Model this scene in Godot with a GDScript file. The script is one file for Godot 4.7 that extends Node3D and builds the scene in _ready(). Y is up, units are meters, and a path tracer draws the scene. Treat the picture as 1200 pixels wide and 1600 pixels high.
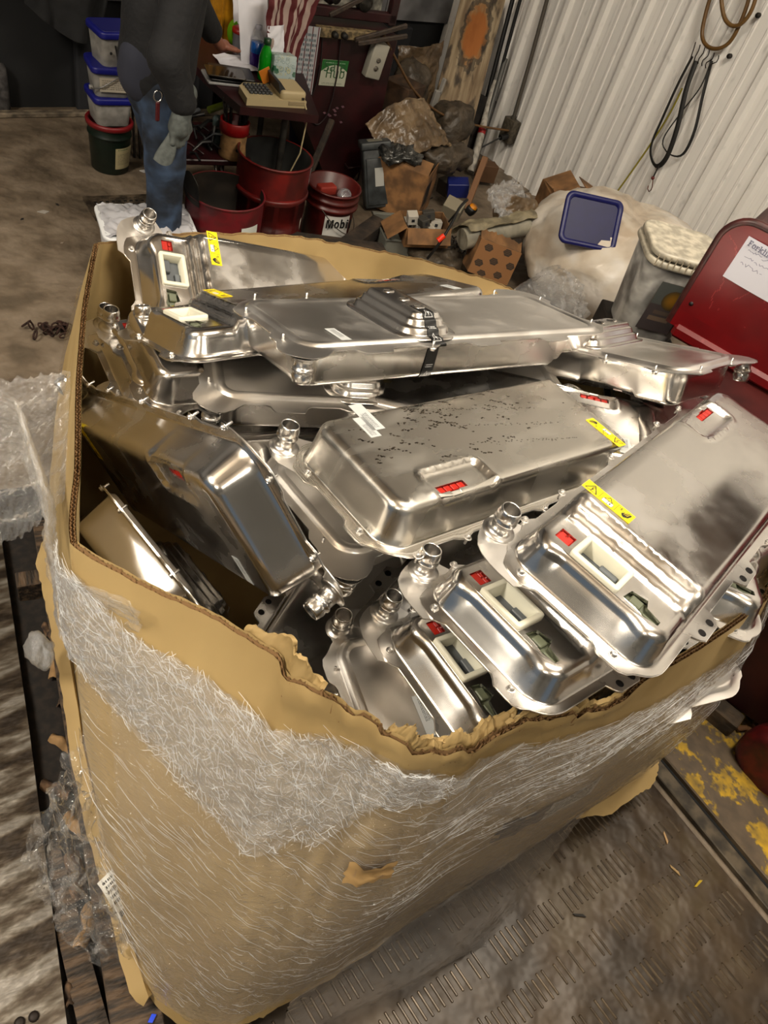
extends Node3D
# A gaylord box of stamped metal battery covers on a workshop floor. Units are metres, y up; x runs towards the ribbed wall, -z towards the back wall.

const TAU_ := PI * 2.0
var used := {}
var mats := {}
var rng := RandomNumberGenerator.new()

class MB:
	var st := SurfaceTool.new()
	var n := 0
	func _init() -> void:
		st.begin(Mesh.PRIMITIVE_TRIANGLES)
		st.set_smooth_group(0)
	func s(g: int) -> void:
		st.set_smooth_group(g)
	func v(p: Vector3, u: Vector2) -> void:
		st.set_uv(u)
		st.add_vertex(p)
	func t(a: Vector3, b: Vector3, c: Vector3, ua := Vector2.ZERO, ub := Vector2.ZERO, uc := Vector2.ZERO) -> void:
		v(a, ua)
		v(c, uc)
		v(b, ub)
		n += 1
	func q(a: Vector3, b: Vector3, c: Vector3, d: Vector3, u0 := Vector2(0, 0), u1 := Vector2(1, 0), u2 := Vector2(1, 1), u3 := Vector2(0, 1)) -> void:
		t(a, b, c, u0, u1, u2)
		t(a, c, d, u0, u2, u3)
	# bevelled box
	func box(c: Vector3, size: Vector3, bev := 0.004, basis := Basis.IDENTITY) -> MB:
		var h := size * 0.5
		bev = minf(bev, minf(h.x, minf(h.y, h.z)) * 0.98)
		s(-1)
		for ax in 3:
			for sg in [-1.0, 1.0]:
				var b := (ax + 1) % 3
				var d := (ax + 2) % 3
				var o: Array[Vector3] = []
				for k in 4:
					var p := Vector3()
					p[ax] = sg * h[ax]
					p[b] = (h[b] - bev) * ([-1, 1, 1, -1][k])
					p[d] = (h[d] - bev) * ([-1, -1, 1, 1][k])
					o.append(c + basis * p)
				if sg > 0:
					q(o[0], o[1], o[2], o[3])
				else:
					q(o[3], o[2], o[1], o[0], Vector2(0, 1), Vector2(1, 1), Vector2(1, 0), Vector2(0, 0))
		if bev > 0.0:
			for ax in 3:
				var b := (ax + 1) % 3
				var d := (ax + 2) % 3
				for sb in [-1.0, 1.0]:
					for sd in [-1.0, 1.0]:
						var o: Array[Vector3] = []
						for k in 4:
							var p := Vector3()
							p[ax] = (h[ax] - bev) * ([-1, 1, 1, -1][k])
							p[b] = sb * (h[b] - (bev if k >= 2 else 0.0))
							p[d] = sd * (h[d] - (0.0 if k >= 2 else bev))
							o.append(c + basis * p)
						if sb * sd > 0:
							q(o[3], o[2], o[1], o[0])
						else:
							q(o[0], o[1], o[2], o[3])
			for sx in [-1.0, 1.0]:
				for sy in [-1.0, 1.0]:
					for sz in [-1.0, 1.0]:
						var i := Vector3(sx, sy, sz)
						var a := c + basis * (i * Vector3(h.x, h.y - bev, h.z - bev))
						var b2 := c + basis * (i * Vector3(h.x - bev, h.y, h.z - bev))
						var d2 := c + basis * (i * Vector3(h.x - bev, h.y - bev, h.z))
						if sx * sy * sz > 0:
							t(a, b2, d2)
						else:
							t(a, d2, b2)
		s(0)
		return self
	# rings of equal length, counter-clockwise seen from where they go to
	func loft(rings: Array, closed := true, uvw := Vector2(1, 1), flip := false) -> MB:
		for k in rings.size() - 1:
			var r0: PackedVector3Array = rings[k]
			var r1: PackedVector3Array = rings[k + 1]
			var m := r0.size()
			for i in (m if closed else m - 1):
				var j := (i + 1) % m
				var u0 := uvw.x * i / float(m)
				var u1 := uvw.x * (i + 1) / float(m)
				var v0 := uvw.y * k / float(rings.size() - 1)
				var v1 := uvw.y * (k + 1) / float(rings.size() - 1)
				if flip:
					q(r0[i], r1[i], r1[j], r0[j], Vector2(u0, v0), Vector2(u0, v1), Vector2(u1, v1), Vector2(u1, v0))
				else:
					q(r0[i], r0[j], r1[j], r1[i], Vector2(u0, v0), Vector2(u1, v0), Vector2(u1, v1), Vector2(u0, v1))
		return self
	func fan(r: PackedVector3Array, flip := false) -> MB:
		var c := Vector3()
		for p in r:
			c += p
		c /= r.size()
		for i in r.size():
			var j := (i + 1) % r.size()
			if flip:
				t(c, r[j], r[i])
			else:
				t(c, r[i], r[j])
		return self
	# turned shape round y: profile of (radius, height); a repeated point makes a crease
	func lathe(pr: Array, seg := 20, xf := Transform3D.IDENTITY, squash := 1.0) -> MB:
		var g := 1
		s(g)
		for k in pr.size() - 1:
			if pr[k] == pr[k + 1]:
				g += 1
				s(g)
				continue
			var rings := []
			for p in [pr[k], pr[k + 1]]:
				var r := PackedVector3Array()
				for i in seg:
					var a := TAU * i / seg
					r.append(xf * Vector3(cos(a) * p.x, p.y, -sin(a) * p.x * squash))
				rings.append(r)
			var r0: PackedVector3Array = rings[0]
			var r1: PackedVector3Array = rings[1]
			for i in seg:
				var j := (i + 1) % seg
				var ua := Vector2(i / float(seg), k / float(pr.size()))
				var ub := Vector2((i + 1) / float(seg), (k + 1) / float(pr.size()))
				if pr[k].x < 1e-6:
					t(r0[0], r1[j], r1[i], ua, ub, Vector2(ua.x, ub.y))
				elif pr[k + 1].x < 1e-6:
					t(r0[i], r0[j], r1[0], ua, Vector2(ub.x, ua.y), ub)
				else:
					q(r0[i], r0[j], r1[j], r1[i], ua, Vector2(ub.x, ua.y), ub, Vector2(ua.x, ub.y))
		s(0)
		return self
	func tube(pts: Array, r: float, seg := 8, closed := false, flat := 1.0, r_end := -1.0) -> MB:
		var rings := []
		var m := pts.size()
		var up := Vector3(0.31, 0.9, 0.17).normalized()
		for i in m:
			var d: Vector3
			if closed:
				d = pts[(i + 1) % m] - pts[(i + m - 1) % m]
			else:
				d = pts[mini(i + 1, m - 1)] - pts[maxi(i - 1, 0)]
			d = d.normalized()
			if absf(d.dot(up)) > 0.97:
				up = Vector3(0.9, 0.1, -0.4).normalized()
			var b := d.cross(up).normalized()
			var nn := b.cross(d).normalized()
			up = nn
			var ring := PackedVector3Array()
			var rr := r if r_end < 0.0 else lerpf(r, r_end, i / float(m - 1))
			for k in seg:
				var a := TAU * k / seg
				ring.append(pts[i] + (nn * cos(a) * flat + b * -sin(a)) * rr)
			rings.append(ring)
		if closed:
			rings.append(rings[0])
		loft(rings)
		if not closed:
			s(-1)
			fan(rings[0], true)
			fan(rings[m - 1])
			s(0)
		return self
	# flat polygon in x-z, from y0 up to y1, placed by xf
	func prism(poly: PackedVector2Array, y0: float, y1: float, xf := Transform3D.IDENTITY, uv := Transform2D.IDENTITY) -> MB:
		s(-1)
		var ccw := 0.0
		for i in poly.size():
			var a := poly[i]
			var b := poly[(i + 1) % poly.size()]
			ccw += a.x * b.y - b.x * a.y
		var idx := Geometry2D.triangulate_polygon(poly)
		for k in range(0, idx.size(), 3):
			var a := poly[idx[k]]
			var b := poly[idx[k + 1]]
			var c := poly[idx[k + 2]]
			if (b - a).cross(c - a) > 0:
				var w := b
				b = c
				c = w
			t(xf * Vector3(a.x, y1, a.y), xf * Vector3(b.x, y1, b.y), xf * Vector3(c.x, y1, c.y), uv * a, uv * b, uv * c)
			t(xf * Vector3(a.x, y0, a.y), xf * Vector3(c.x, y0, c.y), xf * Vector3(b.x, y0, b.y), uv * a, uv * c, uv * b)
		for i in poly.size():
			var a := poly[i]
			var b := poly[(i + 1) % poly.size()]
			if ccw > 0:
				var w := a
				a = b
				b = w
			q(xf * Vector3(a.x, y0, a.y), xf * Vector3(b.x, y0, b.y), xf * Vector3(b.x, y1, b.y), xf * Vector3(a.x, y1, a.y))
		s(0)
		return self
	# grid of f(u, v), optionally with thickness towards -normal
	func sheet(nu: int, nv: int, f: Callable, thick := 0.0) -> MB:
		var g := []
		for j in nv + 1:
			var row := PackedVector3Array()
			for i in nu + 1:
				row.append(f.call(i / float(nu), j / float(nv)))
			g.append(row)
		var low := []
		if thick > 0.0:
			for j in nv + 1:
				var row := PackedVector3Array()
				for i in nu + 1:
					var du: Vector3 = g[j][mini(i + 1, nu)] - g[j][maxi(i - 1, 0)]
					var dv: Vector3 = g[mini(j + 1, nv)][i] - g[maxi(j - 1, 0)][i]
					row.append(g[j][i] - du.cross(dv).normalized() * thick)
				low.append(row)
		for j in nv:
			for i in nu:
				var a := Vector2(i / float(nu), j / float(nv))
				var b := Vector2((i + 1) / float(nu), (j + 1) / float(nv))
				q(g[j][i], g[j][i + 1], g[j + 1][i + 1], g[j + 1][i], a, Vector2(b.x, a.y), b, Vector2(a.x, b.y))
				if thick > 0.0:
					q(low[j + 1][i], low[j + 1][i + 1], low[j][i + 1], low[j][i], Vector2(a.x, b.y), b, Vector2(b.x, a.y), a)
		if thick > 0.0:
			s(2)
			for i in nu:
				q(low[0][i], low[0][i + 1], g[0][i + 1], g[0][i])
				q(g[nv][i], g[nv][i + 1], low[nv][i + 1], low[nv][i])
			s(3)
			for j in nv:
				q(low[j + 1][0], low[j][0], g[j][0], g[j + 1][0])
				q(low[j][nu], low[j + 1][nu], g[j + 1][nu], g[j][nu])
			s(0)
		return self
	# lumpy ball
	func blob(c: Vector3, r: Vector3, nz: FastNoiseLite, amp: float, seg := 32, basis := Basis.IDENTITY, sq := 1.0) -> MB:
		var rings := []
		var rows := seg / 2
		for j in rows + 1:
			var th := PI * (j / float(rows)) - PI / 2
			var ring := PackedVector3Array()
			for i in seg:
				var a := TAU * i / seg
				var d := Vector3(cos(a) * cos(th), sin(th), -sin(a) * cos(th))
				if sq < 1.0:
					d = Vector3(signf(d.x) * pow(absf(d.x), sq), signf(d.y) * pow(absf(d.y), sq), signf(d.z) * pow(absf(d.z), sq))
				var p := d * r
				p += d * nz.get_noise_3dv(c * 3.0 + p) * amp
				ring.append(c + basis * p)
			rings.append(ring)
		return loft(rings)
	func mesh() -> ArrayMesh:
		st.generate_normals()
		st.index()
		return st.commit()


func numbered(called: String, parent: Node) -> String:
	var key := str(parent.get_instance_id()) + called
	used[key] = used.get(key, -1) + 1
	return called if used[key] == 0 else "%s_%03d" % [called, used[key]]


func part(called: String, m, mat: Material, parent: Node, xf := Transform3D.IDENTITY) -> MeshInstance3D:
	var o := MeshInstance3D.new()
	o.mesh = m.mesh() if m is MB else m
	o.material_override = mat
	o.name = numbered(called, parent)
	o.transform = xf
	parent.add_child(o, true)
	return o


func tag(o: Node, label: String, category: String, group := "") -> Node:
	o.set_meta("label", label)
	o.set_meta("category", category)
	if group:
		o.set_meta("group", group)
	return o


func thing(called: String, label: String, category: String, xf := Transform3D.IDENTITY, group := "") -> Node3D:
	var o := Node3D.new()
	o.name = numbered(called, self)
	o.transform = xf
	add_child(o, true)
	tag(o, label, category, group)
	return o


func one(called: String, label: String, category: String, m, mat: Material, group := "", xf := Transform3D.IDENTITY) -> MeshInstance3D:
	var o := part(called, m, mat, self, xf)
	tag(o, label, category, group)
	return o


func struct(called: String, m, mat: Material, parent: Node = self) -> MeshInstance3D:
	var o := part(called, m, mat, parent)
	if parent == self:
		o.set_meta("kind", "structure")
	return o


func copy(o: Node3D, called: String, xf: Transform3D, label: String, group := "") -> Node3D:
	var c: Node3D = o.duplicate()
	c.name = numbered(called, self)
	c.transform = xf
	add_child(c, true)
	c.set_meta("label", label)
	if group:
		c.set_meta("group", group)
	return c


func at(p: Vector3, yaw := 0.0, pitch := 0.0, roll := 0.0) -> Transform3D:
	return Transform3D(Basis.from_euler(Vector3(deg_to_rad(pitch), deg_to_rad(yaw), deg_to_rad(roll))), p)


# a frame from two directions: x runs along d, y as near to up as it can
func along(p: Vector3, d: Vector3, up := Vector3.UP) -> Transform3D:
	var x := d.normalized()
	var z := x.cross(up).normalized()
	return Transform3D(Basis(x, z.cross(x), z), p)


func noise(freq: float, seed_ := 1, oct := 3) -> FastNoiseLite:
	var n := FastNoiseLite.new()
	n.noise_type = FastNoiseLite.TYPE_SIMPLEX_SMOOTH
	n.frequency = freq
	n.seed = seed_
	n.fractal_octaves = oct
	return n


func ntex(freq: float, seed_: int, ramp: Array, size := 512, oct := 4, normal := 0.0) -> NoiseTexture2D:
	var t := NoiseTexture2D.new()
	t.width = size
	t.height = size
	t.seamless = true
	t.noise = noise(freq, seed_, oct)
	if normal > 0.0:
		t.as_normal_map = true
		t.bump_strength = normal
	else:
		var g := Gradient.new()
		g.offsets = PackedFloat32Array(ramp.map(func(e): return e[0]))
		g.colors = PackedColorArray(ramp.map(func(e): return e[1]))
		t.color_ramp = g
	return t


func mat(col: Color, rough := 0.7, metal := 0.0) -> StandardMaterial3D:
	var key := "%s %.3f %.3f" % [col.to_html(), rough, metal]
	if not mats.has(key):
		var m := StandardMaterial3D.new()
		m.albedo_color = col
		m.roughness = rough
		m.metallic = metal
		m.cull_mode = BaseMaterial3D.CULL_DISABLED
		mats[key] = m
	return mats[key]


const OWN := [13, 21, 31, 81, 83, 84, 85, 124, 125, 152, 162]
var shared := {}


func shared_noise(freq: float, contrast: float, bump := 0.0) -> NoiseTexture2D:
	var f: float = [0.01, 0.02, 0.035][0 if freq < 0.014 else 1 if freq < 0.027 else 2]
	var c := snappedf(clampf(contrast, 0.2, 0.95), 0.15)
	var key := "%.3f %.2f %s" % [f, c if bump == 0.0 else 0.0, bump > 0.0]
	if not shared.has(key):
		if bump > 0.0:
			shared[key] = ntex(f * 2.0, 17, [], 256, 4, 4.0)
		else:
			var l := sqrt(c)
			shared[key] = ntex(f, int(f * 1000.0), [[0.25, Color(l, l, l)], [0.75, Color.WHITE]], 256)
	return shared[key]


# colour mottled by a noise ramp, mapped without uvs
func mottled(cols: Array, freq: float, scale: float, rough := 0.8, metal := 0.0, seed_ := 3, bump := 0.0) -> StandardMaterial3D:
	var key := "%s %f %f %f %f %d" % [cols, freq, scale, rough, metal, seed_]
	if mats.has(key):
		return mats[key]
	var m := StandardMaterial3D.new()
	mats[key] = m
	m.cull_mode = BaseMaterial3D.CULL_DISABLED
	if seed_ in OWN:
		var ramp := []
		for i in cols.size():
			ramp.append([0.25 + 0.5 * i / (cols.size() - 1), cols[i]])
		m.albedo_texture = ntex(freq, seed_, ramp, 256)
	else:
		m.albedo_color = cols[-1]
		m.albedo_texture = shared_noise(freq, (cols[0] as Color).srgb_to_linear().get_luminance() / maxf(0.001, (cols[-1] as Color).srgb_to_linear().get_luminance()))
		m.uv1_offset = Vector3(seed_ * 0.137, seed_ * 0.071, seed_ * 0.213)
	m.uv1_triplanar = true
	m.uv1_scale = Vector3.ONE * scale
	m.roughness = rough
	m.metallic = metal
	if bump > 0.0:
		m.normal_enabled = true
		m.normal_texture = shared_noise(freq, 0.0, bump)
		m.normal_scale = 0.15 * bump
	return m


func tex(img: Image) -> ImageTexture:
	return ImageTexture.create_from_image(img)


func picture(img: Image, rough := 0.55) -> StandardMaterial3D:
	var m := StandardMaterial3D.new()
	m.albedo_texture = tex(img)
	m.roughness = rough
	m.cull_mode = BaseMaterial3D.CULL_DISABLED
	return m


func blank(w: int, h: int, c: Color) -> Image:
	var i := Image.create(w, h, false, Image.FORMAT_RGB8)
	i.fill(c)
	return i


func line(im: Image, a: Vector2, b: Vector2, w: float, c: Color) -> void:
	var n := int(a.distance_to(b)) + 1
	for k in n + 1:
		var p := a.lerp(b, k / float(n))
		im.fill_rect(Rect2i(int(p.x - w / 2), int(p.y - w / 2), maxi(1, int(w)), maxi(1, int(w))), c)


func strokes(im: Image, pts: Array, w: float, c: Color) -> void:
	for k in pts.size() - 1:
		line(im, pts[k], pts[k + 1], w, c)


func fill_poly(im: Image, poly: PackedVector2Array, c: Color) -> void:
	var r := Rect2(poly[0], Vector2.ZERO)
	for p in poly:
		r = r.expand(p)
	for y in range(int(r.position.y), int(r.end.y) + 1):
		for x in range(int(r.position.x), int(r.end.x) + 1):
			if x >= 0 and y >= 0 and x < im.get_width() and y < im.get_height() and Geometry2D.is_point_in_polygon(Vector2(x, y), poly):
				im.set_pixel(x, y, c)


# unreadably small print: rows of short marks
func print_rows(im: Image, r: Rect2i, rows: int, c: Color, seed_ := 5) -> void:
	rng.seed = seed_
	var h := r.size.y / float(rows)
	for k in rows:
		var x := r.position.x
		while x < r.end.x - 2:
			var w := rng.randi_range(1, 5)
			im.fill_rect(Rect2i(x, int(r.position.y + k * h), mini(w, r.end.x - x), maxi(1, int(h * 0.55))), c)
			x += w + rng.randi_range(1, 3)


func words(parent: Node, text: String, height: float, xf: Transform3D, m: Material, called := "lettering", font := "Droid Sans", bold := false) -> MeshInstance3D:
	var t := TextMesh.new()
	var f := SystemFont.new()
	f.font_names = PackedStringArray([font])
	f.font_weight = 700 if bold else 400
	t.font = f
	t.text = text
	t.font_size = 32
	t.pixel_size = height / 23.0
	t.depth = 0.0015
	return part(called, t, m, parent, xf)


func rounded(x0: float, x1: float, z0: float, z1: float, r: float, ds := 0.012, cs := 8) -> Array:
	# counter-clockwise from above: [point, outward normal]
	var out := []
	var cs_ := [[Vector2(x1 - r, z0 + r), 0.0], [Vector2(x0 + r, z0 + r), 90.0], [Vector2(x0 + r, z1 - r), 180.0], [Vector2(x1 - r, z1 - r), 270.0]]
	for k in 4:
		for i in cs + 1:
			var a := deg_to_rad(cs_[k][1] + 90.0 * i / cs)
			var nn := Vector2(cos(a), -sin(a))
			out.append([cs_[k][0] + nn * r, nn])
		var nx = cs_[(k + 1) % 4]
		var an := deg_to_rad(cs_[k][1] + 90.0)
		var n2 := Vector2(cos(an), -sin(an))
		var pa: Vector2 = cs_[k][0] + n2 * r
		var pb: Vector2 = nx[0] + n2 * r
		var m := int(pa.distance_to(pb) / ds)
		for i in range(1, m):
			out.append([pa.lerp(pb, i / float(m)), n2])
	return out


func ring(o: Array, off, y) -> PackedVector3Array:
	var r := PackedVector3Array()
	for i in o.size():
		var d: float = off[i] if off is Array else off
		var p: Vector2 = o[i][0] + o[i][1] * d
		var yy: float = y.call(p) if y is Callable else y
		r.append(Vector3(p.x, yy, p.y))
	return r


func rect_ring(x0: float, x1: float, z0: float, z1: float, r: float, y: float, cs := 4) -> PackedVector3Array:
	return ring(rounded(x0, x1, z0, z1, r, 10.0, cs), 0.0, y)


# a box with vertical edges rounded by r and its top and bottom edges by b
func rbox(mb: MB, c: Vector3, size: Vector3, r: float, b: float, xf := Transform3D.IDENTITY, cs := 5, taper := 0.0) -> MB:
	var h := size * 0.5
	var rings := []
	for e in [[b, -h.y, 1.0], [b * 0.3, -h.y + b * 0.3, 1.0], [0.0, -h.y + b, 1.0], [0.0, h.y - b, 0.0], [b * 0.3, h.y - b * 0.3, 0.0], [b, h.y, 0.0]]:
		var sh: float = e[0] + taper * e[2]
		var rr := PackedVector3Array()
		for p in rect_ring(-h.x + sh, h.x - sh, -h.z + sh, h.z - sh, maxf(0.001, r - e[0]), e[1], cs):
			rr.append(xf * (c + p))
		rings.append(rr)
	mb.loft(rings)
	mb.s(5)
	mb.fan(rings[0], true)
	mb.fan(rings[5])
	mb.s(0)
	return mb


func _ready() -> void:
	setup()
	room()
	ground()
	pallet_and_box()
	trays()
	film()
	left_side()
	left_background()
	person()
	bench()
	wall_pile()
	right_side()


func setup() -> void:
	var cam := Camera3D.new()
	cam.name = "camera"
	cam.transform = Transform3D(Basis(Vector3(0.801938, 0.238588, 0.547696), Vector3(0.282758, 0.656008, -0.699786), Vector3(-0.526254, 0.716051, 0.458615)), Vector3(0, 2.3, 0))
	cam.fov = 67.38
	cam.near = 0.05
	add_child(cam)
	cam.current = true
	var env := Environment.new()
	env.background_mode = Environment.BG_COLOR
	env.background_color = Color(0.5, 0.56, 0.62)
	env.background_energy_multiplier = 0.6
	env.tonemap_mode = Environment.TONE_MAPPER_LINEAR
	env.tonemap_exposure = 0.88
	env.sdfgi_enabled = true
	env.ssao_enabled = true
	env.ssil_enabled = true
	var we := WorldEnvironment.new()
	we.name = "surroundings"
	we.environment = env
	add_child(we)
	# bay lights under the roof: a glowing panel and an area light of the same size below it
	for e in LAMPS:
		bay_light(e[0], e[1], e[2], e[3], e[4])


const LAMPS := [
	[Vector3(-2.3, 4.3, -1.5), Vector2(1.6, 0.55), 30.0, 30.0, "bay light hanging above the left of the cardboard box"],
	[Vector3(2.3, 4.3, -0.4), Vector2(1.6, 0.6), 17.0, 10.0, "bay light hanging nearest the ribbed wall"],
	[Vector3(0.8, 4.3, 2.3), Vector2(1.6, 0.6), 5.0, 0.0, "bay light hanging behind the camera, towards the ribbed wall"],
	[Vector3(-2.4, 4.3, 1.6), Vector2(1.6, 0.6), 5.0, 0.0, "bay light hanging behind the camera, towards the side door"],
]


func bay_light(p: Vector3, size: Vector2, energy: float, yaw: float, label: String) -> void:
	var t := thing("ceiling_light", label, "light", at(p, yaw))
	part("housing", rbox(MB.new(), Vector3(0, 0.05, 0), Vector3(size.x + 0.06, 0.08, size.y + 0.06), 0.03, 0.015), mat(Color(0.7, 0.7, 0.7), 0.4), t)
	var m := StandardMaterial3D.new()
	m.albedo_color = Color(1, 1, 1)
	m.emission_enabled = true
	m.emission = Color(1.0, 0.96, 0.89)
	m.emission_energy_multiplier = 3.0
	part("diffuser", MB.new().box(Vector3(0, 0.004, 0), Vector3(size.x, 0.012, size.y), 0.002), m, t)
	var l := AreaLight3D.new()
	l.name = "lamp"
	l.area_size = size
	l.light_energy = energy
	l.light_color = Color(1.0, 0.96, 0.89)
	l.shadow_enabled = true
	l.area_range = 30.0
	l.position = Vector3(0, -0.012, 0)
	l.rotation = Vector3(-PI / 2, 0, 0)
	t.add_child(l)
	# upward glow added to brighten the roof that the metal reflects
	part("added_upper_glow", MB.new().box(Vector3(0, 0.095, 0), Vector3(size.x, 0.012, size.y), 0.002), m, t)
	var u: AreaLight3D = l.duplicate()
	u.name = "added_uplight"
	u.light_energy = energy * 0.7
	u.position = Vector3(0, 0.112, 0)
	u.rotation = Vector3(PI / 2, 0, 0)
	t.add_child(u)
	for x in [-0.5, 0.5]:
		part("hanger", MB.new().tube([Vector3(x * size.x, 0.08, 0), Vector3(x * size.x, 0.86, 0)], 0.006, 6), mat(Color(0.4, 0.4, 0.4), 0.4, 0.8), t)


# ------------------------------------------------------------------ the hall
const WX := 4.62
const WZ := -5.1


func room() -> void:
	var white := mottled([Color(0.80, 0.785, 0.76), Color(0.84, 0.83, 0.81), Color(0.86, 0.855, 0.845)], 0.02, 0.6, 0.42, 0.0, 21)
	white.uv1_triplanar = false
	white.uv1_scale = Vector3.ONE
	var im := blank(1024, 512, Color.WHITE)
	var nz := noise(0.05, 5)
	var n2 := noise(0.02, 6)
	for x in 1024:
		var a := 0.5 + 0.5 * nz.get_noise_1d(x * 1.3)
		var b := maxf(0.0, nz.get_noise_1d(x * 4.0 + 700.0) - 0.2)
		for y in 512:
			var m := 0.5 + 0.5 * n2.get_noise_2d(x * 0.35, y * 0.25)
			var sp := n2.get_noise_2d(x * 3.0 + 50.0, y * 3.0)
			var v := 0.86 - 0.05 * a * m - 0.16 * b * m - (0.10 * (sp - 0.42) * 3.0 if sp > 0.42 else 0.0)
			v -= 0.05 * smoothstep(0.75, 1.0, y / 512.0) * m
			im.set_pixel(x, y, Color(v, v * 0.988, v * 0.968))
	white.albedo_texture = tex(im)
	var wall := Node3D.new()
	wall.name = "wall_right"
	wall.set_meta("kind", "structure")
	add_child(wall)
	# ribbed sheets, each lapping the next
	var z := 3.6
	var k := 0
	while z > WZ - 0.1:
		var prof: Array[Vector2] = []
		var w := 0.91
		for r in 3:
			var b := r * w / 3.0
			for e in [[0.0, 0.0], [0.018, 0.028], [0.052, 0.028], [0.07, 0.0], [0.125, 0.0], [0.131, 0.006], [0.145, 0.006], [0.151, 0.0], [0.215, 0.0], [0.221, 0.006], [0.235, 0.006], [0.241, 0.0]]:
				prof.append(Vector2(b + e[0], e[1]))
		prof.append(Vector2(w + 0.012, 0.001))
		var mb := MB.new()
		mb.s(-1)
		for i in prof.size() - 1:
			for d in [0.0, 0.004]:
				var a := Vector3(WX - prof[i].y + d, 0, z - prof[i].x)
				var b := Vector3(WX - prof[i + 1].y + d, 0, z - prof[i + 1].x)
				var up := Vector3(0, 5.2, 0)
				var u0 := (k * w + prof[i].x) * 0.22
				var u1 := (k * w + prof[i + 1].x) * 0.22
				if d == 0.0:
					mb.q(b, a, a + up, b + up, Vector2(u1, 1), Vector2(u0, 1), Vector2(u0, 0), Vector2(u1, 0))
				else:
					mb.q(a, b, b + up, a + up)
		struct("wall_sheet", mb, white, wall)
		z -= w
		k += 1
	part("backing", MB.new().box(Vector3(WX + 0.08, 2.6, -0.75), Vector3(0.12, 5.2, 8.9), 0.0), mat(Color(0.5, 0.5, 0.48), 0.9), wall)
	# back wall: light boards over a dark ribbed band
	var back := Node3D.new()
	back.name = "wall_back"
	back.set_meta("kind", "structure")
	add_child(back)
	part("backing", MB.new().box(Vector3(0.3, 2.6, WZ - 0.13), Vector3(9.0, 5.2, 0.12), 0.0), mat(Color(0.06, 0.065, 0.075), 0.85), back)
	var grey := mottled([Color(0.33, 0.34, 0.37), Color(0.42, 0.43, 0.45), Color(0.50, 0.50, 0.51)], 0.01, 0.8, 0.6, 0.0, 8)
	var x := -4.0
	rng.seed = 4
	while x < 4.2:
		var w2 := 0.62 if x > 0.9 and x < 1.4 else 0.8
		part("wall_board", MB.new().box(Vector3(x + w2 / 2, 0.86, WZ - 0.045), Vector3(w2 - 0.008, 0.46, 0.03), 0.004), grey, back)
		part("wall_board", MB.new().box(Vector3(x + w2 / 2 + 0.1, 2.1, WZ - 0.05), Vector3(w2 - 0.008, 1.56, 0.03), 0.004), grey, back)
		part("lower_post", MB.new().box(Vector3(x + 0.2, 0.3, WZ - 0.02), Vector3(0.13, 0.6, 0.06), 0.012), mat(Color(0.12, 0.125, 0.14), 0.8), back)
		part("lower_block", rbox(MB.new(), Vector3(x + 0.45, 0.14, WZ - 0.01), Vector3(0.16, 0.28, 0.08), 0.03, 0.03), mottled([Color(0.16, 0.16, 0.17), Color(0.3, 0.29, 0.29)], 0.03, 2.0, 0.9), back)
		part("upper_post", MB.new().box(Vector3(x + 0.3, 1.2, WZ - 0.04), Vector3(0.09, 0.2, 0.05), 0.01), mat(Color(0.2, 0.2, 0.22), 0.8), back)
		x += w2
	part("wall_sheet", MB.new().box(Vector3(0.3, 4.1, WZ - 0.05), Vector3(8.6, 2.3, 0.03), 0.004), grey, back)
	struct("trim_1", MB.new().box(Vector3(0.2, 0.015, WZ + 0.05), Vector3(8.6, 0.03, 0.05), 0.006), mottled([Color(0.25, 0.22, 0.18), Color(0.5, 0.45, 0.38)], 0.02, 2.0, 0.7))
	# the sides behind the camera
	var dull := mottled([Color(0.30, 0.30, 0.30), Color(0.42, 0.42, 0.41)], 0.01, 0.3, 0.8, 0.0, 9)
	var left := Node3D.new()
	left.name = "wall_left"
	left.set_meta("kind", "structure")
	add_child(left)
	for e in [[-4.15, 2.1, 0.0, 5.2], [2.35, 2.7, 0.0, 5.2], [-1.05, 4.1, 3.2, 2.0]]:
		part("wall_sheet", MB.new().box(Vector3(-4.06, e[2] + e[3] / 2, e[0]), Vector3(0.12, e[3], e[1]), 0.0), dull, left)
	var front := Node3D.new()
	front.name = "wall_front"
	front.set_meta("kind", "structure")
	add_child(front)
	for e in [[-2.55, 2.9, 0.0, 5.2], [2.55, 4.2, 0.0, 5.2], [-0.325, 1.55, 2.3, 2.9]]:
		part("wall_sheet", MB.new().box(Vector3(e[0], e[2] + e[3] / 2, 3.7), Vector3(e[1], e[3], 0.12), 0.0), dull, front)
	struct("ceiling", MB.new().box(Vector3(0.3, 5.27, -0.75), Vector3(9.0, 0.12, 9.0), 0.0), mat(Color(0.72, 0.66, 0.58), 0.85))
	for i in 5:
		struct("trim_%d" % (i + 2), MB.new().box(Vector3(0.3, 5.12, -4.2 + i * 1.7), Vector3(8.8, 0.18, 0.1), 0.01), mat(Color(0.32, 0.3, 0.29), 0.7))


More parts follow.
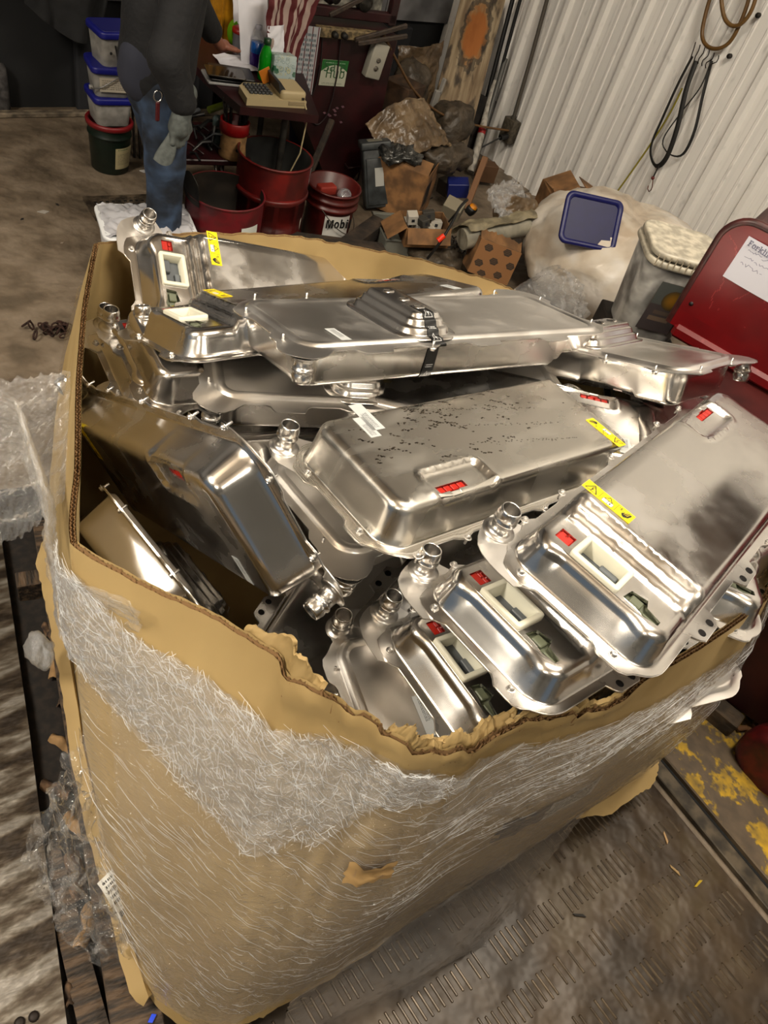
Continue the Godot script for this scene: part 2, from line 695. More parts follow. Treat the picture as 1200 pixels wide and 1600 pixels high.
# ------------------------------------------------------------------ stamped battery cover: pan over lid, pan up; x runs from the socket end to the deep end, the bolt plane is y = 0
const H1 := 0.098
const H2 := 0.066
const SLOT := [Vector2(0.076, 0.052), Vector2(0.108, 0.057), Vector2(0.116, 0.09), Vector2(0.098, 0.097), Vector2(0.091, 0.13), Vector2(0.078, 0.13), Vector2(0.071, 0.1)]
const LOGO := [Vector2(0.802, -0.122), Vector2(0.83, -0.122), Vector2(0.83, -0.137), Vector2(0.858, -0.137), Vector2(0.858, -0.122), Vector2(0.886, -0.122), Vector2(0.886, -0.102), Vector2(0.802, -0.102)]
const BOLTS := [Vector2(0.014, -0.112), Vector2(0.014, 0.108), Vector2(0.142, -0.19), Vector2(0.3, -0.19), Vector2(0.544, -0.19), Vector2(0.82, -0.19), Vector2(0.972, -0.19), Vector2(1.047, -0.085), Vector2(1.047, 0.105), Vector2(0.69, 0.203)]
const EARS := [Vector2(0.262, 0.203), Vector2(0.514, 0.203), Vector2(0.855, 0.203)]


func tray_top(p: Vector2) -> float:
	var h := H2 + 0.015 * smoothstep(0.164, 0.176, p.x) + 0.017 * smoothstep(0.188, 0.204, p.x)
	h += 0.003 * exp(-pow((p.x - 0.178) / 0.004, 2.0)) + 0.0035 * exp(-pow((p.x - 0.206) / 0.005, 2.0))
	h -= 0.002 * exp(-pow((p.x - 0.16) / 0.005, 2.0))
	# the open recess round the red socket near the deep end
	var d := Vector2(absf(p.x - 0.812) - 0.092, p.y + 0.056)
	var q := Vector2(maxf(d.x + 0.02, 0.0), maxf(d.y + 0.02, 0.0))
	var sd := q.length() + minf(maxf(d.x + 0.02, d.y + 0.02), 0.0) - 0.02
	if p.x > 0.6:
		h -= 0.009 * (1.0 - smoothstep(-0.012, 0.0, sd))
		h += 0.0035 * exp(-pow((sd - 0.004) / 0.005, 2.0))
	return h


func tray_grid(holes: Array) -> PackedVector2Array:
	var pts := PackedVector2Array()
	rng.seed = 11
	for b in [[0.02, 1.03, -0.16, 0.175, 0.018], [0.15, 0.218, -0.16, 0.175, 0.0065], [0.69, 0.935, -0.16, -0.028, 0.0075]]:
		var x: float = b[0]
		while x < b[1]:
			var z: float = b[2]
			while z < b[3]:
				pts.append(Vector2(x + rng.randf_range(-2e-4, 2e-4), z + rng.randf_range(-2e-4, 2e-4)))
				z += b[4] if b[4] > 0.015 else b[4] * (2.0 if b[0] < 0.2 else 1.0)
			x += b[4]
	return pts


# fills a convex loop with a fine grid, leaving holes, at heights f
func cap(mb: MB, loop: PackedVector2Array, holes: Array, grid: PackedVector2Array, f: Callable, down := false, margin := 0.006) -> void:
	var pts := PackedVector2Array()
	pts.append_array(loop)
	var hs := []
	for h in holes:
		var dense := PackedVector2Array()
		for i in h.size():
			var a: Vector2 = h[i]
			var b: Vector2 = h[(i + 1) % h.size()]
			var m := maxi(1, int(a.distance_to(b) / 0.006))
			for k in m:
				dense.append(a.lerp(b, k / float(m)))
		hs.append(dense)
		pts.append_array(dense)
	var small := Geometry2D.offset_polygon(loop, -margin)
	for g in grid:
		var ok := false
		for sp in small:
			ok = ok or Geometry2D.is_point_in_polygon(g, sp)
		if not ok:
			continue
		for h in hs:
			if Geometry2D.is_point_in_polygon(g, h):
				ok = false
			for p in h:
				if p.distance_squared_to(g) < 1.2e-5:
					ok = false
					break
		if ok:
			pts.append(g)
	var idx := Geometry2D.triangulate_delaunay(pts)
	for k in range(0, idx.size(), 3):
		var a := pts[idx[k]]
		var b := pts[idx[k + 1]]
		var c := pts[idx[k + 2]]
		var m := (a + b + c) / 3.0
		var skip := false
		for h in hs:
			skip = skip or Geometry2D.is_point_in_polygon(m, h)
		var area := (b - a).cross(c - a)
		if skip or absf(area) < 1e-9:
			continue
		if (area > 0.0) != down:
			var w := b
			b = c
			c = w
		mb.t(Vector3(a.x, f.call(a), a.y), Vector3(b.x, f.call(b), b.y), Vector3(c.x, f.call(c), c.y), tuv(a), tuv(b), tuv(c))
	for h in hs:
		mb.s(-1)
		for i in h.size():
			var a: Vector2 = h[i]
			var b: Vector2 = h[(i + 1) % h.size()]
			var pa := Vector3(a.x, f.call(a), a.y)
			var pb := Vector3(b.x, f.call(b), b.y)
			var dd := Vector3(0, -0.007, 0)
			mb.q(pa, pb, pb + dd, pa + dd)
		mb.s(0)


func tuv(p: Vector2) -> Vector2:
	return Vector2(p.x / 1.06, (p.y + 0.2) / 0.42)


func plateau(d: float, w: float, e: float) -> float:
	return 1.0 - smoothstep(w, w + e, absf(d))


func flange_offsets(o: Array, lobes: bool) -> Array:
	var off := []
	for e in o:
		var p: Vector2 = e[0]
		var v := 0.021
		for b in BOLTS:
			v = maxf(v, 0.021 + 0.016 * plateau(p.distance_to(b) - 0.014, 0.011, 0.022))
		for b in EARS:
			if p.y > 0.1:
				v = maxf(v, 0.021 + 0.027 * plateau(p.x - b.x, 0.036, 0.016))
		if lobes:
			v += 0.0012
			if p.y < -0.1 and p.x < 0.3:
				v = maxf(v, 0.014 + 0.068 * plateau(p.x - 0.07, 0.02, 0.05))
			if p.x > 0.9 and p.y > 0.06:
				v = maxf(v, 0.014 + 0.062 * plateau((p - Vector2(1.02, 0.16)).length(), 0.012, 0.05))
		off.append(v)
	return off


func tray_parts() -> Dictionary:
	var base := rounded(0.028, 1.032, -0.157, 0.172, 0.055, 0.0105, 9)
	var k := {}
	# pan with its flange
	var mb := MB.new()
	var fo := flange_offsets(base, false)
	var rings := [ring(base, fo, -0.0018), ring(base, fo, 0.0)]
	mb.s(1)
	mb.loft(rings)
	mb.s(0)
	mb.loft([ring(base, fo, 0.0), ring(base, 0.006, 0.0)])
	var rows := [ring(base, 0.006, 0.0), ring(base, 0.0025, 0.001), ring(base, 0.0, 0.005)]
	var inset := []
	for e in base:
		var p: Vector2 = e[0]
		var w := 0.010
		var en := 1.0 - smoothstep(0.03, 0.09, p.x)
		w += en * (0.006 + 0.011 * plateau(p.y - 0.006, 0.07, 0.045))
		inset.append(w)
	for f in [0.2, 0.45, 0.7]:
		var r := PackedVector3Array()
		for i in base.size():
			var top: Vector2 = base[i][0] - base[i][1] * (inset[i] + 0.02)
			var w: float = inset[i] * pow(f / 0.75, 1.25)
			var p: Vector2 = base[i][0] - base[i][1] * w
			r.append(Vector3(p.x, maxf(0.006, (tray_top(top) - 0.022) * f / 0.75), p.y))
		rows.append(r)
	for a in [0.0, 18.0, 36.0, 54.0, 72.0, 90.0]:
		var r := PackedVector3Array()
		for i in base.size():
			var rad := 0.022
			var w: float = inset[i] + rad * (1.0 - cos(deg_to_rad(a)))
			var p: Vector2 = base[i][0] - base[i][1] * w
			var top: Vector2 = base[i][0] - base[i][1] * (inset[i] + rad)
			r.append(Vector3(p.x, tray_top(top) - rad * (1.0 - sin(deg_to_rad(a))), p.y))
		rows.append(r)
	for j in rows.size() - 1:
		var m := base.size()
		for i in m:
			var n := (i + 1) % m
			var a: Vector3 = rows[j][i]
			var b: Vector3 = rows[j][n]
			var c: Vector3 = rows[j + 1][n]
			var d: Vector3 = rows[j + 1][i]
			mb.q(a, b, c, d, tuv(Vector2(a.x, a.z)), tuv(Vector2(b.x, b.z)), tuv(Vector2(c.x, c.z)), tuv(Vector2(d.x, d.z)))
	var loop := PackedVector2Array()
	for p in rows[-1]:
		loop.append(Vector2(p.x, p.z))
	var window := PackedVector2Array([Vector2(0.08, -0.06), Vector2(0.139, -0.06), Vector2(0.139, 0.029), Vector2(0.08, 0.029)])
	var red := PackedVector2Array([Vector2(0.084, -0.114), Vector2(0.117, -0.114), Vector2(0.117, -0.08), Vector2(0.084, -0.08)])
	var holes := [window, red, PackedVector2Array(SLOT), PackedVector2Array(LOGO)]
	cap(mb, loop, holes, tray_grid(holes), tray_top)
	k.pan = mb.mesh()
	# lid, with a bead round its edge and lobes that carry the pipe stubs
	mb = MB.new()
	var lo := flange_offsets(base, true)
	mb.s(1)
	mb.loft([ring(base, lo, -0.0045), ring(base, lo, -0.0022)])
	mb.s(0)
	mb.loft([ring(base, lo, -0.0022), ring(base, -0.02, -0.0022)])
	var down := [ring(base, lo, -0.0045), ring(base, 0.004, -0.0045), ring(base, 0.001, -0.0065), ring(base, -0.004, -0.0125), ring(base, -0.009, -0.0138), ring(base, -0.016, -0.0138), ring(base, -0.021, -0.0115), ring(base, -0.025, -0.0098)]
	mb.loft(down, true, Vector2.ONE, true)
	loop = PackedVector2Array()
	for p in down[-1]:
		loop.append(Vector2(p.x, p.z))
	var g := PackedVector2Array()
	for i in 48:
		for j in 15:
			g.append(Vector2(0.06 + i * 0.02 + rng.randf() * 1e-4, -0.14 + j * 0.02 + rng.randf() * 1e-4))
	cap(mb, loop, [], g, func(p: Vector2): return -0.0098 + 0.0005 * sin(p.x * 9.0) * sin((p.y + 0.157) * 9.5), true)
	k.lid = mb.mesh()
	# stepped dome on the lid
	mb = MB.new()
	var dr := []
	for e in [[0.0, -0.008], [0.002, -0.0125], [0.017, -0.0125], [0.02, -0.016], [0.024, -0.027], [0.028, -0.030], [0.033, -0.031], [0.036, -0.034], [0.040, -0.044], [0.043, -0.047], [0.047, -0.048], [0.050, -0.051], [0.053, -0.058], [0.057, -0.0605], [0.064, -0.061]]:
		dr.append(rect_ring(0.565 + e[0], 0.755 - e[0], -0.145 + e[0], 0.18 - e[0], 0.07 - e[0], e[1], 7))
	mb.loft(dr, true, Vector2.ONE, true)
	mb.fan(dr[-1], true)
	for z in [-0.05, 0.02, 0.085]:
		var er := []
		for e in [[0.0, -0.0605], [0.003, -0.0645], [0.006, -0.0645], [0.008, -0.0625]]:
			er.append(rect_ring(0.642 + e[0], 0.678 - e[0], z - 0.012 + e[0], z + 0.012 - e[0], 0.011 - e[0], e[1], 5))
		mb.loft(er, true, Vector2.ONE, true)
		mb.fan(er[-1], true)
	k.dome = mb.mesh()
	k.bolt = MB.new().lathe([Vector2(0.0, -0.017), Vector2(0.0032, -0.017), Vector2(0.0032, -0.0022), Vector2(0.0032, -0.0022), Vector2(0.0095, -0.0005), Vector2(0.0095, 0.0012), Vector2(0.0095, 0.0012), Vector2(0.0066, 0.0016), Vector2(0.0066, 0.0016), Vector2(0.0064, 0.006), Vector2(0.0055, 0.0072), Vector2(0.0055, 0.0072), Vector2(0.0034, 0.0072), Vector2(0.0034, 0.0072), Vector2(0.0028, 0.004), Vector2(0.0, 0.004)], 12).mesh()
	k.hole = MB.new().lathe([Vector2(0.0, 0.0004), Vector2(0.006, 0.0004), Vector2(0.006, 0.0004), Vector2(0.0085, 0.0012), Vector2(0.0085, 0.0002)], 14).mesh()
	var R := 0.0205
	k.fitting = MB.new().lathe([Vector2(0.034, -0.0022), Vector2(0.034, 0.0), Vector2(R + 0.006, 0.0012), Vector2(R + 0.001, 0.006), Vector2(R, 0.012), Vector2(R, 0.024), Vector2(R + 0.001, 0.025), Vector2(R + 0.0042, 0.029), Vector2(R + 0.0042, 0.033), Vector2(R + 0.001, 0.036), Vector2(R + 0.0015, 0.038), Vector2(R + 0.0035, 0.044), Vector2(R + 0.001, 0.056), Vector2(R, 0.06), Vector2(R - 0.0018, 0.0605), Vector2(R - 0.0025, 0.059), Vector2(R - 0.0025, 0.059), Vector2(R - 0.0025, 0.004), Vector2(R - 0.0025, 0.004), Vector2(0.0, 0.004)], 28).mesh()
	# white frame round the window
	mb = MB.new()
	var fr := []
	for e in [[-0.011, 0.0], [-0.011, 0.006], [-0.009, 0.008], [-0.001, 0.008], [0.001, 0.006], [0.001, -0.03]]:
		fr.append(rect_ring(0.08 + e[0], 0.139 - e[0], -0.06 + e[0], 0.029 - e[0], maxf(0.002, 0.001 - e[0] * 0.6), H2 + e[1], 4))
	mb.loft(fr)
	k.frame = mb.mesh()
	mb = MB.new()
	mb.box(Vector3(0.1095, 0.034, -0.0155), Vector3(0.06, 0.006, 0.09), 0.0)
	mb.box(Vector3(0.094, 0.043, -0.036), Vector3(0.026, 0.018, 0.04), 0.002)
	mb.box(Vector3(0.128, 0.041, 0.004), Vector3(0.016, 0.012, 0.04), 0.002)
	k.core = mb.mesh()
	mb = MB.new()
	mb.box(Vector3(0.1005, H2 - 0.011, -0.097), Vector3(0.034, 0.006, 0.035), 0.0)
	mb.box(Vector3(0.094, H2 - 0.006, -0.097), Vector3(0.019, 0.009, 0.031), 0.0015)
	mb.box(Vector3(0.11, H2 - 0.007, -0.105), Vector3(0.008, 0.007, 0.012), 0.001)
	mb.box(Vector3(0.11, H2 - 0.007, -0.089), Vector3(0.008, 0.007, 0.012), 0.001)
	k.red = mb.mesh()
	mb = MB.new()
	mb.box(Vector3(0.844, H1 - 0.024, -0.119), Vector3(0.09, 0.006, 0.042), 0.0)
	for i in 4:
		mb.box(Vector3(0.8135 + i * 0.0203, H1 - 0.016, -0.112), Vector3(0.0165, 0.01, 0.016), 0.0015)
	mb.box(Vector3(0.844, H1 - 0.016, -0.129), Vector3(0.024, 0.01, 0.011), 0.0015)
	k.logo = mb.mesh()
	mb = MB.new()
	mb.box(Vector3(0.094, H2 - 0.016, 0.09), Vector3(0.05, 0.006, 0.086), 0.0)
	mb.box(Vector3(0.097, H2 - 0.009, 0.076), Vector3(0.022, 0.01, 0.026), 0.002)
	mb.box(Vector3(0.086, H2 - 0.011, 0.112), Vector3(0.005, 0.008, 0.03), 0.001)
	k.slot = mb.mesh()
	return k


func decal(x0: float, x1: float, z0: float, z1: float, y: float, thick := 0.0004) -> MB:
	# a sticker on a level face; u along z, v along x
	var mb := MB.new()
	var a := Vector3(x0, y, z0)
	var b := Vector3(x0, y, z1)
	var c := Vector3(x1, y, z1)
	var d := Vector3(x1, y, z0)
	var t := Vector3(0, thick, 0)
	mb.s(-1)
	mb.q(a + t, b + t, c + t, d + t, Vector2(0, 1), Vector2(1, 1), Vector2(1, 0), Vector2(0, 0))
	for e in [[a, b], [b, c], [c, d], [d, a]]:
		mb.q(e[0], e[1], e[1] + t, e[0] + t, Vector2(0.02, 0.02), Vector2(0.02, 0.02), Vector2(0.02, 0.02), Vector2(0.02, 0.02))
	return mb


func warning_image() -> Image:
	var im := blank(240, 68, Color(0.98, 0.86, 0.02))
	var k := Color(0.06, 0.06, 0.05)
	for x in [80, 160]:
		im.fill_rect(Rect2i(x - 1, 6, 2, 56), k)
	strokes(im, [Vector2(12, 56), Vector2(40, 10), Vector2(68, 56), Vector2(12, 56)], 4, k)
	strokes(im, [Vector2(42, 22), Vector2(36, 38), Vector2(44, 38), Vector2(38, 52)], 4, k)
	strokes(im, [Vector2(100, 34), Vector2(118, 8), Vector2(138, 34), Vector2(100, 34)], 3, k)
	im.fill_rect(Rect2i(94, 34, 54, 26), k)
	im.fill_rect(Rect2i(96, 36, 24, 22), Color(0.95, 0.95, 0.92))
	im.fill_rect(Rect2i(122, 36, 24, 22), Color(0.95, 0.95, 0.92))
	print_rows(im, Rect2i(99, 39, 18, 14), 3, k)
	im.fill_rect(Rect2i(130, 40, 5, 14), k)
	strokes(im, [Vector2(170, 20), Vector2(182, 14), Vector2(178, 28), Vector2(192, 26)], 3, k)
	fill_poly(im, PackedVector2Array([Vector2(188, 40), Vector2(198, 24), Vector2(203, 26), Vector2(208, 14), Vector2(213, 16), Vector2(217, 10), Vector2(222, 14), Vector2(226, 12), Vector2(228, 20), Vector2(222, 44), Vector2(206, 58), Vector2(196, 54)]), k)
	for i in 3:
		line(im, Vector2(206 + i * 7, 16), Vector2(200 + i * 7, 38), 2, Color(0.98, 0.86, 0.02))
	return im


func white_label_image(seed_: int, rows := 3) -> Image:
	var im := blank(160, 60, Color(0.72, 0.73, 0.73))
	print_rows(im, Rect2i(14, 14, 90, 32), rows + 2, Color(0.12, 0.12, 0.13), seed_)
	return im


# ------------------------------------------------------------------ floor, pallet and box
func ground() -> void:
	var conc := mottled([Color(0.34, 0.295, 0.24), Color(0.40, 0.35, 0.29), Color(0.43, 0.38, 0.32), Color(0.46, 0.41, 0.35)], 0.02, 0.7, 0.62, 0.0, 13, 4.0)
	struct("floor", MB.new().box(Vector3(0.3, -0.06, -0.75), Vector3(9.0, 0.12, 9.0), 0.0), conc)


func pallet_and_box() -> void:
	var card := card_mat()
	var o := thing("cardboard_box", "big open cardboard box with torn corrugated rim, heaped with metal covers and film-wrapped", "box")
	part("box_wall", box_wall(), card, o)
	part("rim_flutes", rim_flutes(), mat(Color(0.50, 0.38, 0.24), 0.9), o).set_meta("kind", "stuff")
	var mb := MB.new()
	var pl := PackedVector2Array()
	for i in range(0, 64):
		var p := wall_pt(i / 64.0, 0.97, -0.02)
		pl.append(Vector2(p.x, p.z))
	mb.prism(pl, 0.14, 0.15)
	part("bottom", mb, card, o)
	box_details(o)


# rim and base of the box wall, matched point by point, in order round the box
const WALL := [
	[Vector3(0.659, 1.10, -1.871), Vector3(0.42, 0.14, -1.72)],
	[Vector3(0.541, 1.10, -1.627), Vector3(0.37, 0.14, -1.50)],
	[Vector3(0.429, 1.10, -1.358), Vector3(0.32, 0.14, -1.20)],
	[Vector3(0.345, 1.10, -1.130), Vector3(0.25, 0.14, -0.80)],
	[Vector3(0.267, 1.10, -0.932), Vector3(0.18, 0.14, -0.34)],
	[Vector3(0.367, 1.10, -0.760), Vector3(0.21, 0.14, -0.25)],
	[Vector3(0.428, 1.10, -0.678), Vector3(0.24, 0.14, -0.22)],
	[Vector3(0.512, 1.10, -0.523), Vector3(0.29, 0.14, -0.18)],
	[Vector3(0.586, 1.085, -0.418), Vector3(0.36, 0.14, -0.16)],
	[Vector3(0.652, 1.075, -0.315), Vector3(0.44, 0.14, -0.15)],
	[Vector3(0.745, 1.060, -0.275), Vector3(0.58, 0.14, -0.14)],
	[Vector3(0.833, 1.090, -0.265), Vector3(0.74, 0.14, -0.135)],
	[Vector3(1.062, 1.095, -0.190), Vector3(1.10, 0.14, -0.12)],
	[Vector3(1.330, 1.09, -0.177), Vector3(1.42, 0.14, -0.105)],
	[Vector3(1.610, 1.09, -0.190), Vector3(1.75, 0.14, -0.10)],
	[Vector3(1.90, 1.08, -0.300), Vector3(1.86, 0.14, -0.22)],
	[Vector3(2.05, 1.02, -0.62), Vector3(1.92, 0.14, -0.60)],
	[Vector3(2.10, 0.98, -1.10), Vector3(1.94, 0.14, -1.10)],
	[Vector3(2.10, 0.95, -1.50), Vector3(1.93, 0.14, -1.55)],
	[Vector3(2.03, 0.95, -1.64), Vector3(1.85, 0.14, -1.66)],
	[Vector3(1.78, 1.00, -1.74), Vector3(1.65, 0.14, -1.74)],
	[Vector3(1.59, 1.03, -1.80), Vector3(1.40, 0.14, -1.77)],
	[Vector3(1.40, 0.97, -2.03), Vector3(1.25, 0.14, -1.80)],
	[Vector3(1.08, 0.95, -2.14), Vector3(0.98, 0.14, -1.84)],
	[Vector3(0.76, 0.97, -2.10), Vector3(0.66, 0.14, -1.82)],
]
var wall_len: PackedFloat32Array
var wall_noise: FastNoiseLite


func wall_at(u: float, col: int) -> Vector3:
	var n := WALL.size()
	if wall_len.is_empty():
		wall_len.append(0.0)
		for i in n:
			wall_len.append(wall_len[i] + WALL[i][0].distance_to(WALL[(i + 1) % n][0]))
	var s := fposmod(u, 1.0) * wall_len[n]
	for i in n:
		if s <= wall_len[i + 1] or i == n - 1:
			var t := (s - wall_len[i]) / (wall_len[i + 1] - wall_len[i])
			var p: Vector3 = WALL[i][col]
			var q: Vector3 = WALL[(i + 1) % n][col]
			var m := p.lerp(q, t)
			# slightly rounded corners
			var pp: Vector3 = WALL[(i + n - 1) % n][col]
			var qq: Vector3 = WALL[(i + 2) % n][col]
			return m.lerp(p.cubic_interpolate(q, pp, qq, t), 0.45)
	return Vector3()


# u round the box from the far left corner, v from the rim (0) to the foot (1), off outwards
func wall_pt(u: float, v: float, off := 0.0) -> Vector3:
	if wall_noise == null:
		wall_noise = noise(1.0, 77, 3)
	var a := wall_at(u, 0)
	var b := wall_at(u, 1)
	a.y += rim_tear(u)
	var p := a.lerp(b, v)
	var bulge := 0.035 * sin(PI * clampf(v * 1.1, 0.0, 1.0))
	var d := wall_at(u + 0.004, 0) - wall_at(u - 0.004, 0)
	d = d.lerp(wall_at(u + 0.004, 1) - wall_at(u - 0.004, 1), v)
	var nn := Vector3(-d.z, 0, d.x).normalized()
	bulge += 0.014 * wall_noise.get_noise_3d(p.x * 2.2, p.y * 2.2, p.z * 2.2) * smoothstep(0.0, 0.25, v)
	# lip folded out along the torn front
	var front := smoothstep(0.236, 0.244, u) * (1.0 - smoothstep(0.345, 0.37, u))
	bulge += front * 0.026 * exp(-pow((v - 0.01) / 0.045, 2.0)) + front * 0.007 * wall_noise.get_noise_2d(u * 90.0, v * 30.0)
	return p + nn * (off + bulge)


func rim_tear(u: float) -> float:
	var t := 0.004 * wall_noise.get_noise_1d(u * 260.0) + 0.006 * wall_noise.get_noise_1d(u * 80.0)
	var front := smoothstep(0.236, 0.244, u) * (1.0 - smoothstep(0.35, 0.37, u))
	t += front * (0.020 * wall_noise.get_noise_1d(u * 120.0 + 31.0) + 0.013 * wall_noise.get_noise_1d(u * 600.0))
	t -= 0.024 * exp(-pow((u - 0.2425) / 0.003, 2.0)) + 0.03 * exp(-pow((u - 0.287) / 0.004, 2.0)) + 0.02 * exp(-pow((u - 0.302) / 0.008, 2.0))
	return t


func card_mat() -> StandardMaterial3D:
	var m := mottled([Color(0.57, 0.475, 0.30), Color(0.61, 0.515, 0.335), Color(0.65, 0.555, 0.37)], 0.01, 0.9, 0.72, 0.0, 31)
	m.detail_enabled = true
	m.detail_blend_mode = BaseMaterial3D.BLEND_MODE_MUL
	m.detail_uv_layer = BaseMaterial3D.DETAIL_UV_2
	return m


func box_wall() -> MB:
	var mb := MB.new()
	var nu := 420
	var th := 0.013
	var vs := [0.0, 0.012, 0.03, 0.055, 0.085, 0.12, 0.17, 0.24, 0.32, 0.42, 0.52, 0.62, 0.72, 0.82, 0.91, 1.0]
	var outer := []
	var inner := []
	for v in vs:
		var a := PackedVector3Array()
		var b := PackedVector3Array()
		for i in nu:
			a.append(wall_pt(i / float(nu), v, 0.0))
			b.append(wall_pt(i / float(nu), v, -th))
		outer.append(a)
		inner.append(b)
	mb.loft(outer)
	mb.loft(inner, true, Vector2.ONE, true)
	return mb


# the two wavy layers seen in the cut edge
func rim_flutes() -> MB:
	var mb := MB.new()
	var nu := 2400
	for layer in 2:
		var prev := []
		for i in nu + 1:
			var u := i / float(nu)
			var w := sin(i * PI / 2.0 + layer) * 0.0027
			var off := -0.0033 - layer * 0.0063 + w
			var rag := 0.004 * wall_noise.get_noise_1d(i * 0.9 + layer * 50)
			var top := wall_pt(u, 0.0, off) + Vector3(0, -0.002 + rag, 0)
			var low := wall_pt(u, 0.035, off)
			if i > 0:
				mb.q(prev[1], low, top, prev[0])
			prev = [top, low]
	for off in [-0.0065]:
		var prev := []
		for i in 601:
			var u := i / 600.0
			var top := wall_pt(u, 0.0, off) + Vector3(0, 0.001 + 0.005 * wall_noise.get_noise_1d(i * 1.7), 0)
			var low := wall_pt(u, 0.035, off)
			if i > 0:
				mb.q(prev[1], low, top, prev[0])
			prev = [top, low]
	return mb


# ------------------------------------------------------------------ the heap of covers
func metal(base: float, rough: float, seed_: int, wavy := 0.10) -> StandardMaterial3D:
	var m := StandardMaterial3D.new()
	m.metallic = 1.0
	m.albedo_color = Color(base, base * 0.985, base * 0.965)
	m.roughness_texture = ntex(0.006, seed_, [[0.2, Color(rough - 0.05, rough - 0.05, rough - 0.05)], [0.5, Color(rough, rough, rough)], [0.8, Color(rough + 0.11, rough + 0.11, rough + 0.11)]], 512, 5)
	m.roughness = 1.0
	m.uv1_triplanar = true
	m.uv1_scale = Vector3(1.6, 1.6, 1.6)
	m.normal_enabled = true
	m.normal_texture = ntex(0.004, seed_ + 3, [], 512, 2, 3.0)
	m.normal_scale = wavy
	return m


func trays() -> void:
	var k := tray_parts()
	var steel := metal(0.85, 0.22, 41, 0.06)
	var lidm := metal(0.92, 0.34, 42, 0.05)
	var dirty := metal(0.86, 0.26, 43, 0.06)
	var zinc := metal(0.82, 0.28, 44)
	var dark := mat(Color(0.12, 0.11, 0.11), 0.5, 0.8)
	var white := mat(Color(0.83, 0.82, 0.75), 0.45)
	var redm := mat(Color(0.66, 0.10, 0.035), 0.4)
	var core := mat(Color(0.34, 0.36, 0.38), 0.5)
	var seal := mat(Color(0.36, 0.38, 0.30), 0.5)
	var warn := picture(warning_image(), 0.4)
	var tm := picture(white_label_image(3), 0.5)
	var proto := thing("battery_cover", "x", "metal cover")
	part("pan", k.pan, steel, proto)
	part("lid", k.lid, lidm, proto)
	part("dome", k.dome, steel, proto)
	for b in BOLTS:
		part("bolt", k.bolt, zinc, proto, Transform3D(Basis.IDENTITY, Vector3(b.x, 0, b.y)))
	for e in EARS:
		for s in [-0.021, 0.021]:
			part("ear_hole", k.hole, dark, proto, Transform3D(Basis.IDENTITY, Vector3(e.x + s, 0, e.y + 0.002)))
	part("pipe_stub", k.fitting, zinc, proto, Transform3D(Basis.IDENTITY, Vector3(0.065, 0, -0.205)))
	part("pipe_stub", k.fitting, zinc, proto, Transform3D(Basis.IDENTITY, Vector3(1.045, 0, 0.2)))
	part("window_frame", k.frame, white, proto)
	part("window_core", k.core, core, proto)
	part("small_socket", k.red, redm, proto).set_meta("label", "red plastic socket behind a square hole")
	part("wide_socket", k.logo, redm, proto).set_meta("label", "red plastic socket with a row of square cells")
	part("slot_seal", k.slot, seal, proto)
	part("warning_label", decal(0.222, 0.256, -0.152, -0.034, H1 + 0.0006), warn, proto)
	var grp := "stamped metal battery covers heaped in the cardboard box"
	var done := false
	for e in POSES:
		var o: Node3D
		var xf := Transform3D(Basis(e[1], e[2], e[3]), e[4])
		if not done:
			o = proto
			o.transform = xf
			o.set_meta("label", e[5])
			o.set_meta("group", grp)
			done = true
		else:
			o = copy(proto, "battery_cover", xf, e[5], grp)
		if e[0] == "T2":
			o.get_node("pipe_stub").free()
		match e[0]:
			"T2":
				(o.get_node("pan") as MeshInstance3D).material_override = dirt_mat(dirty)
				part("paper_label", decal(0.873, 0.909, 0.09, 0.184, H1 + 0.0006), tm, o)
			"T1":
				part("paper_label", decal(0.90, 0.93, 0.07, 0.14, H1 + 0.0006), tm, o)
			"T4":
				var lb := decal(-0.92, -0.893, 0.072, 0.163, 0.0118)
				part("paper_label", lb, picture(white_label_image(8, 2), 0.5), o, Transform3D(Basis(Vector3(-1, 0, 0), Vector3(0, -1, 0), Vector3(0, 0, 1)), Vector3.ZERO))
				seal_strip(o)
			"T12":
				var lb := decal(-0.9, -0.865, 0.02, 0.12, 0.0118)
				part("paper_label", lb, tm, o, Transform3D(Basis(Vector3(-1, 0, 0), Vector3(0, -1, 0), Vector3(0, 0, 1)), Vector3.ZERO))


func dirt_mat(base: StandardMaterial3D) -> StandardMaterial3D:
	var m: StandardMaterial3D = base.duplicate()
	var im := blank(512, 256, Color(0.86, 0.845, 0.815))
	rng.seed = 23
	var nz := noise(0.02, 9)
	for i in 120:
		var x := rng.randfn(330, 75)
		var y := rng.randfn(175, 45)
		var l := absf(rng.randfn(0, 9)) + 2
		var d := Vector2(1, 0.55 + rng.randfn(0, 0.25)).normalized()
		for j in int(l):
			var p := Vector2(x, y) + d * j + Vector2(0, nz.get_noise_2d(x + j * 9, y) * 5)
			var r := 1.2 + rng.randf() * 1.6
			if p.x > 3 and p.y > 3 and p.x < 508 and p.y < 252 and rng.randf() < 0.7:
				im.fill_rect(Rect2i(int(p.x), int(p.y), int(r + 0.5), int(r)), Color(0.16, 0.13, 0.10).lerp(Color(0.62, 0.57, 0.5), rng.randf() * 0.8))
	for k in 3:
		for i in 70:
			var p := Vector2(170 + i * 2.2, 150 - k * 40 + i * 0.6) + Vector2(rng.randfn(0, 1), rng.randfn(0, 1.5))
			if rng.randf() < 0.5 and p.y < 250 and p.y > 2:
				im.fill_rect(Rect2i(int(p.x), int(p.y), 2, 1), Color(0.25, 0.22, 0.18))
	m.uv1_triplanar = false
	m.uv1_scale = Vector3.ONE
	m.albedo_color = Color.WHITE
	m.albedo_texture = tex(im)
	return m


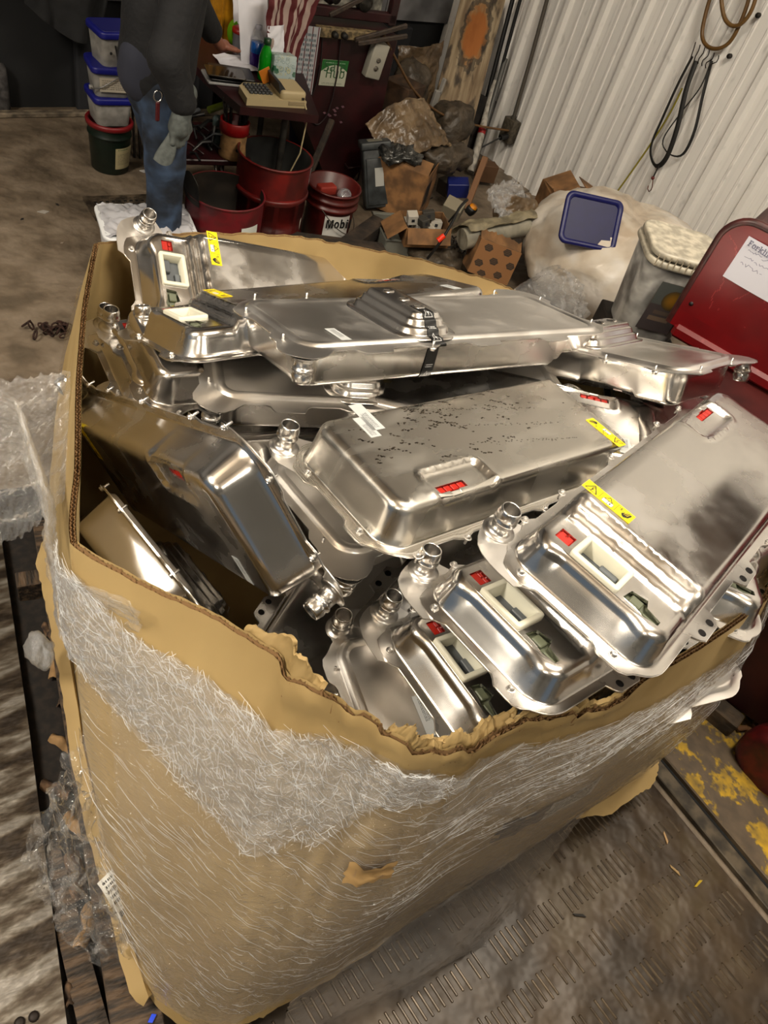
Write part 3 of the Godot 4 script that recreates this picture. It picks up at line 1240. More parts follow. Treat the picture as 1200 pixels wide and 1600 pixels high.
func seal_strip(o: Node3D) -> void:
	# black printed tape over the end of the dome, across the lid and down the pan wall
	var im := blank(64, 512, Color(0.02, 0.02, 0.022))
	var w := Color(0.85, 0.85, 0.85)
	for k in 4:
		var y := 30 + k * 120
		print_rows(im, Rect2i(14, y, 40, 18), 2, w, 3 + k)
		if k % 2 == 1 or k == 0:
			strokes(im, [Vector2(32, y + 32), Vector2(54, y + 78), Vector2(10, y + 78), Vector2(32, y + 32)], 2, w)
			fill_poly(im, PackedVector2Array([Vector2(22, y + 52), Vector2(42, y + 52), Vector2(38, y + 57), Vector2(35, y + 57), Vector2(32, y + 74), Vector2(29, y + 57), Vector2(26, y + 57)]), w)
	var path := [Vector2(0.07, -0.0616), Vector2(0.114, -0.0618), Vector2(0.124, -0.0612), Vector2(0.1285, -0.0588), Vector2(0.1315, -0.0515), Vector2(0.1345, -0.0487), Vector2(0.1385, -0.0475), Vector2(0.1415, -0.0445), Vector2(0.1455, -0.0345), Vector2(0.1485, -0.0315), Vector2(0.1535, -0.0305), Vector2(0.1575, -0.0275), Vector2(0.1615, -0.0165), Vector2(0.1645, -0.0142), Vector2(0.179, -0.0140), Vector2(0.183, -0.0075), Vector2(0.1965, -0.0052), Vector2(0.1972, 0.0012), Vector2(0.179, 0.0012), Vector2(0.1742, 0.003), Vector2(0.1726, 0.0075), Vector2(0.1685, 0.048), Vector2(0.1645, 0.076), Vector2(0.159, 0.091), Vector2(0.150, 0.0975), Vector2(0.135, 0.0994), Vector2(0.12, 0.0994)]
	var mb := MB.new()
	var len := [0.0]
	for i in path.size() - 1:
		len.append(len[i] + path[i].distance_to(path[i + 1]))
	for i in path.size() - 1:
		var a: Vector2 = path[i]
		var b: Vector2 = path[i + 1]
		var v0: float = len[i] / len[-1]
		var v1: float = len[i + 1] / len[-1]
		mb.q(Vector3(0.643, a.y, a.x), Vector3(0.678, a.y, a.x), Vector3(0.678, b.y, b.x), Vector3(0.643, b.y, b.x), Vector2(1, v0), Vector2(0, v0), Vector2(0, v1), Vector2(1, v1))
	part("seal_tape", mb, picture(im, 0.4), o)


func clear_film(alpha: float, rough: float, sx: float, sy: float, strength: float, seed_: int) -> StandardMaterial3D:
	var m := StandardMaterial3D.new()
	m.transparency = BaseMaterial3D.TRANSPARENCY_ALPHA
	m.albedo_color = Color(0.93, 0.94, 0.95, alpha * 0.5)
	m.roughness = rough * 0.6
	m.metallic_specular = 0.71
	m.cull_mode = BaseMaterial3D.CULL_DISABLED
	m.normal_enabled = true
	m.normal_texture = ntex(0.02, seed_, [], 512, 4, 14.0)
	m.normal_scale = strength
	m.uv1_scale = Vector3(sx, sy, 1)
	return m


func steps(u: float, a: Array) -> float:
	for i in a.size() - 1:
		if u <= a[i + 1][0]:
			return lerpf(a[i][1], a[i + 1][1], smoothstep(a[i][0], a[i + 1][0], maxf(u, a[i][0])))
	return a[-1][1]


func crease_glints(e: Array) -> MB:
	var mb := MB.new()
	rng.seed = int(e[2])
	for k in e[2]:
		var u := rng.randf_range(e[0], e[1])
		var v0: float = e[7].call(u)
		var v := lerpf(v0, e[8].call(u), pow(rng.randf(), 1.25))
		var l := absf(rng.randfn(e[4], e[4] * 0.5)) / 6.17
		var a: float = (e[3] if absf(e[3]) < 0.5 else 0.5) + rng.randfn(0.0, absf(e[3]) * 0.9 if absf(e[3]) > 0.5 else 0.07)
		var off: float = e[5] + rng.randf_range(0.0, 0.006)
		var pts := []
		for i in 4:
			var t := i / 3.0 - 0.5
			pts.append(wall_pt(u + l * t * cos(a), v + l * 6.0 * t * sin(a), off + 0.0015 * sin(i * 2.0 + k)))
		mb.tube(pts, e[6] * rng.randf_range(0.4, 1.15), 3)
	return mb


# one layer of wrap between two places round the box; streaks climb by tilt
func wrap_layer(u0: float, u1: float, top: Callable, foot: Callable, off: float, nu: int, nv: int, seed_: int, amp: float, tilt: float) -> MB:
	var nz := noise(1.0, seed_, 4)
	return MB.new().sheet(nu, nv, func(a: float, b: float):
		var u := lerpf(u0, u1, a)
		var v0: float = top.call(u)
		var v := lerpf(v0, foot.call(u), b)
		var w := amp * (nz.get_noise_2d(u * 38.0, (v + tilt * u) * 120.0) * 0.7 + nz.get_noise_2d(u * 140.0, (v + tilt * u) * 190.0) * 0.35)
		return wall_pt(u, v, off + w + amp * 0.6))


func film() -> void:
	var o := thing("stretch_film", "clear stretch film wrapped tightly round the cardboard box, bunched and torn along its upper edge", "film")
	var top := func(u: float) -> float:
		return steps(u, [[0.0, 0.10], [0.15, 0.06], [0.165, 0.035], [0.197, 0.085], [0.242, 0.105], [0.275, 0.05], [0.285, 0.03], [0.30, 0.085], [0.354, 0.10], [0.398, 0.12], [0.443, 0.14], [0.5, 0.12], [1.0, 0.12]])
	var foot := func(u: float) -> float:
		return 0.96 + 0.03 * sin(u * 60.0)
	part("film_wrap", wrap_layer(0.166, 0.50, top, foot, 0.006, 320, 80, 51, 0.005, 1.6), clear_film(0.10, 0.10, 1.2, 14.0, 1.0, 61), o)
	part("film_wrap", wrap_layer(0.18, 0.49, func(u): return top.call(u) + 0.05 + 0.02 * sin(u * 90.0), func(u): return 0.93, 0.015, 300, 70, 52, 0.005, -1.2), clear_film(0.06, 0.08, 2.0, 20.0, 1.0, 62), o)
	part("film_wrap", wrap_layer(0.50, 1.0, func(u): return 0.12, foot, 0.006, 90, 16, 53, 0.006, 0.4), clear_film(0.06, 0.10, 1.2, 9.0, 1.0, 61), o)
	# the thick crumpled band under the rim at the front left
	var band := clear_film(0.22, 0.11, 4.0, 22.0, 1.5, 63)
	var bt := func(u: float) -> float:
		return top.call(u) - 0.012
	var bf := func(u: float) -> float:
		return steps(u, [[0.14, 0.10], [0.165, 0.18], [0.197, 0.27], [0.225, 0.34], [0.245, 0.36], [0.263, 0.30], [0.283, 0.15], [0.31, 0.11]]) + 0.008 * sin(u * 190.0)
	part("film_band", wrap_layer(0.15, 0.305, bt, bf, 0.018, 220, 60, 54, 0.009, 2.2), band, o)
	part("film_band", wrap_layer(0.155, 0.295, bt, func(u): return lerpf(top.call(u), bf.call(u), 0.8), 0.027, 200, 50, 55, 0.008, 2.6), band, o)
	part("film_band", wrap_layer(0.30, 0.495, func(u): return top.call(u) - 0.01, func(u): return 0.32 + 0.25 * smoothstep(0.38, 0.47, u), 0.014, 200, 40, 56, 0.005, -1.0), clear_film(0.12, 0.12, 1.5, 20.0, 1.2, 66), o)
	# creases: hair-thin white tubes along its folds, added to draw bright glints
	var white := mat(Color(0.93, 0.94, 0.95), 0.18)
	for e in [[0.155, 0.298, 1500, 0.9, 0.02, 0.022, 0.00042, bt, bf], [0.168, 0.30, 520, 0.35, 0.075, 0.012, 0.0003, top, func(u): return 0.9], [0.30, 0.49, 420, -0.28, 0.10, 0.014, 0.0003, top, func(u): return 0.55 + 0.3 * sin(u * 30.0)]]:
		part("film_crease_glints", crease_glints(e), white, o).set_meta("kind", "stuff")
	# gathered rope of film up the left corner and the sheet flaring out from it
	var nz := noise(1.0, 71, 4)
	var path := [Vector3(0.20, 1.03, -1.42), Vector3(0.30, 1.0, -1.36), Vector3(0.295, 0.93, -1.18), Vector3(0.245, 0.97, -1.02), Vector3(0.235, 1.0, -0.90), Vector3(0.315, 0.99, -0.74)]
	var cv := Curve3D.new()
	for i in path.size():
		var d: Vector3 = (path[mini(i + 1, path.size() - 1)] - path[maxi(i - 1, 0)]) / 6.0
		cv.add_point(path[i], -d, d)
	var ln := cv.get_baked_length()
	var rope := MB.new().sheet(110, 46, func(a: float, b: float):
		var p := cv.sample_baked(a * ln)
		var t := (cv.sample_baked(minf(ln, a * ln + 0.02)) - cv.sample_baked(maxf(0.0, a * ln - 0.02))).normalized()
		var side := t.cross(Vector3.UP).normalized()
		var wd := 0.05 + 0.10 * pow(1.0 - smoothstep(0.0, 0.35, a), 1.5) + 0.07 * smoothstep(0.7, 1.0, a)
		var pl := 0.006 * sin(b * 60.0 + 3.0 * nz.get_noise_1d(a * 6.0)) + 0.007 * nz.get_noise_2d(a * 14.0, b * 60.0)
		return p + Vector3(0, (0.5 - b) * wd * 2.0, 0) + side * (pl - 0.012 * sin(b * PI)))
	part("film_rope", rope, clear_film(0.16, 0.14, 3.0, 9.0, 1.6, 64), o)
	var flap := MB.new().sheet(70, 60, func(a: float, b: float):
		var p := Vector3(0.455, 1.04, -1.47).lerp(Vector3(0.34, 0.92, -1.20), b)
		var q := Vector3(0.06, 1.0, -1.46).lerp(Vector3(0.12, 0.80, -1.30), b)
		var m := p.lerp(q, a)
		m.y += -0.10 * sin(a * PI) * (b - 0.2) + 0.016 * sin(b * 34.0 + a * 3.0) * (0.4 + a) + 0.02 * nz.get_noise_2d(a * 16.0, b * 50.0)
		return m)
	part("film_flap", flap, clear_film(0.22, 0.14, 3.0, 8.0, 1.6, 65), o)
	# tail hanging off the foot of the front
	var tail := MB.new().sheet(90, 40, func(a: float, b: float):
		var p := Vector3(0.40, 0.42, -0.13).lerp(Vector3(1.25, 0.48, -0.085), a)
		var q := Vector3(0.42, 0.03, -0.09).lerp(Vector3(1.02, 0.03, 0.02), a)
		var m := p.lerp(q, b)
		m.z += 0.05 * sin(b * PI) * sin(a * PI) + 0.008 * nz.get_noise_2d(a * 20.0 + b * 9.0, b * 14.0)
		return m)
	part("film_tail", tail, clear_film(0.08, 0.1, 1.0, 5.0, 0.9, 67), o)
	var loose := MB.new().sheet(80, 60, func(a: float, b: float):
		var p := Vector3(0.235, 0.50, -0.86).lerp(Vector3(0.30, 0.30, -0.36), a)
		var q := Vector3(0.07, 0.16, -0.80).lerp(Vector3(0.12, 0.13, -0.46), a)
		var m := p.lerp(q, b)
		m += Vector3(0.03, 0.05, 0.03) * Vector3(nz.get_noise_3d(a * 5.0, b * 5.0, 3.0), nz.get_noise_3d(a * 7.0, b * 6.0, 9.0), nz.get_noise_3d(a * 6.0, b * 5.0, 17.0)) * 1.6
		m.x -= 0.05 * sin(a * PI) * b
		m.y += 0.012 * sin(a * 40.0 + b * 8.0) * b
		return m)
	part("loose_end", loose, clear_film(0.10, 0.12, 2.0, 2.0, 1.3, 68), o)
	var lab := blank(64, 160, Color(0.9, 0.9, 0.88))
	print_rows(lab, Rect2i(10, 10, 44, 60), 5, Color(0.1, 0.1, 0.1), 6)
	print_rows(lab, Rect2i(10, 80, 44, 70), 3, Color(0.1, 0.1, 0.1), 7)
	part("printed_label", MB.new().sheet(3, 14, func(a: float, b: float):
		var p := Vector3(0.185, 0.25, -0.60).lerp(Vector3(0.215, 0.155, -0.45), b)
		return p + Vector3(-0.03, 0.0, 0.01) * (a - 0.5) * 1.4 + Vector3(0, 0.018 * sin(b * 7.0), 0), 0.0006), picture(lab, 0.6), o)
	part("knot", MB.new().blob(Vector3(0.25, 0.30, -1.22), Vector3(0.035, 0.05, 0.05), noise(14.0, 9), 0.03, 28), clear_film(0.4, 0.2, 3.0, 3.0, 1.5, 69), o)



func box_details(o: Node3D) -> void:
	# torn flaps of corrugated board at the front rim
	var card := card_mat()
	var nz := noise(1.0, 91, 3)
	var flaps := [
		[0.224, 0.252, -0.030, -0.02, 0.060, -0.010], [0.276, 0.293, -0.022, 0.0, 0.055, 0.012], [0.288, 0.318, -0.030, 0.02, 0.045, 0.008], [0.314, 0.358, -0.012, 0.03, 0.050, 0.012],
	]
	for e in flaps:
		var fl := MB.new().sheet(40, 8, func(a: float, b: float):
			var u := lerpf(e[0], e[1], a)
			var p := wall_pt(u, 0.0, lerpf(-0.006, e[2], b))
			var tear := 0.010 * nz.get_noise_1d(u * 420.0) + 0.004 * nz.get_noise_1d(u * 2600.0)
			p.y += -0.03 + (e[4] + tear) * b * (0.5 + 0.5 * sin(a * PI)) + e[5] * sin(a * 7.0) * b
			return p + Vector3(0.006 * nz.get_noise_2d(a * 4.0, b * 1.5), 0, 0.006 * nz.get_noise_2d(a * 4.0 + 9, b * 1.5)), 0.009)
		part("torn_flap", fl, card, o)
	# shipping label on the front, under the film
	var im := blank(128, 64, Color(0.75, 0.74, 0.70))
	im.fill_rect(Rect2i(0, 0, 52, 64), Color(0.03, 0.03, 0.03))
	print_rows(im, Rect2i(58, 6, 64, 52), 7, Color(0.08, 0.08, 0.08), 5)
	part("shipping_label", MB.new().sheet(10, 4, func(a: float, b: float): return wall_pt(lerpf(0.333, 0.376, a), lerpf(0.42, 0.53, b), 0.003)), picture(im, 0.6), o)
	# brown paper patch and the spread bottom flaps
	part("paper_patch", MB.new().sheet(10, 6, func(a: float, b: float): return wall_pt(lerpf(0.279, 0.292, a) + 0.002 * nz.get_noise_1d(b * 30.0), lerpf(0.31, 0.365, b) + 0.01 * nz.get_noise_1d(a * 22.0), 0.02)), mat(Color(0.62, 0.50, 0.32), 0.8), o)
	for e in [[0.40, 0.488, 0.04], [0.0, 0.17, 0.035]]:
		part("bottom_flap", MB.new().sheet(60, 4, func(a: float, b: float):
			var u := lerpf(e[0], e[1], a)
			var p := wall_pt(u, 0.985, lerpf(0.0, e[2], b) * smoothstep(0.0, 0.15, a) * (1.0 - smoothstep(0.97, 1.0, a) * 0.5) + 0.006 * nz.get_noise_1d(u * 400.0) * b)
			p.y += 0.02 - 0.018 * b + 0.006 * sin(a * 23.0) * b
			return p, 0.012), card, o)


func left_side() -> void:
	# steel plate at the left edge of the picture
	var worn := mottled([Color(0.15, 0.115, 0.08), Color(0.24, 0.20, 0.155), Color(0.34, 0.31, 0.27), Color(0.47, 0.45, 0.42)], 0.014, 1.6, 0.5, 0.55, 81, 2.0)
	worn.uv1_scale = Vector3(1.0, 1.6, 4.0)
	var t := thing("steel_plate", "worn shiny steel plate lying along the left edge, beside the pallet", "plate")
	part("plate", MB.new().prism(PackedVector2Array([Vector2(-1.2, -1.95), Vector2(0.325, -1.95), Vector2(0.17, -1.15), Vector2(0.012, -0.392), Vector2(-0.12, 0.3), Vector2(-1.2, 0.3)]), 0.02, 0.05), worn, t)
	for p in [Vector3(-0.075, 0.05, -0.45), Vector3(-0.045, 0.05, -0.445)]:
		part("bolt_head", MB.new().lathe([Vector2(0.012, 0.0), Vector2(0.012, 0.004), Vector2(0.007, 0.007), Vector2(0, 0.007)], 12), mat(Color(0.13, 0.10, 0.08), 0.6, 0.5), t, at(p))
	var wood := mottled([Color(0.13, 0.09, 0.06), Color(0.22, 0.165, 0.115), Color(0.32, 0.25, 0.18)], 0.02, 1.4, 0.72, 0.0, 82, 5.0)
	wood.uv1_scale = Vector3(9, 9, 1.2)
	var pal := thing("wooden_pallet", "dirty wooden pallet under the cardboard box, boards showing at its left side", "pallet")
	var d := Vector3(-0.205, 0, 0.978)
	var s := Vector3(0.978, 0, 0.205)
	for k in 7:
		var w := 0.115 if k != 1 else 0.09
		var c := Vector3(0.27, 0.11, -1.0) + s * (0.02 + k * 0.2) + d * (0.03 if k < 2 else -0.15)
		part("board", MB.new().box(Vector3.ZERO, Vector3(1.75 if k < 2 else 1.3, 0.022, w), 0.003), wood, pal, along(c, d))
	for k in 3:
		part("bearer", MB.new().box(Vector3.ZERO, Vector3(1.35, 0.09, 0.06), 0.004), wood, pal, along(Vector3(0.95, 0.05, -1.5 + k * 0.55), s))
	one("gap_dirt", "dark dirt packed in the gap between the steel plate and the pallet", "dirt", MB.new().sheet(12, 60, func(a: float, b: float):
		var p := Vector3(0.42, 0.012, -2.1).lerp(Vector3(0.0, 0.012, 0.2), b) + s * ((a - 0.5) * 0.36)
		return p + Vector3(0, 0.006 * sin(a * 17.0 + b * 40.0) * sin(b * 61.0), 0)), mottled([Color(0.05, 0.038, 0.028), Color(0.12, 0.09, 0.065)], 0.03, 3.0, 0.9, 0.0, 88)).set_meta("kind", "stuff")
	var bark := mottled([Color(0.10, 0.07, 0.05), Color(0.30, 0.22, 0.15), Color(0.42, 0.32, 0.22)], 0.03, 3.0, 0.9, 0.0, 83)
	rng.seed = 15
	for i in 9:
		var p := Vector3(0.33, 0.02, -1.45).lerp(Vector3(0.06, 0.02, -0.45), i / 8.0) + Vector3(rng.randf_range(-0.03, 0.03), 0, 0)
		var l := rng.randf_range(0.05, 0.13)
		var sh := MB.new().sheet(8, 4, func(a: float, b: float): return Vector3((a - 0.5) * l, 0.02 * sin(b * PI) + 0.01 * sin(a * 9.0 + i), (b - 0.5) * l * 0.35 * (1.0 - 0.5 * absf(a - 0.5))), 0.004)
		one("bark_chip", "%s splinter in the gap beside the steel plate, %s from the top" % [["curled brown bark", "pale curled wood"][i % 2], ["first", "second", "third", "fourth", "fifth", "sixth", "seventh", "eighth", "ninth"][i]], "splinter", sh, bark if i % 2 == 0 else mat(Color(0.55, 0.43, 0.28), 0.85), "splinters in the gap beside the pallet", at(p, rng.randf_range(40, 130), 0, rng.randf_range(-15, 15)))
	one("loose_plank", "broken plank with a pale split edge beside the steel plate at bottom left", "plank", MB.new().prism(PackedVector2Array([Vector2(-0.28, -0.03), Vector2(0.2, -0.035), Vector2(0.26, 0.0), Vector2(0.2, 0.03), Vector2(-0.1, 0.025), Vector2(-0.28, 0.0)]), 0, 0.02), wood, "", along(Vector3(0.075, 0.02, -0.52), Vector3(-0.1, 0.05, 1.0)))
	one("blue_chip", "tiny bright blue plastic chip on the pallet at the bottom edge", "chip", MB.new().prism(PackedVector2Array([Vector2(-0.01, -0.004), Vector2(0.008, -0.006), Vector2(0.012, 0.004), Vector2(-0.006, 0.006)]), 0, 0.003), mat(Color(0.05, 0.25, 0.85), 0.4), "", at(Vector3(0.173, 0.125, -0.289), 30))
	# right: ribbed steel floor plate, rail, gap and painted slab
	var oily := mottled([Color(0.15, 0.11, 0.065), Color(0.19, 0.145, 0.09), Color(0.22, 0.17, 0.11), Color(0.25, 0.20, 0.13)], 0.01, 0.9, 0.45, 0.2, 84, 3.0)
	var rib := thing("floor_plate", "oily brown steel floor plate with rows of worn raised bars, in front of the box", "plate")
	part("plate", MB.new().box(Vector3(1.03, 0.014, 0.15), Vector3(1.66, 0.028, 2.0), 0.003), oily, rib)
	var mb := MB.new()
	rng.seed = 6
	for r in 8:
		for k in 76:
			if rng.randf() < 0.12:
				continue
			var c := Vector3(0.24 + k * 0.021 + rng.randf_range(-0.002, 0.002), 0.0275, -0.12 + r * 0.135 + k * 0.0009)
			mb.box(c, Vector3(0.0085, 0.006, 0.07 + rng.randf_range(-0.012, 0.012)), 0.0024, Basis(Vector3.UP, 0.05))
	part("raised_bars", mb, mottled([Color(0.18, 0.14, 0.09), Color(0.24, 0.195, 0.135), Color(0.31, 0.26, 0.195)], 0.02, 2.0, 0.36, 0.35, 85), rib).set_meta("kind", "stuff")
	var rail := mottled([Color(0.20, 0.16, 0.12), Color(0.33, 0.29, 0.23)], 0.02, 2.0, 0.5, 0.3, 86)
	one("steel_rail", "flat steel rail between the ribbed floor plate and the yellow-painted slab", "rail", MB.new().box(Vector3(1.928, 0.012, 0.1), Vector3(0.055, 0.024, 2.2), 0.003), rail)
	one("gap_shade", "black strip painted in for the shade of the gap beside the steel rail", "strip", MB.new().box(Vector3(1.968, 0.004, 0.1), Vector3(0.02, 0.008, 2.2), 0.0), mat(Color(0.01, 0.01, 0.01), 0.9))  # flat black strip painting the shade down in the open gap
	var im := blank(256, 512, Color(0.30, 0.245, 0.185))
	var n1 := noise(0.012, 3, 5)
	var n2 := noise(0.05, 4, 3)
	for y in 512:
		for x in 256:
			var b := 0.5 + 0.5 * n2.get_noise_2d(x * 0.6, y * 0.6)
			var c := Color(0.24, 0.195, 0.145).lerp(Color(0.36, 0.30, 0.225), b)
			var e := n1.get_noise_2d(x, y * 0.8) + 0.35 * n2.get_noise_2d(x * 1.6, y * 1.6) - 0.10 - 0.3 * absf(x / 256.0 - 0.42)
			if e > -0.22:
				c = c.lerp(Color(0.70, 0.55, 0.04), clampf((e + 0.22) * 4.0, 0.0, 1.0) * clampf(0.25 + 0.9 * b, 0.0, 1.0))
			im.set_pixel(x, y, c)
	var slab := picture(im, 0.6)
	struct("floor_slab", MB.new().box(Vector3(2.98, 0.0, -0.2), Vector3(2.0, 0.05, 3.0), 0.004), mottled([Color(0.24, 0.195, 0.145), Color(0.36, 0.30, 0.225)], 0.02, 1.0, 0.65, 0.0, 87))
	var pb := MB.new()
	pb.q(Vector3(1.985, 0.0256, 0.75), Vector3(2.45, 0.0256, 0.75), Vector3(2.45, 0.0256, -0.42), Vector3(1.985, 0.0256, -0.42), Vector2(0, 1), Vector2(1, 1), Vector2(1, 0), Vector2(0, 0))
	struct("trim_9", pb, slab)


# ------------------------------------------------------------------ a smooth skin over tapered bones: surface nets on a grid
func skin(mb: MB, bones: Array, cell: float, k: float) -> void:
	var lo := Vector3.ONE * 1e9
	var hi := -lo
	for b in bones:
		var r := maxf(b[2], b[3]) + k + cell * 2.0
		lo = lo.min(b[0] - Vector3.ONE * r).min(b[1] - Vector3.ONE * r)
		hi = hi.max(b[0] + Vector3.ONE * r).max(b[1] + Vector3.ONE * r)
	var n := Vector3i(((hi - lo) / cell).ceil()) + Vector3i.ONE
	var f := PackedFloat32Array()
	f.resize(n.x * n.y * n.z)
	f.fill(1.0)
	for b in bones:
		var pa: Vector3 = b[0]
		var ab: Vector3 = b[1] - pa
		var l2 := maxf(ab.length_squared(), 1e-9)
		var ra: float = b[2]
		var rb: float = b[3]
		var r := maxf(ra, rb) + k + cell * 1.5
		var i0 := Vector3i(((pa.min(b[1]) - Vector3.ONE * r - lo) / cell).floor()).clampi(0, 100000)
		var i1 := Vector3i(((pa.max(b[1]) + Vector3.ONE * r - lo) / cell).ceil())
		for z in range(i0.z, mini(i1.z, n.z - 1) + 1):
			for y in range(i0.y, mini(i1.y, n.y - 1) + 1):
				var at_ := (z * n.y + y) * n.x
				for x in range(i0.x, mini(i1.x, n.x - 1) + 1):
					var p := lo + Vector3(x, y, z) * cell - pa
					var t := clampf(p.dot(ab) / l2, 0.0, 1.0)
					var d := (p - ab * t).length() - lerpf(ra, rb, t)
					var o := f[at_ + x]
					var h := maxf(k - absf(o - d), 0.0) / k
					f[at_ + x] = minf(o, d) - h * h * k * 0.25
	var ids := {}
	var pts := PackedVector3Array()
	var co := [Vector3i(0, 0, 0), Vector3i(1, 0, 0), Vector3i(0, 1, 0), Vector3i(1, 1, 0), Vector3i(0, 0, 1), Vector3i(1, 0, 1), Vector3i(0, 1, 1), Vector3i(1, 1, 1)]
	var ed := [[0, 1], [2, 3], [4, 5], [6, 7], [0, 2], [1, 3], [4, 6], [5, 7], [0, 4], [1, 5], [2, 6], [3, 7]]
	for z in n.z - 1:
		for y in n.y - 1:
			for x in n.x - 1:
				var base := (z * n.y + y) * n.x + x
				var f0 := f[base]
				if f0 > cell * 3.0 or f0 < -cell * 3.0:
					continue
				var v := [f0, f[base + 1], f[base + n.x], f[base + n.x + 1], f[base + n.x * n.y], f[base + n.x * n.y + 1], f[base + n.x * n.y + n.x], f[base + n.x * n.y + n.x + 1]]
				var s := Vector3()
				var c := 0
				for e in ed:
					if (v[e[0]] < 0.0) != (v[e[1]] < 0.0):
						var t: float = v[e[0]] / (v[e[0]] - v[e[1]])
						s += Vector3(co[e[0]]).lerp(Vector3(co[e[1]]), t)
						c += 1
				if c:
					ids[base] = pts.size()
					pts.append(lo + (Vector3(x, y, z) + s / c) * cell)
	var sx := 1
	var sy := n.x
	var sz := n.x * n.y
	for base in ids:
		for ax in [[sx, sy, sz], [sy, sz, sx], [sz, sx, sy]]:
			var inside := f[base] < 0.0
			if inside == (f[base + ax[0]] < 0.0):
				continue
			if not (ids.has(base - ax[1]) and ids.has(base - ax[2]) and ids.has(base - ax[1] - ax[2])):
				continue
			var a := pts[ids[base]]
			var b := pts[ids[base - ax[1]]]
			var c := pts[ids[base - ax[1] - ax[2]]]
			var d := pts[ids[base - ax[2]]]
			if inside:
				mb.q(a, b, c, d)
			else:
				mb.q(a, d, c, b)


func person() -> void:
	var o := thing("person", "person in dark jacket and blue jeans at the cluttered bench, holding a grey work glove", "person")
	var S := 0.0
	var rs := Vector3(1.55, 1.40, -3.24)
	var ls := Vector3(1.60, 1.40, -3.62)
	var re := Vector3(1.439, 1.079, -3.160)
	var rw := Vector3(1.508, 0.907, -3.140)
	var le := Vector3(1.80, 1.13, -3.74)
	var lw := Vector3(2.03, 0.88, -3.86)
	var pel := Vector3(1.51, 0.93, -3.42)
	var rk := Vector3(1.494, 0.595, -3.270)
	var lk := Vector3(1.60, 0.50, -3.50)
	var ra := Vector3(1.505, 0.311, -3.270)
	ra.y = 0.09
	rk.y = maxf(rk.y, 0.5)
	var la := Vector3(1.60, 0.09, -3.54)
	var head := Vector3(1.66, 1.66, -3.45)
	var hip_r := pel + Vector3(0.0, -0.03, 0.09)
	var hip_l := pel + Vector3(0.0, -0.03, -0.09)
	var bones := [
		[pel, pel + Vector3(0.01, 0.14, 0), 0.13, 0.12], [pel + Vector3(0.01, 0.14, 0), Vector3(1.57, 1.32, -3.43), 0.12, 0.145],
		[Vector3(1.57, 1.32, -3.43), rs, 0.12, 0.06], [Vector3(1.57, 1.32, -3.43), ls, 0.12, 0.06], [Vector3(1.58, 1.40, -3.43), head + Vector3(-0.02, -0.08, 0), 0.07, 0.055],
		[head + Vector3(-0.015, 0.03, 0), head + Vector3(0.005, 0.0, 0), 0.098, 0.09], [head, head + Vector3(0.05, -0.085, 0), 0.07, 0.045], [head + Vector3(0.095, -0.01, 0), head + Vector3(0.115, -0.03, 0), 0.012, 0.014],
		[head + Vector3(-0.01, 0.0, 0.085), head + Vector3(-0.015, -0.035, 0.085), 0.018, 0.01], [head + Vector3(-0.01, 0.0, -0.085), head + Vector3(-0.015, -0.035, -0.085), 0.018, 0.01],
		[rs, re, 0.052, 0.042], [re, rw, 0.042, 0.028], [ls, le, 0.052, 0.042], [le, lw, 0.042, 0.028],
		[hip_r, rk, 0.085, 0.055], [rk, ra, 0.055, 0.038], [hip_l, lk, 0.085, 0.055], [lk, la, 0.055, 0.038],
		[ra, ra + Vector3(0.15, -0.05, 0.01), 0.038, 0.03], [la, la + Vector3(0.15, -0.05, 0.0), 0.038, 0.03],
	]
	var flesh := mat(Color(0.52, 0.33, 0.26), 0.55)
	var mb := MB.new()
	skin(mb, bones, 0.015, 0.03)
	# left hand spread on the bench
	var dir := Vector3(0.75, -0.25, -0.55).normalized()
	var sidev := dir.cross(Vector3.UP).normalized()
	var hb := [[lw, lw + dir * 0.05, 0.026, 0.03], [lw + dir * 0.04 - sidev * 0.02, lw + dir * 0.085 - sidev * 0.03, 0.02, 0.014], [lw + dir * 0.04 + sidev * 0.02, lw + dir * 0.085 + sidev * 0.03, 0.02, 0.014]]
	for i in 4:
		var r0 := lw + dir * 0.085 + sidev * (-0.033 + i * 0.022)
		var ln: float = [0.036, 0.044, 0.042, 0.032][i]
		var r1 := r0 + (dir + sidev * (i - 1.5) * 0.1).normalized() * ln
		var r2 := r1 + (dir * 0.7 - Vector3.UP * 0.55).normalized() * ln * 0.75
		hb.append([r0, r1, 0.0105, 0.0095])
		hb.append([r1, r2, 0.0095, 0.008])
	var tb := lw + dir * 0.03 + sidev * 0.03
	hb.append([tb, tb + (dir + sidev * 0.8).normalized() * 0.045, 0.014, 0.011])
	hb.append([tb + (dir + sidev * 0.8).normalized() * 0.045, tb + (dir * 1.6 + sidev * 0.9).normalized() * 0.075, 0.011, 0.0085])
	skin(mb, hb, 0.0045, 0.006)
	part("body", mb, flesh, o)
	# jacket
	mb = MB.new()
	skin(mb, [
		[pel + Vector3(0.0, 0.03, 0), pel + Vector3(0.02, 0.22, 0), 0.165, 0.155], [pel + Vector3(-0.02, 0.0, 0.05), pel + Vector3(0.0, 0.1, 0.06), 0.125, 0.125], [pel + Vector3(0.02, 0.22, 0), Vector3(1.57, 1.33, -3.43), 0.155, 0.165],
		[Vector3(1.57, 1.33, -3.43), rs, 0.135, 0.085], [Vector3(1.57, 1.33, -3.43), ls, 0.135, 0.085], [Vector3(1.585, 1.42, -3.43), Vector3(1.60, 1.48, -3.44), 0.085, 0.07],
		[rs, re, 0.085, 0.072], [re, rw + (re - rw) * 0.1, 0.075, 0.062], [ls, le, 0.085, 0.072], [le, lw + (le - lw) * 0.3, 0.072, 0.055],
	], 0.016, 0.04)
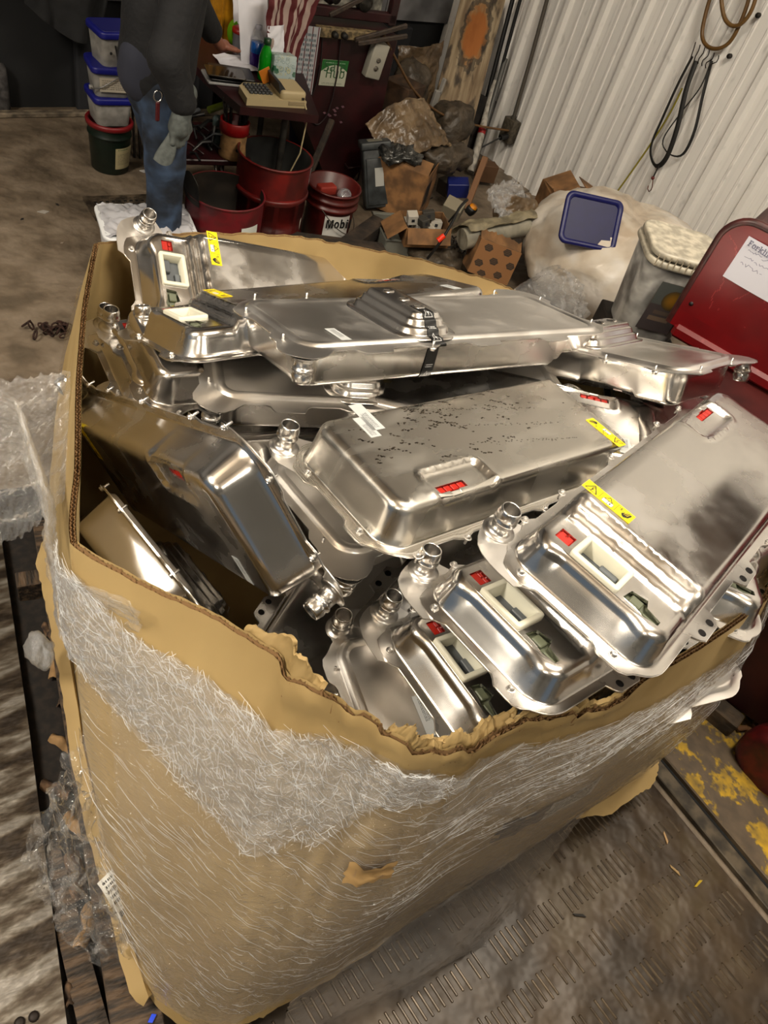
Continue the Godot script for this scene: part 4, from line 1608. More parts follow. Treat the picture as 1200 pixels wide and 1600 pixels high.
	var cloth := mottled([Color(0.035, 0.038, 0.052), Color(0.05, 0.053, 0.068)], 0.02, 2.5, 0.85, 0.0, 101, 3.0)
	part("jacket", mb, cloth, o)
	mb = MB.new()
	skin(mb, [[pel + Vector3(-0.04, 0.0, 0.02), pel + Vector3(-0.03, 0.05, 0.03), 0.135, 0.14]], 0.016, 0.05)
	part("shirt_tail", mb, mat(Color(0.15, 0.16, 0.21), 0.9), o)
	mb = MB.new()
	skin(mb, [[pel, pel + Vector3(0, -0.08, 0), 0.14, 0.13], [hip_r, rk, 0.115, 0.088], [rk, ra + Vector3(0, 0.03, 0), 0.085, 0.078], [hip_l, lk, 0.115, 0.088], [lk, la + Vector3(0, 0.03, 0), 0.08, 0.075]], 0.014, 0.03)
	var denim := mottled([Color(0.05, 0.085, 0.15), Color(0.10, 0.15, 0.24), Color(0.20, 0.27, 0.37)], 0.008, 2.0, 0.85, 0.0, 102, 5.0)
	part("jeans", mb, denim, o)
	for a in [ra, la]:
		mb = MB.new()
		skin(mb, [[a + Vector3(0, 0.02, 0), a + Vector3(0.0, -0.04, 0), 0.055, 0.05], [a + Vector3(-0.03, -0.05, 0), a + Vector3(0.17, -0.055, 0), 0.038, 0.035]], 0.012, 0.02)
		part("boot", mb, mat(Color(0.05, 0.04, 0.03), 0.7), o)
	mb = MB.new()
	skin(mb, [[head + Vector3(-0.03, 0.05, 0), head + Vector3(0.02, 0.06, 0), 0.1, 0.085], [head + Vector3(-0.06, 0.0, 0), head + Vector3(-0.05, -0.05, 0), 0.07, 0.05]], 0.012, 0.02)
	part("hair", mb, mat(Color(0.05, 0.035, 0.025), 0.8), o)
	for s in [-1, 1]:
		part("eye", MB.new().lathe([Vector2(0, -0.011), Vector2(0.008, -0.008), Vector2(0.011, 0), Vector2(0.008, 0.008), Vector2(0, 0.011)], 12), mat(Color(0.8, 0.8, 0.8), 0.2), o, at(head + Vector3(0.088, 0.012, s * 0.033)))
	part("mouth", MB.new().box(head + Vector3(0.088, -0.078, 0), Vector3(0.012, 0.008, 0.045), 0.003), mat(Color(0.42, 0.2, 0.17), 0.6), o)
	# gloved right hand with its five fingers curled round a second glove
	var glove := mottled([Color(0.24, 0.25, 0.25), Color(0.32, 0.34, 0.33)], 0.03, 4.0, 0.8, 0.0, 103)
	var down := (Vector3(1.478, 0.778, -3.130) - rw).normalized()
	var fw := Vector3(0.5, 0, 0.85)
	fw = (fw - down * fw.dot(down)).normalized()
	var ac := down.cross(fw).normalized()
	var gb := [[rw - down * 0.05, rw + down * 0.03, 0.045, 0.038], [rw + down * 0.03, rw + down * 0.09, 0.04, 0.046], [rw + down * 0.06 + ac * 0.022, rw + down * 0.10 + ac * 0.026, 0.03, 0.024], [rw + down * 0.06 - ac * 0.022, rw + down * 0.10 - ac * 0.026, 0.03, 0.024]]
	for i in 4:
		var r0 := rw + down * 0.115 + ac * (-0.036 + i * 0.024)
		var ln: float = [0.04, 0.047, 0.045, 0.036][i]
		var r1 := r0 + (down + fw * 0.25).normalized() * ln
		var r2 := r1 + (down * 0.4 - fw * 0.9).normalized() * ln * 0.7
		gb.append([r0, r1, 0.0135, 0.0125])
		gb.append([r1, r2, 0.0125, 0.011])
	var t0 := rw + down * 0.05 - ac * 0.045
	gb.append([t0, t0 + (down - ac * 0.5 + fw * 0.2).normalized() * 0.05, 0.017, 0.014])
	gb.append([t0 + (down - ac * 0.5 + fw * 0.2).normalized() * 0.05, t0 + (down * 1.5 - ac * 0.2 + fw * 0.2).normalized() * 0.085, 0.014, 0.011])
	mb = MB.new()
	skin(mb, gb, 0.006, 0.008)
	part("work_glove", mb, glove, o)
	var key := thing("key_ring", "steel key clip with a dark red tag hanging from the jeans", "keys")
	var kc := Vector3(1.403, 0.937, -3.160)
	var circ := []
	for i in 16:
		var a := TAU * i / 16
		circ.append(kc + Vector3(cos(a) * 0.018, sin(a) * 0.022, 0.0))
	part("clip", MB.new().tube(circ, 0.0035, 6, true), mat(Color(0.8, 0.8, 0.8), 0.25, 1.0), key)
	part("tag", MB.new().box(kc + Vector3(0.0, -0.062, 0.0), Vector3(0.018, 0.08, 0.012), 0.004), mat(Color(0.25, 0.03, 0.05), 0.5), key)
	# the second glove, dangling
	var g2 := Vector3(1.433, 0.743, -3.110)
	var gs := MB.new().sheet(16, 16, func(a: float, b: float):
		var w := lerpf(0.018, 0.042, smoothstep(0.15, 0.9, b))
		var ang := (a - 0.5) * PI * 1.5
		return g2 + Vector3(0.04, 0.075, -0.02).lerp(Vector3(-0.03, -0.045, 0.02), b) + Vector3(sin(ang) * w, 0.01 * sin(a * 9.0), cos(ang) * w * 0.5), 0.003)
	one("spare_glove", "empty grey work glove dangling from the person's gloved hand", "glove", gs, glove)


func left_background() -> void:
	# hanging coat
	var nz := noise(1.0, 5, 3)
	var coat := MB.new().sheet(40, 40, func(a: float, b: float):
		var ang := (a - 0.5) * PI * 1.25
		var w := lerpf(0.26, 0.30, b)
		if b > 0.62:
			w *= 1.0 - 0.35 * smoothstep(0.62, 1.0, b)
		var x := sin(ang) * w
		var z := cos(ang) * 0.13 + 0.025 * sin(a * 22.0 + b * 2.0) * b + 0.02 * nz.get_noise_2d(a * 8.0, b * 6.0)
		var low := 0.12 * smoothstep(0.55, 0.15, a)
		return Vector3(1.62, 1.75, -4.92) + Vector3(x, -b * (1.22 - low), z), 0.006)
	var ct := thing("hanging_coat", "dark blue-grey coat hanging in front of the dim back wall, above the white pails", "coat")
	part("coat_body", coat, mottled([Color(0.045, 0.05, 0.06), Color(0.085, 0.09, 0.10)], 0.02, 2.0, 0.9, 0.0, 104), ct)
	var slv := [Vector3(1.40, 1.62, -4.86), Vector3(1.34, 1.30, -4.80), Vector3(1.37, 1.02, -4.78), Vector3(1.42, 0.82, -4.78)]
	part("sleeve", MB.new().tube(slv, 0.09, 14, false, 0.8, 0.065), mottled([Color(0.045, 0.05, 0.06), Color(0.085, 0.09, 0.10)], 0.02, 2.0, 0.9, 0.0, 104), ct)
	part("hook", MB.new().tube([Vector3(1.62, 1.75, -5.09), Vector3(1.62, 1.76, -4.98), Vector3(1.62, 1.80, -4.95)], 0.008, 8), mat(Color(0.3, 0.3, 0.3), 0.4, 0.9), ct)
	# green pail with a red rim and three square pails on it
	var g := Vector3(1.668, 0.000, -4.397)
	var pail := thing("green_pail", "dark green plastic pail with a red rim and paper label, under three square pails", "pail", at(g))
	part("shell", MB.new().lathe([Vector2(0, 0.004), Vector2(0.098, 0), Vector2(0.104, 0.006), Vector2(0.115, 0.2), Vector2(0.115, 0.2), Vector2(0.122, 0.205), Vector2(0.122, 0.212), Vector2(0.117, 0.217), Vector2(0.12, 0.255)], 40), mottled([Color(0.012, 0.06, 0.035), Color(0.025, 0.095, 0.055)], 0.02, 3.0, 0.4, 0.0, 105), pail)
	part("rim", MB.new().lathe([Vector2(0.12, 0.252), Vector2(0.128, 0.255), Vector2(0.131, 0.275), Vector2(0.124, 0.283), Vector2(0.112, 0.28), Vector2(0.106, 0.2), Vector2(0.09, 0.01), Vector2(0, 0.01)], 40), mat(Color(0.42, 0.05, 0.07), 0.45), pail)
	var lab := blank(128, 128, Color(0.62, 0.58, 0.44))
	print_rows(lab, Rect2i(14, 8, 70, 10), 1, Color(0.1, 0.3, 0.12), 2)
	print_rows(lab, Rect2i(14, 36, 96, 70), 8, Color(0.4, 0.38, 0.3), 4)
	part("paper_label", MB.new().sheet(10, 2, func(a: float, b: float):
		var t := lerpf(-0.9, 0.15, a)
		var r := 0.1205 - 0.013 * b
		return Vector3(-sin(t) * -1.0 * r + 0.0, 0.16 - 0.12 * b, cos(t) * r) if false else Vector3(sin(t + 0.8) * r, 0.165 - 0.125 * b, cos(t + 0.8) * r), 0.0006), picture(lab), pail)
	var body := mottled([Color(0.44, 0.43, 0.41), Color(0.55, 0.54, 0.52)], 0.02, 2.0, 0.5, 0.0, 106)
	var blue := mat(Color(0.05, 0.07, 0.42), 0.45)
	var rows := [[Vector3(0.0, 0.27, 0.0), 8.0, "white square pail with a blue lid, lowest of the three on the green pail"], [Vector3(0.0, 0.425, 0.0), 3.0, "white square pail with blue lid, paper label and wire handle, middle of three"], [Vector3(0.03, 0.565, -0.01), 14.0, "white square pail with blue lid and black marker writing, top of the three"]]
	for i in 3:
		var t := thing("square_pail", rows[i][2], "pail", at(g + rows[i][0], rows[i][1] - 10.0), "square white pails stacked on the green pail")
		var h := 0.135 if i < 2 else 0.165
		part("body", rbox(MB.new(), Vector3(0, h / 2, 0), Vector3(0.20, h, 0.19), 0.03, 0.008, Transform3D.IDENTITY, 5, 0.012), body, t)
		part("lid", rbox(MB.new(), Vector3(0, h + 0.006, 0), Vector3(0.222, 0.034, 0.212), 0.035, 0.008), blue, t)
		if i == 2:
			part("lid_panel", rbox(MB.new(), Vector3(0, h + 0.022, 0), Vector3(0.185, 0.006, 0.175), 0.02, 0.002), mat(Color(0.09, 0.10, 0.36), 0.5), t)
			words(t, "·V5", 0.075, at(Vector3(0.0, h * 0.48, 0.1), 0, -4, -8), mat(Color(0.04, 0.04, 0.05), 0.7), "marker_writing")
		if i == 1:
			var li := blank(128, 64, Color(0.66, 0.63, 0.57))
			print_rows(li, Rect2i(10, 10, 100, 44), 5, Color(0.35, 0.33, 0.3), 8)
			part("paper_label", MB.new().box(Vector3(0.01, 0.075, 0.0945), Vector3(0.16, 0.075, 0.002), 0.0, Basis(Vector3(1, 0, 0), -0.08)), picture(li), t)
			part("wire_handle", MB.new().tube([Vector3(-0.105, 0.04, 0.05), Vector3(-0.11, 0.045, 0.09), Vector3(-0.06, 0.065, 0.108), Vector3(0.0, 0.10, 0.106), Vector3(0.03, 0.115, 0.1)], 0.003, 6), mat(Color(0.5, 0.5, 0.5), 0.4, 0.8), t)
			part("handle_boss", MB.new().lathe([Vector2(0, -0.01), Vector2(0.012, -0.01), Vector2(0.012, 0.01), Vector2(0, 0.01)], 10, Transform3D(Basis(Vector3(0, 0, 1), PI / 2), Vector3(-0.105, 0.04, 0.05))), body, t)
	# leaning bars between the pails and the person
	rng.seed = 8
	for i in 6:
		var b := g + Vector3(0.19 + i * 0.028, 0.0, -0.10 + 0.02 * (i % 3))
		one("leaning_bar", "%s rusty steel bar from the stacked pails, leaning upright beside the person" % ["first", "second", "third", "fourth", "fifth", "sixth"][i], "bar", MB.new().tube([b, b + Vector3(0.04 + rng.randf() * 0.03, 0.55 + rng.randf() * 0.15, -0.22)], 0.008, 7), mottled([Color(0.07, 0.055, 0.05), Color(0.2, 0.16, 0.13)], 0.03, 3.0, 0.6, 0.6, 107), "steel bars leaning behind the pails")
	# perforated plate on the floor, as a frame and crossing strips
	var gr := thing("drain_plate", "perforated steel drain plate set in the floor behind the box", "grate", along(Vector3(1.582, 0.000, -3.935), Vector3(0.95, 0, 0.05)))
	var steel := mottled([Color(0.22, 0.19, 0.15), Color(0.38, 0.33, 0.27)], 0.02, 2.0, 0.55, 0.4, 108)
	part("frame", MB.new().box(Vector3(0, 0.004, -0.12), Vector3(0.40, 0.008, 0.03), 0.001).box(Vector3(0, 0.004, 0.12), Vector3(0.40, 0.008, 0.03), 0.001).box(Vector3(-0.19, 0.004, 0), Vector3(0.03, 0.008, 0.22), 0.001).box(Vector3(0.19, 0.004, 0), Vector3(0.03, 0.008, 0.22), 0.001), steel, gr)
	part("dark_pit", MB.new().box(Vector3(0, 0.001, 0), Vector3(0.36, 0.002, 0.22), 0.0), mat(Color(0.02, 0.018, 0.015), 0.9), gr)
	for i in 11:
		part("strip", MB.new().box(Vector3(-0.165 + i * 0.033, 0.005, 0), Vector3(0.014, 0.006, 0.22), 0.001), steel, gr)
	for i in 6:
		part("strip", MB.new().box(Vector3(0, 0.005, -0.09 + i * 0.036), Vector3(0.36, 0.005, 0.014), 0.001), steel, gr)
	# rusty chain heap and litter
	var ch := thing("rusty_chain", "small heap of rusty chain on the floor, left of the box", "chain")
	var cp := Vector3(0.847, 0.000, -2.955)
	rng.seed = 31
	for i in 22:
		var c := cp + Vector3(rng.randfn(0, 0.045), 0.012 + rng.randf() * 0.025, rng.randfn(0, 0.025))
		var b := Basis.from_euler(Vector3(rng.randf() * 3, rng.randf() * 6, rng.randf() * 3))
		var l := []
		for k in 10:
			var a := TAU * k / 10
			l.append(c + b * Vector3(cos(a) * 0.022, 0, sin(a) * 0.011))
		part("link", MB.new().tube(l, 0.0045, 6, true), mottled([Color(0.08, 0.045, 0.03), Color(0.22, 0.12, 0.08)], 0.05, 4.0, 0.8, 0.3, 109), ch)
	var bits := [[68, 332, 0.03, Color(0.6, 0.58, 0.55)], [35, 343, 0.012, Color(0.05, 0.05, 0.05)], [145, 327, 0.012, Color(0.6, 0.58, 0.5)], [90, 320, 0.014, Color(0.08, 0.07, 0.06)], [228, 268, 0.03, Color(0.7, 0.7, 0.7)], [100, 380, 0.01, Color(0.5, 0.45, 0.4)]]
	var cs := [Vector3(1.142, 0.000, -3.959), Vector3(1.019, 0.000, -3.908), Vector3(1.400, 0.000, -3.955), Vector3(1.237, 0.000, -4.025), Vector3(1.849, 0.000, -4.326), Vector3(1.134, 0.000, -3.660)]
	var what := ["pale scrap of paper on the bare floor at the left", "black crumb on the bare floor at the far left", "small pale crumb on the floor near the drain plate", "dark crumb on the floor between the scraps", "white scrap on the floor beside the green pail", "tiny tan crumb on the floor behind the box corner"]
	for i in 6:
		var r: float = bits[i][2]
		one("floor_litter", what[i], "litter", MB.new().prism(PackedVector2Array([Vector2(-r, -r * 0.3), Vector2(r * 0.2, -r * 0.6), Vector2(r, 0), Vector2(r * 0.1, r * 0.5)]), 0.0, 0.004), mat(bits[i][3], 0.8), "litter on the bare floor", at(cs[i], i * 40.0))
	# white tote behind the box
	var wt := thing("white_tote", "white plastic tote lined with a bag, just behind the far left rim of the box", "tote", at(Vector3(1.428, 0.280, -3.180) - Vector3(0, 0.28, 0.12), -12))
	part("body", rbox(MB.new(), Vector3(0, 0.14, 0), Vector3(0.42, 0.28, 0.3), 0.04, 0.01, Transform3D.IDENTITY, 5, 0.02), mat(Color(0.78, 0.79, 0.80), 0.4), wt)
	part("rim", rbox(MB.new(), Vector3(0, 0.285, 0), Vector3(0.45, 0.02, 0.33), 0.05, 0.006), mat(Color(0.85, 0.86, 0.87), 0.4), wt)
	part("bag", MB.new().sheet(30, 20, func(a: float, b: float): return Vector3((a - 0.5) * 0.42, 0.30 + 0.03 * nz.get_noise_2d(a * 7.0, b * 7.0) + 0.03 * sin(a * PI) * sin(b * PI), (b - 0.5) * 0.3)), mat(Color(0.66, 0.66, 0.68), 0.35), wt)


func drum_mesh(r: float, h: float, hoops: Array, rim := 0.008) -> MB:
	var pr := [Vector2(0, 0.0), Vector2(r - 0.006, 0.0), Vector2(r, 0.008)]
	for y in hoops:
		pr.append_array([Vector2(r, y - 0.018), Vector2(r + 0.009, y - 0.004), Vector2(r + 0.009, y + 0.004), Vector2(r, y + 0.018)])
	pr.append_array([Vector2(r, h - 0.014), Vector2(r, h - 0.014), Vector2(r + rim, h - 0.010), Vector2(r + rim, h - 0.002), Vector2(r + rim * 0.4, h), Vector2(r - 0.003, h - 0.002)])
	return MB.new().lathe(pr, 48)


func inner_mesh(r: float, h: float, floor_: float) -> MB:
	return MB.new().lathe([Vector2(r - 0.002, h - 0.003), Vector2(r - 0.006, floor_ + 0.01), Vector2(r - 0.02, floor_), Vector2(0, floor_)], 40)


func wrap_label(r: float, y0: float, y1: float, a0: float, a1: float) -> MB:
	return MB.new().sheet(14, 2, func(a: float, b: float):
		var t := lerpf(a0, a1, a)
		return Vector3(sin(t) * r, lerpf(y1, y0, b), cos(t) * r), 0.0006)


func sheetlet(c: Vector3, u: Vector3, v: Vector3, curl: float, seed_: int) -> MB:
	var nz := noise(1.0, seed_, 2)
	var nn := u.cross(v).normalized()
	return MB.new().sheet(14, 14, func(a: float, b: float): return c + u * (a - 0.5) + v * (b - 0.5) + nn * (curl * (sin(a * PI) + 0.5 * sin(b * 3.0 + a)) + curl * 0.7 * nz.get_noise_2d(a * 3.0, b * 3.0)), 0.0012)


func bench() -> void:
	var red := mottled([Color(0.24, 0.025, 0.02), Color(0.36, 0.04, 0.03), Color(0.42, 0.06, 0.045)], 0.012, 1.5, 0.42, 0.0, 121)
	var maroon := mottled([Color(0.10, 0.012, 0.022), Color(0.145, 0.016, 0.03), Color(0.17, 0.022, 0.038)], 0.01, 1.2, 0.45, 0.0, 122)
	var grime := mottled([Color(0.07, 0.06, 0.05), Color(0.13, 0.12, 0.11), Color(0.2, 0.19, 0.17)], 0.02, 2.0, 0.6, 0.3, 123)
	var white := mat(Color(0.82, 0.82, 0.82), 0.6)
	# the two red drums
	var d := thing("red_drum", "tall open red steel drum with two hoops, behind the lower red drum", "drum", at(Vector3(2.192, 0.520, -3.467) - Vector3(0, 0.52, 0)))
	part("shell", drum_mesh(0.192, 0.52, [0.34, 0.10]), red, d)
	part("inside", inner_mesh(0.192, 0.52, 0.05), mottled([Color(0.12, 0.12, 0.12), Color(0.26, 0.26, 0.25)], 0.01, 1.0, 0.45, 0.5, 124), d)
	part("paper_label", wrap_label(0.1935, 0.40, 0.49, 0.95, 1.25), white, d)
	var disc := MB.new().lathe([Vector2(0, 0.002), Vector2(0.045, 0.002), Vector2(0.045, 0)], 24, Transform3D(Basis(Vector3.UP, 0.85) * Basis(Vector3.RIGHT, PI / 2), Vector3(sin(0.85), 0, cos(0.85)) * 0.188 + Vector3(0, 0.19, 0)))
	part("round_label", disc, mat(Color(0.62, 0.60, 0.55), 0.6), d)
	d = thing("red_drum", "lower crimson open drum with torn lid flap and white label, nearest the box", "drum", at(Vector3(1.859, 0.400, -3.352) - Vector3(0, 0.40, 0)))
	part("shell", drum_mesh(0.196, 0.40, [], 0.005), mottled([Color(0.27, 0.02, 0.05), Color(0.40, 0.035, 0.085), Color(0.30, 0.12, 0.10)], 0.012, 1.5, 0.45, 0.0, 125), d)
	part("inside", inner_mesh(0.196, 0.40, 0.04), mottled([Color(0.10, 0.085, 0.07), Color(0.2, 0.17, 0.14)], 0.01, 1.5, 0.6, 0.4, 126), d)
	part("torn_flap", MB.new().sheet(10, 12, func(a: float, b: float):
		var t := lerpf(-1.95, -1.15, a)
		return Vector3(sin(t) * (0.196 + 0.02 * b), 0.36 + b * 0.16 * (0.35 + 0.65 * sin(a * PI * 0.8)), cos(t) * (0.196 + 0.02 * b)), 0.002), grime, d)
	var li := blank(96, 64, Color(0.80, 0.82, 0.80))
	strokes(li, [Vector2(30, 36), Vector2(36, 22), Vector2(42, 36), Vector2(50, 24), Vector2(58, 36), Vector2(66, 24), Vector2(74, 34)], 4, Color(0.1, 0.28, 0.16))
	part("paper_label", wrap_label(0.1975, 0.18, 0.30, 0.0, 0.55), picture(li), d)
	# oil pail
	var p := thing("oil_pail", "red-brown ribbed plastic oil pail with a white lettered label, scraps inside", "pail", at(Vector3(2.589, 0.340, -3.447) - Vector3(0, 0.34, 0)))
	part("shell", MB.new().lathe([Vector2(0, 0), Vector2(0.124, 0), Vector2(0.13, 0.008), Vector2(0.140, 0.23), Vector2(0.140, 0.23), Vector2(0.155, 0.235), Vector2(0.155, 0.25), Vector2(0.143, 0.255), Vector2(0.145, 0.275), Vector2(0.154, 0.28), Vector2(0.154, 0.292), Vector2(0.146, 0.297), Vector2(0.148, 0.325), Vector2(0.158, 0.33), Vector2(0.156, 0.34), Vector2(0.144, 0.338), Vector2(0.140, 0.26), Vector2(0, 0.255)], 44), mottled([Color(0.21, 0.035, 0.025), Color(0.29, 0.055, 0.04)], 0.02, 2.0, 0.4, 0.0, 127), p)
	part("paper_label", wrap_label(0.1395, 0.02, 0.215, -0.75, 0.40), mat(Color(0.72, 0.71, 0.69), 0.5), p)
	var wd := words(p, "Mobil", 0.05, Transform3D(Basis(Vector3.UP, -0.17), Vector3(sin(-0.17), 0, cos(-0.17)) * 0.1415 + Vector3(0, 0.172, 0)), mat(Color(0.03, 0.03, 0.035), 0.5), "lettering", "Droid Sans", true)
	wd.scale = Vector3(0.85, 1, 1)
	var hd := []
	for i in 15:
		var a := lerpf(-0.9, 2.2, i / 14.0)
		hd.append(Vector3(sin(a) * 0.162, 0.25 - 0.15 * sin((a + 0.9) / 3.1 * PI), cos(a) * 0.162))
	part("wire_handle", MB.new().tube(hd, 0.003, 6), mat(Color(0.35, 0.33, 0.3), 0.4, 0.8), p)
	var xf := p.transform
	one("orange_sponge", "orange block lying in the top of the oil pail", "block", rbox(MB.new(), Vector3(-0.035, 0.30, -0.02), Vector3(0.11, 0.05, 0.06), 0.012, 0.008), mat(Color(0.50, 0.12, 0.06), 0.7), "", xf)
	one("glass_jar", "small clear glass jar lying in the top of the oil pail", "jar", MB.new().lathe([Vector2(0, 0), Vector2(0.034, 0), Vector2(0.036, 0.01), Vector2(0.036, 0.06), Vector2(0.028, 0.075), Vector2(0.028, 0.085), Vector2(0.024, 0.085), Vector2(0.024, 0.07), Vector2(0.031, 0.058), Vector2(0, 0.012)], 24), glass(), "", xf * at(Vector3(0.05, 0.285, 0.03), 0, 60, 20))
	# grey metal case leaning beside the pail
	var c := thing("grey_case", "grey lidded steel case standing tilted beside the oil pail, white label on its face", "case", at(Vector3(3.145, 0.020, -3.641) + Vector3(0, 0.0, -0.05), -24, -12, 14))
	var gm := mottled([Color(0.13, 0.14, 0.145), Color(0.22, 0.235, 0.24)], 0.02, 2.0, 0.5, 0.0, 128)
	part("body", rbox(MB.new(), Vector3(0, 0.19, 0), Vector3(0.17, 0.36, 0.10), 0.012, 0.008), gm, c)
	part("front_panel", rbox(MB.new(), Vector3(0, 0.17, 0.052), Vector3(0.14, 0.28, 0.012), 0.008, 0.004), gm, c)
	part("lid", rbox(MB.new(), Vector3(0, 0.38, 0), Vector3(0.19, 0.045, 0.12), 0.012, 0.008), gm, c)
	part("paper_label", MB.new().box(Vector3(0.01, 0.20, 0.0592), Vector3(0.055, 0.11, 0.002), 0.0), mat(Color(0.62, 0.62, 0.60), 0.6), c)
	part("paper_label", MB.new().box(Vector3(0, 0.403, 0.0), Vector3(0.09, 0.002, 0.06), 0.0), mat(Color(0.42, 0.41, 0.36), 0.6), c)
	# bench top
	var b := thing("work_bench", "maroon bench top heaped with papers and bottles, on steel legs", "bench")
	part("top", MB.new().prism(PackedVector2Array([Vector2(2.005, -3.55), Vector2(2.40, -3.44), Vector2(2.86, -4.6), Vector2(2.02, -4.65), Vector2(1.98, -3.9)]), 0.68, 0.72), maroon, b)
	for q in [Vector2(2.28, -3.56), Vector2(2.1, -4.5), Vector2(2.7, -4.5)]:
		part("leg", MB.new().tube([Vector3(q.x, 0, q.y), Vector3(q.x, 0.69, q.y)], 0.018, 8), grime, b)
	part("back_board", MB.new().box(Vector3(2.75, 1.05, -4.55), Vector3(1.5, 0.66, 0.03), 0.004), mottled([Color(0.34, 0.33, 0.31), Color(0.55, 0.54, 0.5)], 0.02, 2.0, 0.8, 0.0, 129), b)
	# adding machine
	var am := thing("adding_machine", "beige desktop adding machine with grey keys and tilted display, at the bench corner", "calculator", along(Vector3(2.223, 0.720, -3.629), Vector3(0.97, 0, 0.12)))
	var beige := mat(Color(0.66, 0.60, 0.46), 0.5)
	part("body", MB.new().prism(PackedVector2Array([Vector2(-0.17, 0.09), Vector2(0.155, 0.09), Vector2(0.155, -0.10), Vector2(-0.12, -0.10), Vector2(-0.16, -0.05)]), 0.0, 0.035), beige, am)
	part("printer_hump", rbox(MB.new(), Vector3(0.085, 0.05, 0.0), Vector3(0.14, 0.05, 0.17), 0.02, 0.012), beige, am)
	part("paper_slot", MB.new().box(Vector3(0.10, 0.022, 0.0905), Vector3(0.09, 0.018, 0.004), 0.001), mat(Color(0.55, 0.49, 0.37), 0.5), am)
	part("switch", MB.new().box(Vector3(0.135, 0.045, 0.087), Vector3(0.014, 0.012, 0.006), 0.001), mat(Color(0.1, 0.08, 0.06), 0.5), am)
	for i in 6:
		for j in 4:
			part("key", MB.new().box(Vector3(-0.125 + i * 0.021, 0.039, -0.062 + j * 0.03), Vector3(0.017, 0.012, 0.022), 0.003), mat(Color(0.20, 0.21, 0.22), 0.5), am)
	part("display_hood", MB.new().prism(PackedVector2Array([Vector2(-0.01, 0), Vector2(0.05, 0), Vector2(-0.02, 0.075), Vector2(-0.03, 0.07)]), -0.085, 0.085, Transform3D(Basis(Vector3(1, 0, 0), Vector3(0, 0, 1), Vector3(0, 1, 0)), Vector3(0.03, 0.035, -0.02))), mat(Color(0.16, 0.17, 0.18), 0.4), am)
	part("display_back", MB.new().box(Vector3(-0.005, 0.078, -0.09), Vector3(0.06, 0.07, 0.004), 0.001, Basis(Vector3(0, 0, 1), 0.5)), mat(Color(0.72, 0.42, 0.10), 0.5), am)
	part("cord", MB.new().tube([Vector3(0.15, 0.02, 0.09), Vector3(0.165, -0.03, 0.11), Vector3(0.15, -0.22, 0.12), Vector3(0.10, -0.38, 0.10)], 0.004, 6), beige, am)
	# patterned tissue box
	var im := blank(128, 128, Color(0.62, 0.68, 0.68))
	rng.seed = 3
	for i in 46:
		var q := Vector2(rng.randf() * 118, rng.randf() * 118)
		var rr := rng.randf_range(3, 11)
		var ring_ := []
		for k in 13:
			ring_.append((q + Vector2(cos(k * 0.52), sin(k * 0.52)) * rr).clamp(Vector2(2, 2), Vector2(125, 125)))
		strokes(im, ring_, 2, Color(0.45, 0.52, 0.52) if i % 3 else Color(0.7, 0.68, 0.5))
	for q in [Vector2(52, 74), Vector2(70, 54), Vector2(84, 66)]:
		fill_poly(im, PackedVector2Array([q + Vector2(-13, 0), q + Vector2(-6, -12), q + Vector2(8, -11), q + Vector2(13, 3), q + Vector2(4, 13), q + Vector2(-9, 10)]), Color(0.10, 0.33, 0.22))
	one("tissue_box", "cube tissue box with pale green leaf pattern, standing behind the adding machine", "box", rbox(MB.new(), Vector3(0, 0.07, 0), Vector3(0.125, 0.14, 0.125), 0.006, 0.006, Transform3D.IDENTITY, 2), picture_tri(im, 7.5), "", at(Vector3(2.383, 0.720, -3.765) + Vector3(0.0, 0, -0.06), -12, -10))
	# bottles
	bottle(Vector3(2.326, 0.720, -4.006), 0.2, [Color(0.18, 0.02, 0.42), Color(0.02, 0.30, 0.62)], "plastic bottle of blue over purple drink, on the bench by the papers", false)
	bottle(Vector3(2.301, 0.720, -3.863), 0.2, [Color(0.03, 0.50, 0.06), Color(0.02, 0.36, 0.06)], "bright green plastic bottle on the bench, right of the blue and purple one", true)
	# papers, tablets and folders
	var yb := thing("yellow_crate", "tall yellow plastic crate standing on the back of the bench", "crate", along(Vector3(2.315, 0.720, -4.339) + Vector3(0.02, 0, -0.12), Vector3(0.97, 0, -0.1)))
	var yel := mottled([Color(0.55, 0.36, 0.01), Color(0.66, 0.45, 0.02)], 0.02, 2.0, 0.5, 0.0, 130)
	part("wall", MB.new().box(Vector3(0, 0.2, -0.12), Vector3(0.26, 0.4, 0.012), 0.003).box(Vector3(-0.125, 0.2, 0), Vector3(0.012, 0.4, 0.25), 0.003).box(Vector3(0.125, 0.2, 0), Vector3(0.012, 0.4, 0.25), 0.003).box(Vector3(0, 0.2, 0.12), Vector3(0.26, 0.4, 0.012), 0.003), yel, yb)
	part("floor", MB.new().box(Vector3(0, 0.006, 0), Vector3(0.25, 0.012, 0.24), 0.0), yel, yb)
	part("hand_slot", MB.new().box(Vector3(-0.098, 0.27, 0.1265), Vector3(0.02, 0.10, 0.003), 0.001), mat(Color(0.03, 0.025, 0.02), 0.8), yb)
	part("corner_rib", MB.new().box(Vector3(-0.07, 0.2, 0.129), Vector3(0.012, 0.38, 0.006), 0.001), yel, yb)
	one("paper_note", "white note taped to the front of the yellow crate", "note", sheetlet(yb.transform * Vector3(0.02, 0.33, 0.131), Vector3(0.07, 0.01, 0.0), Vector3(0.01, 0.09, 0.0), 0.003, 4), white)
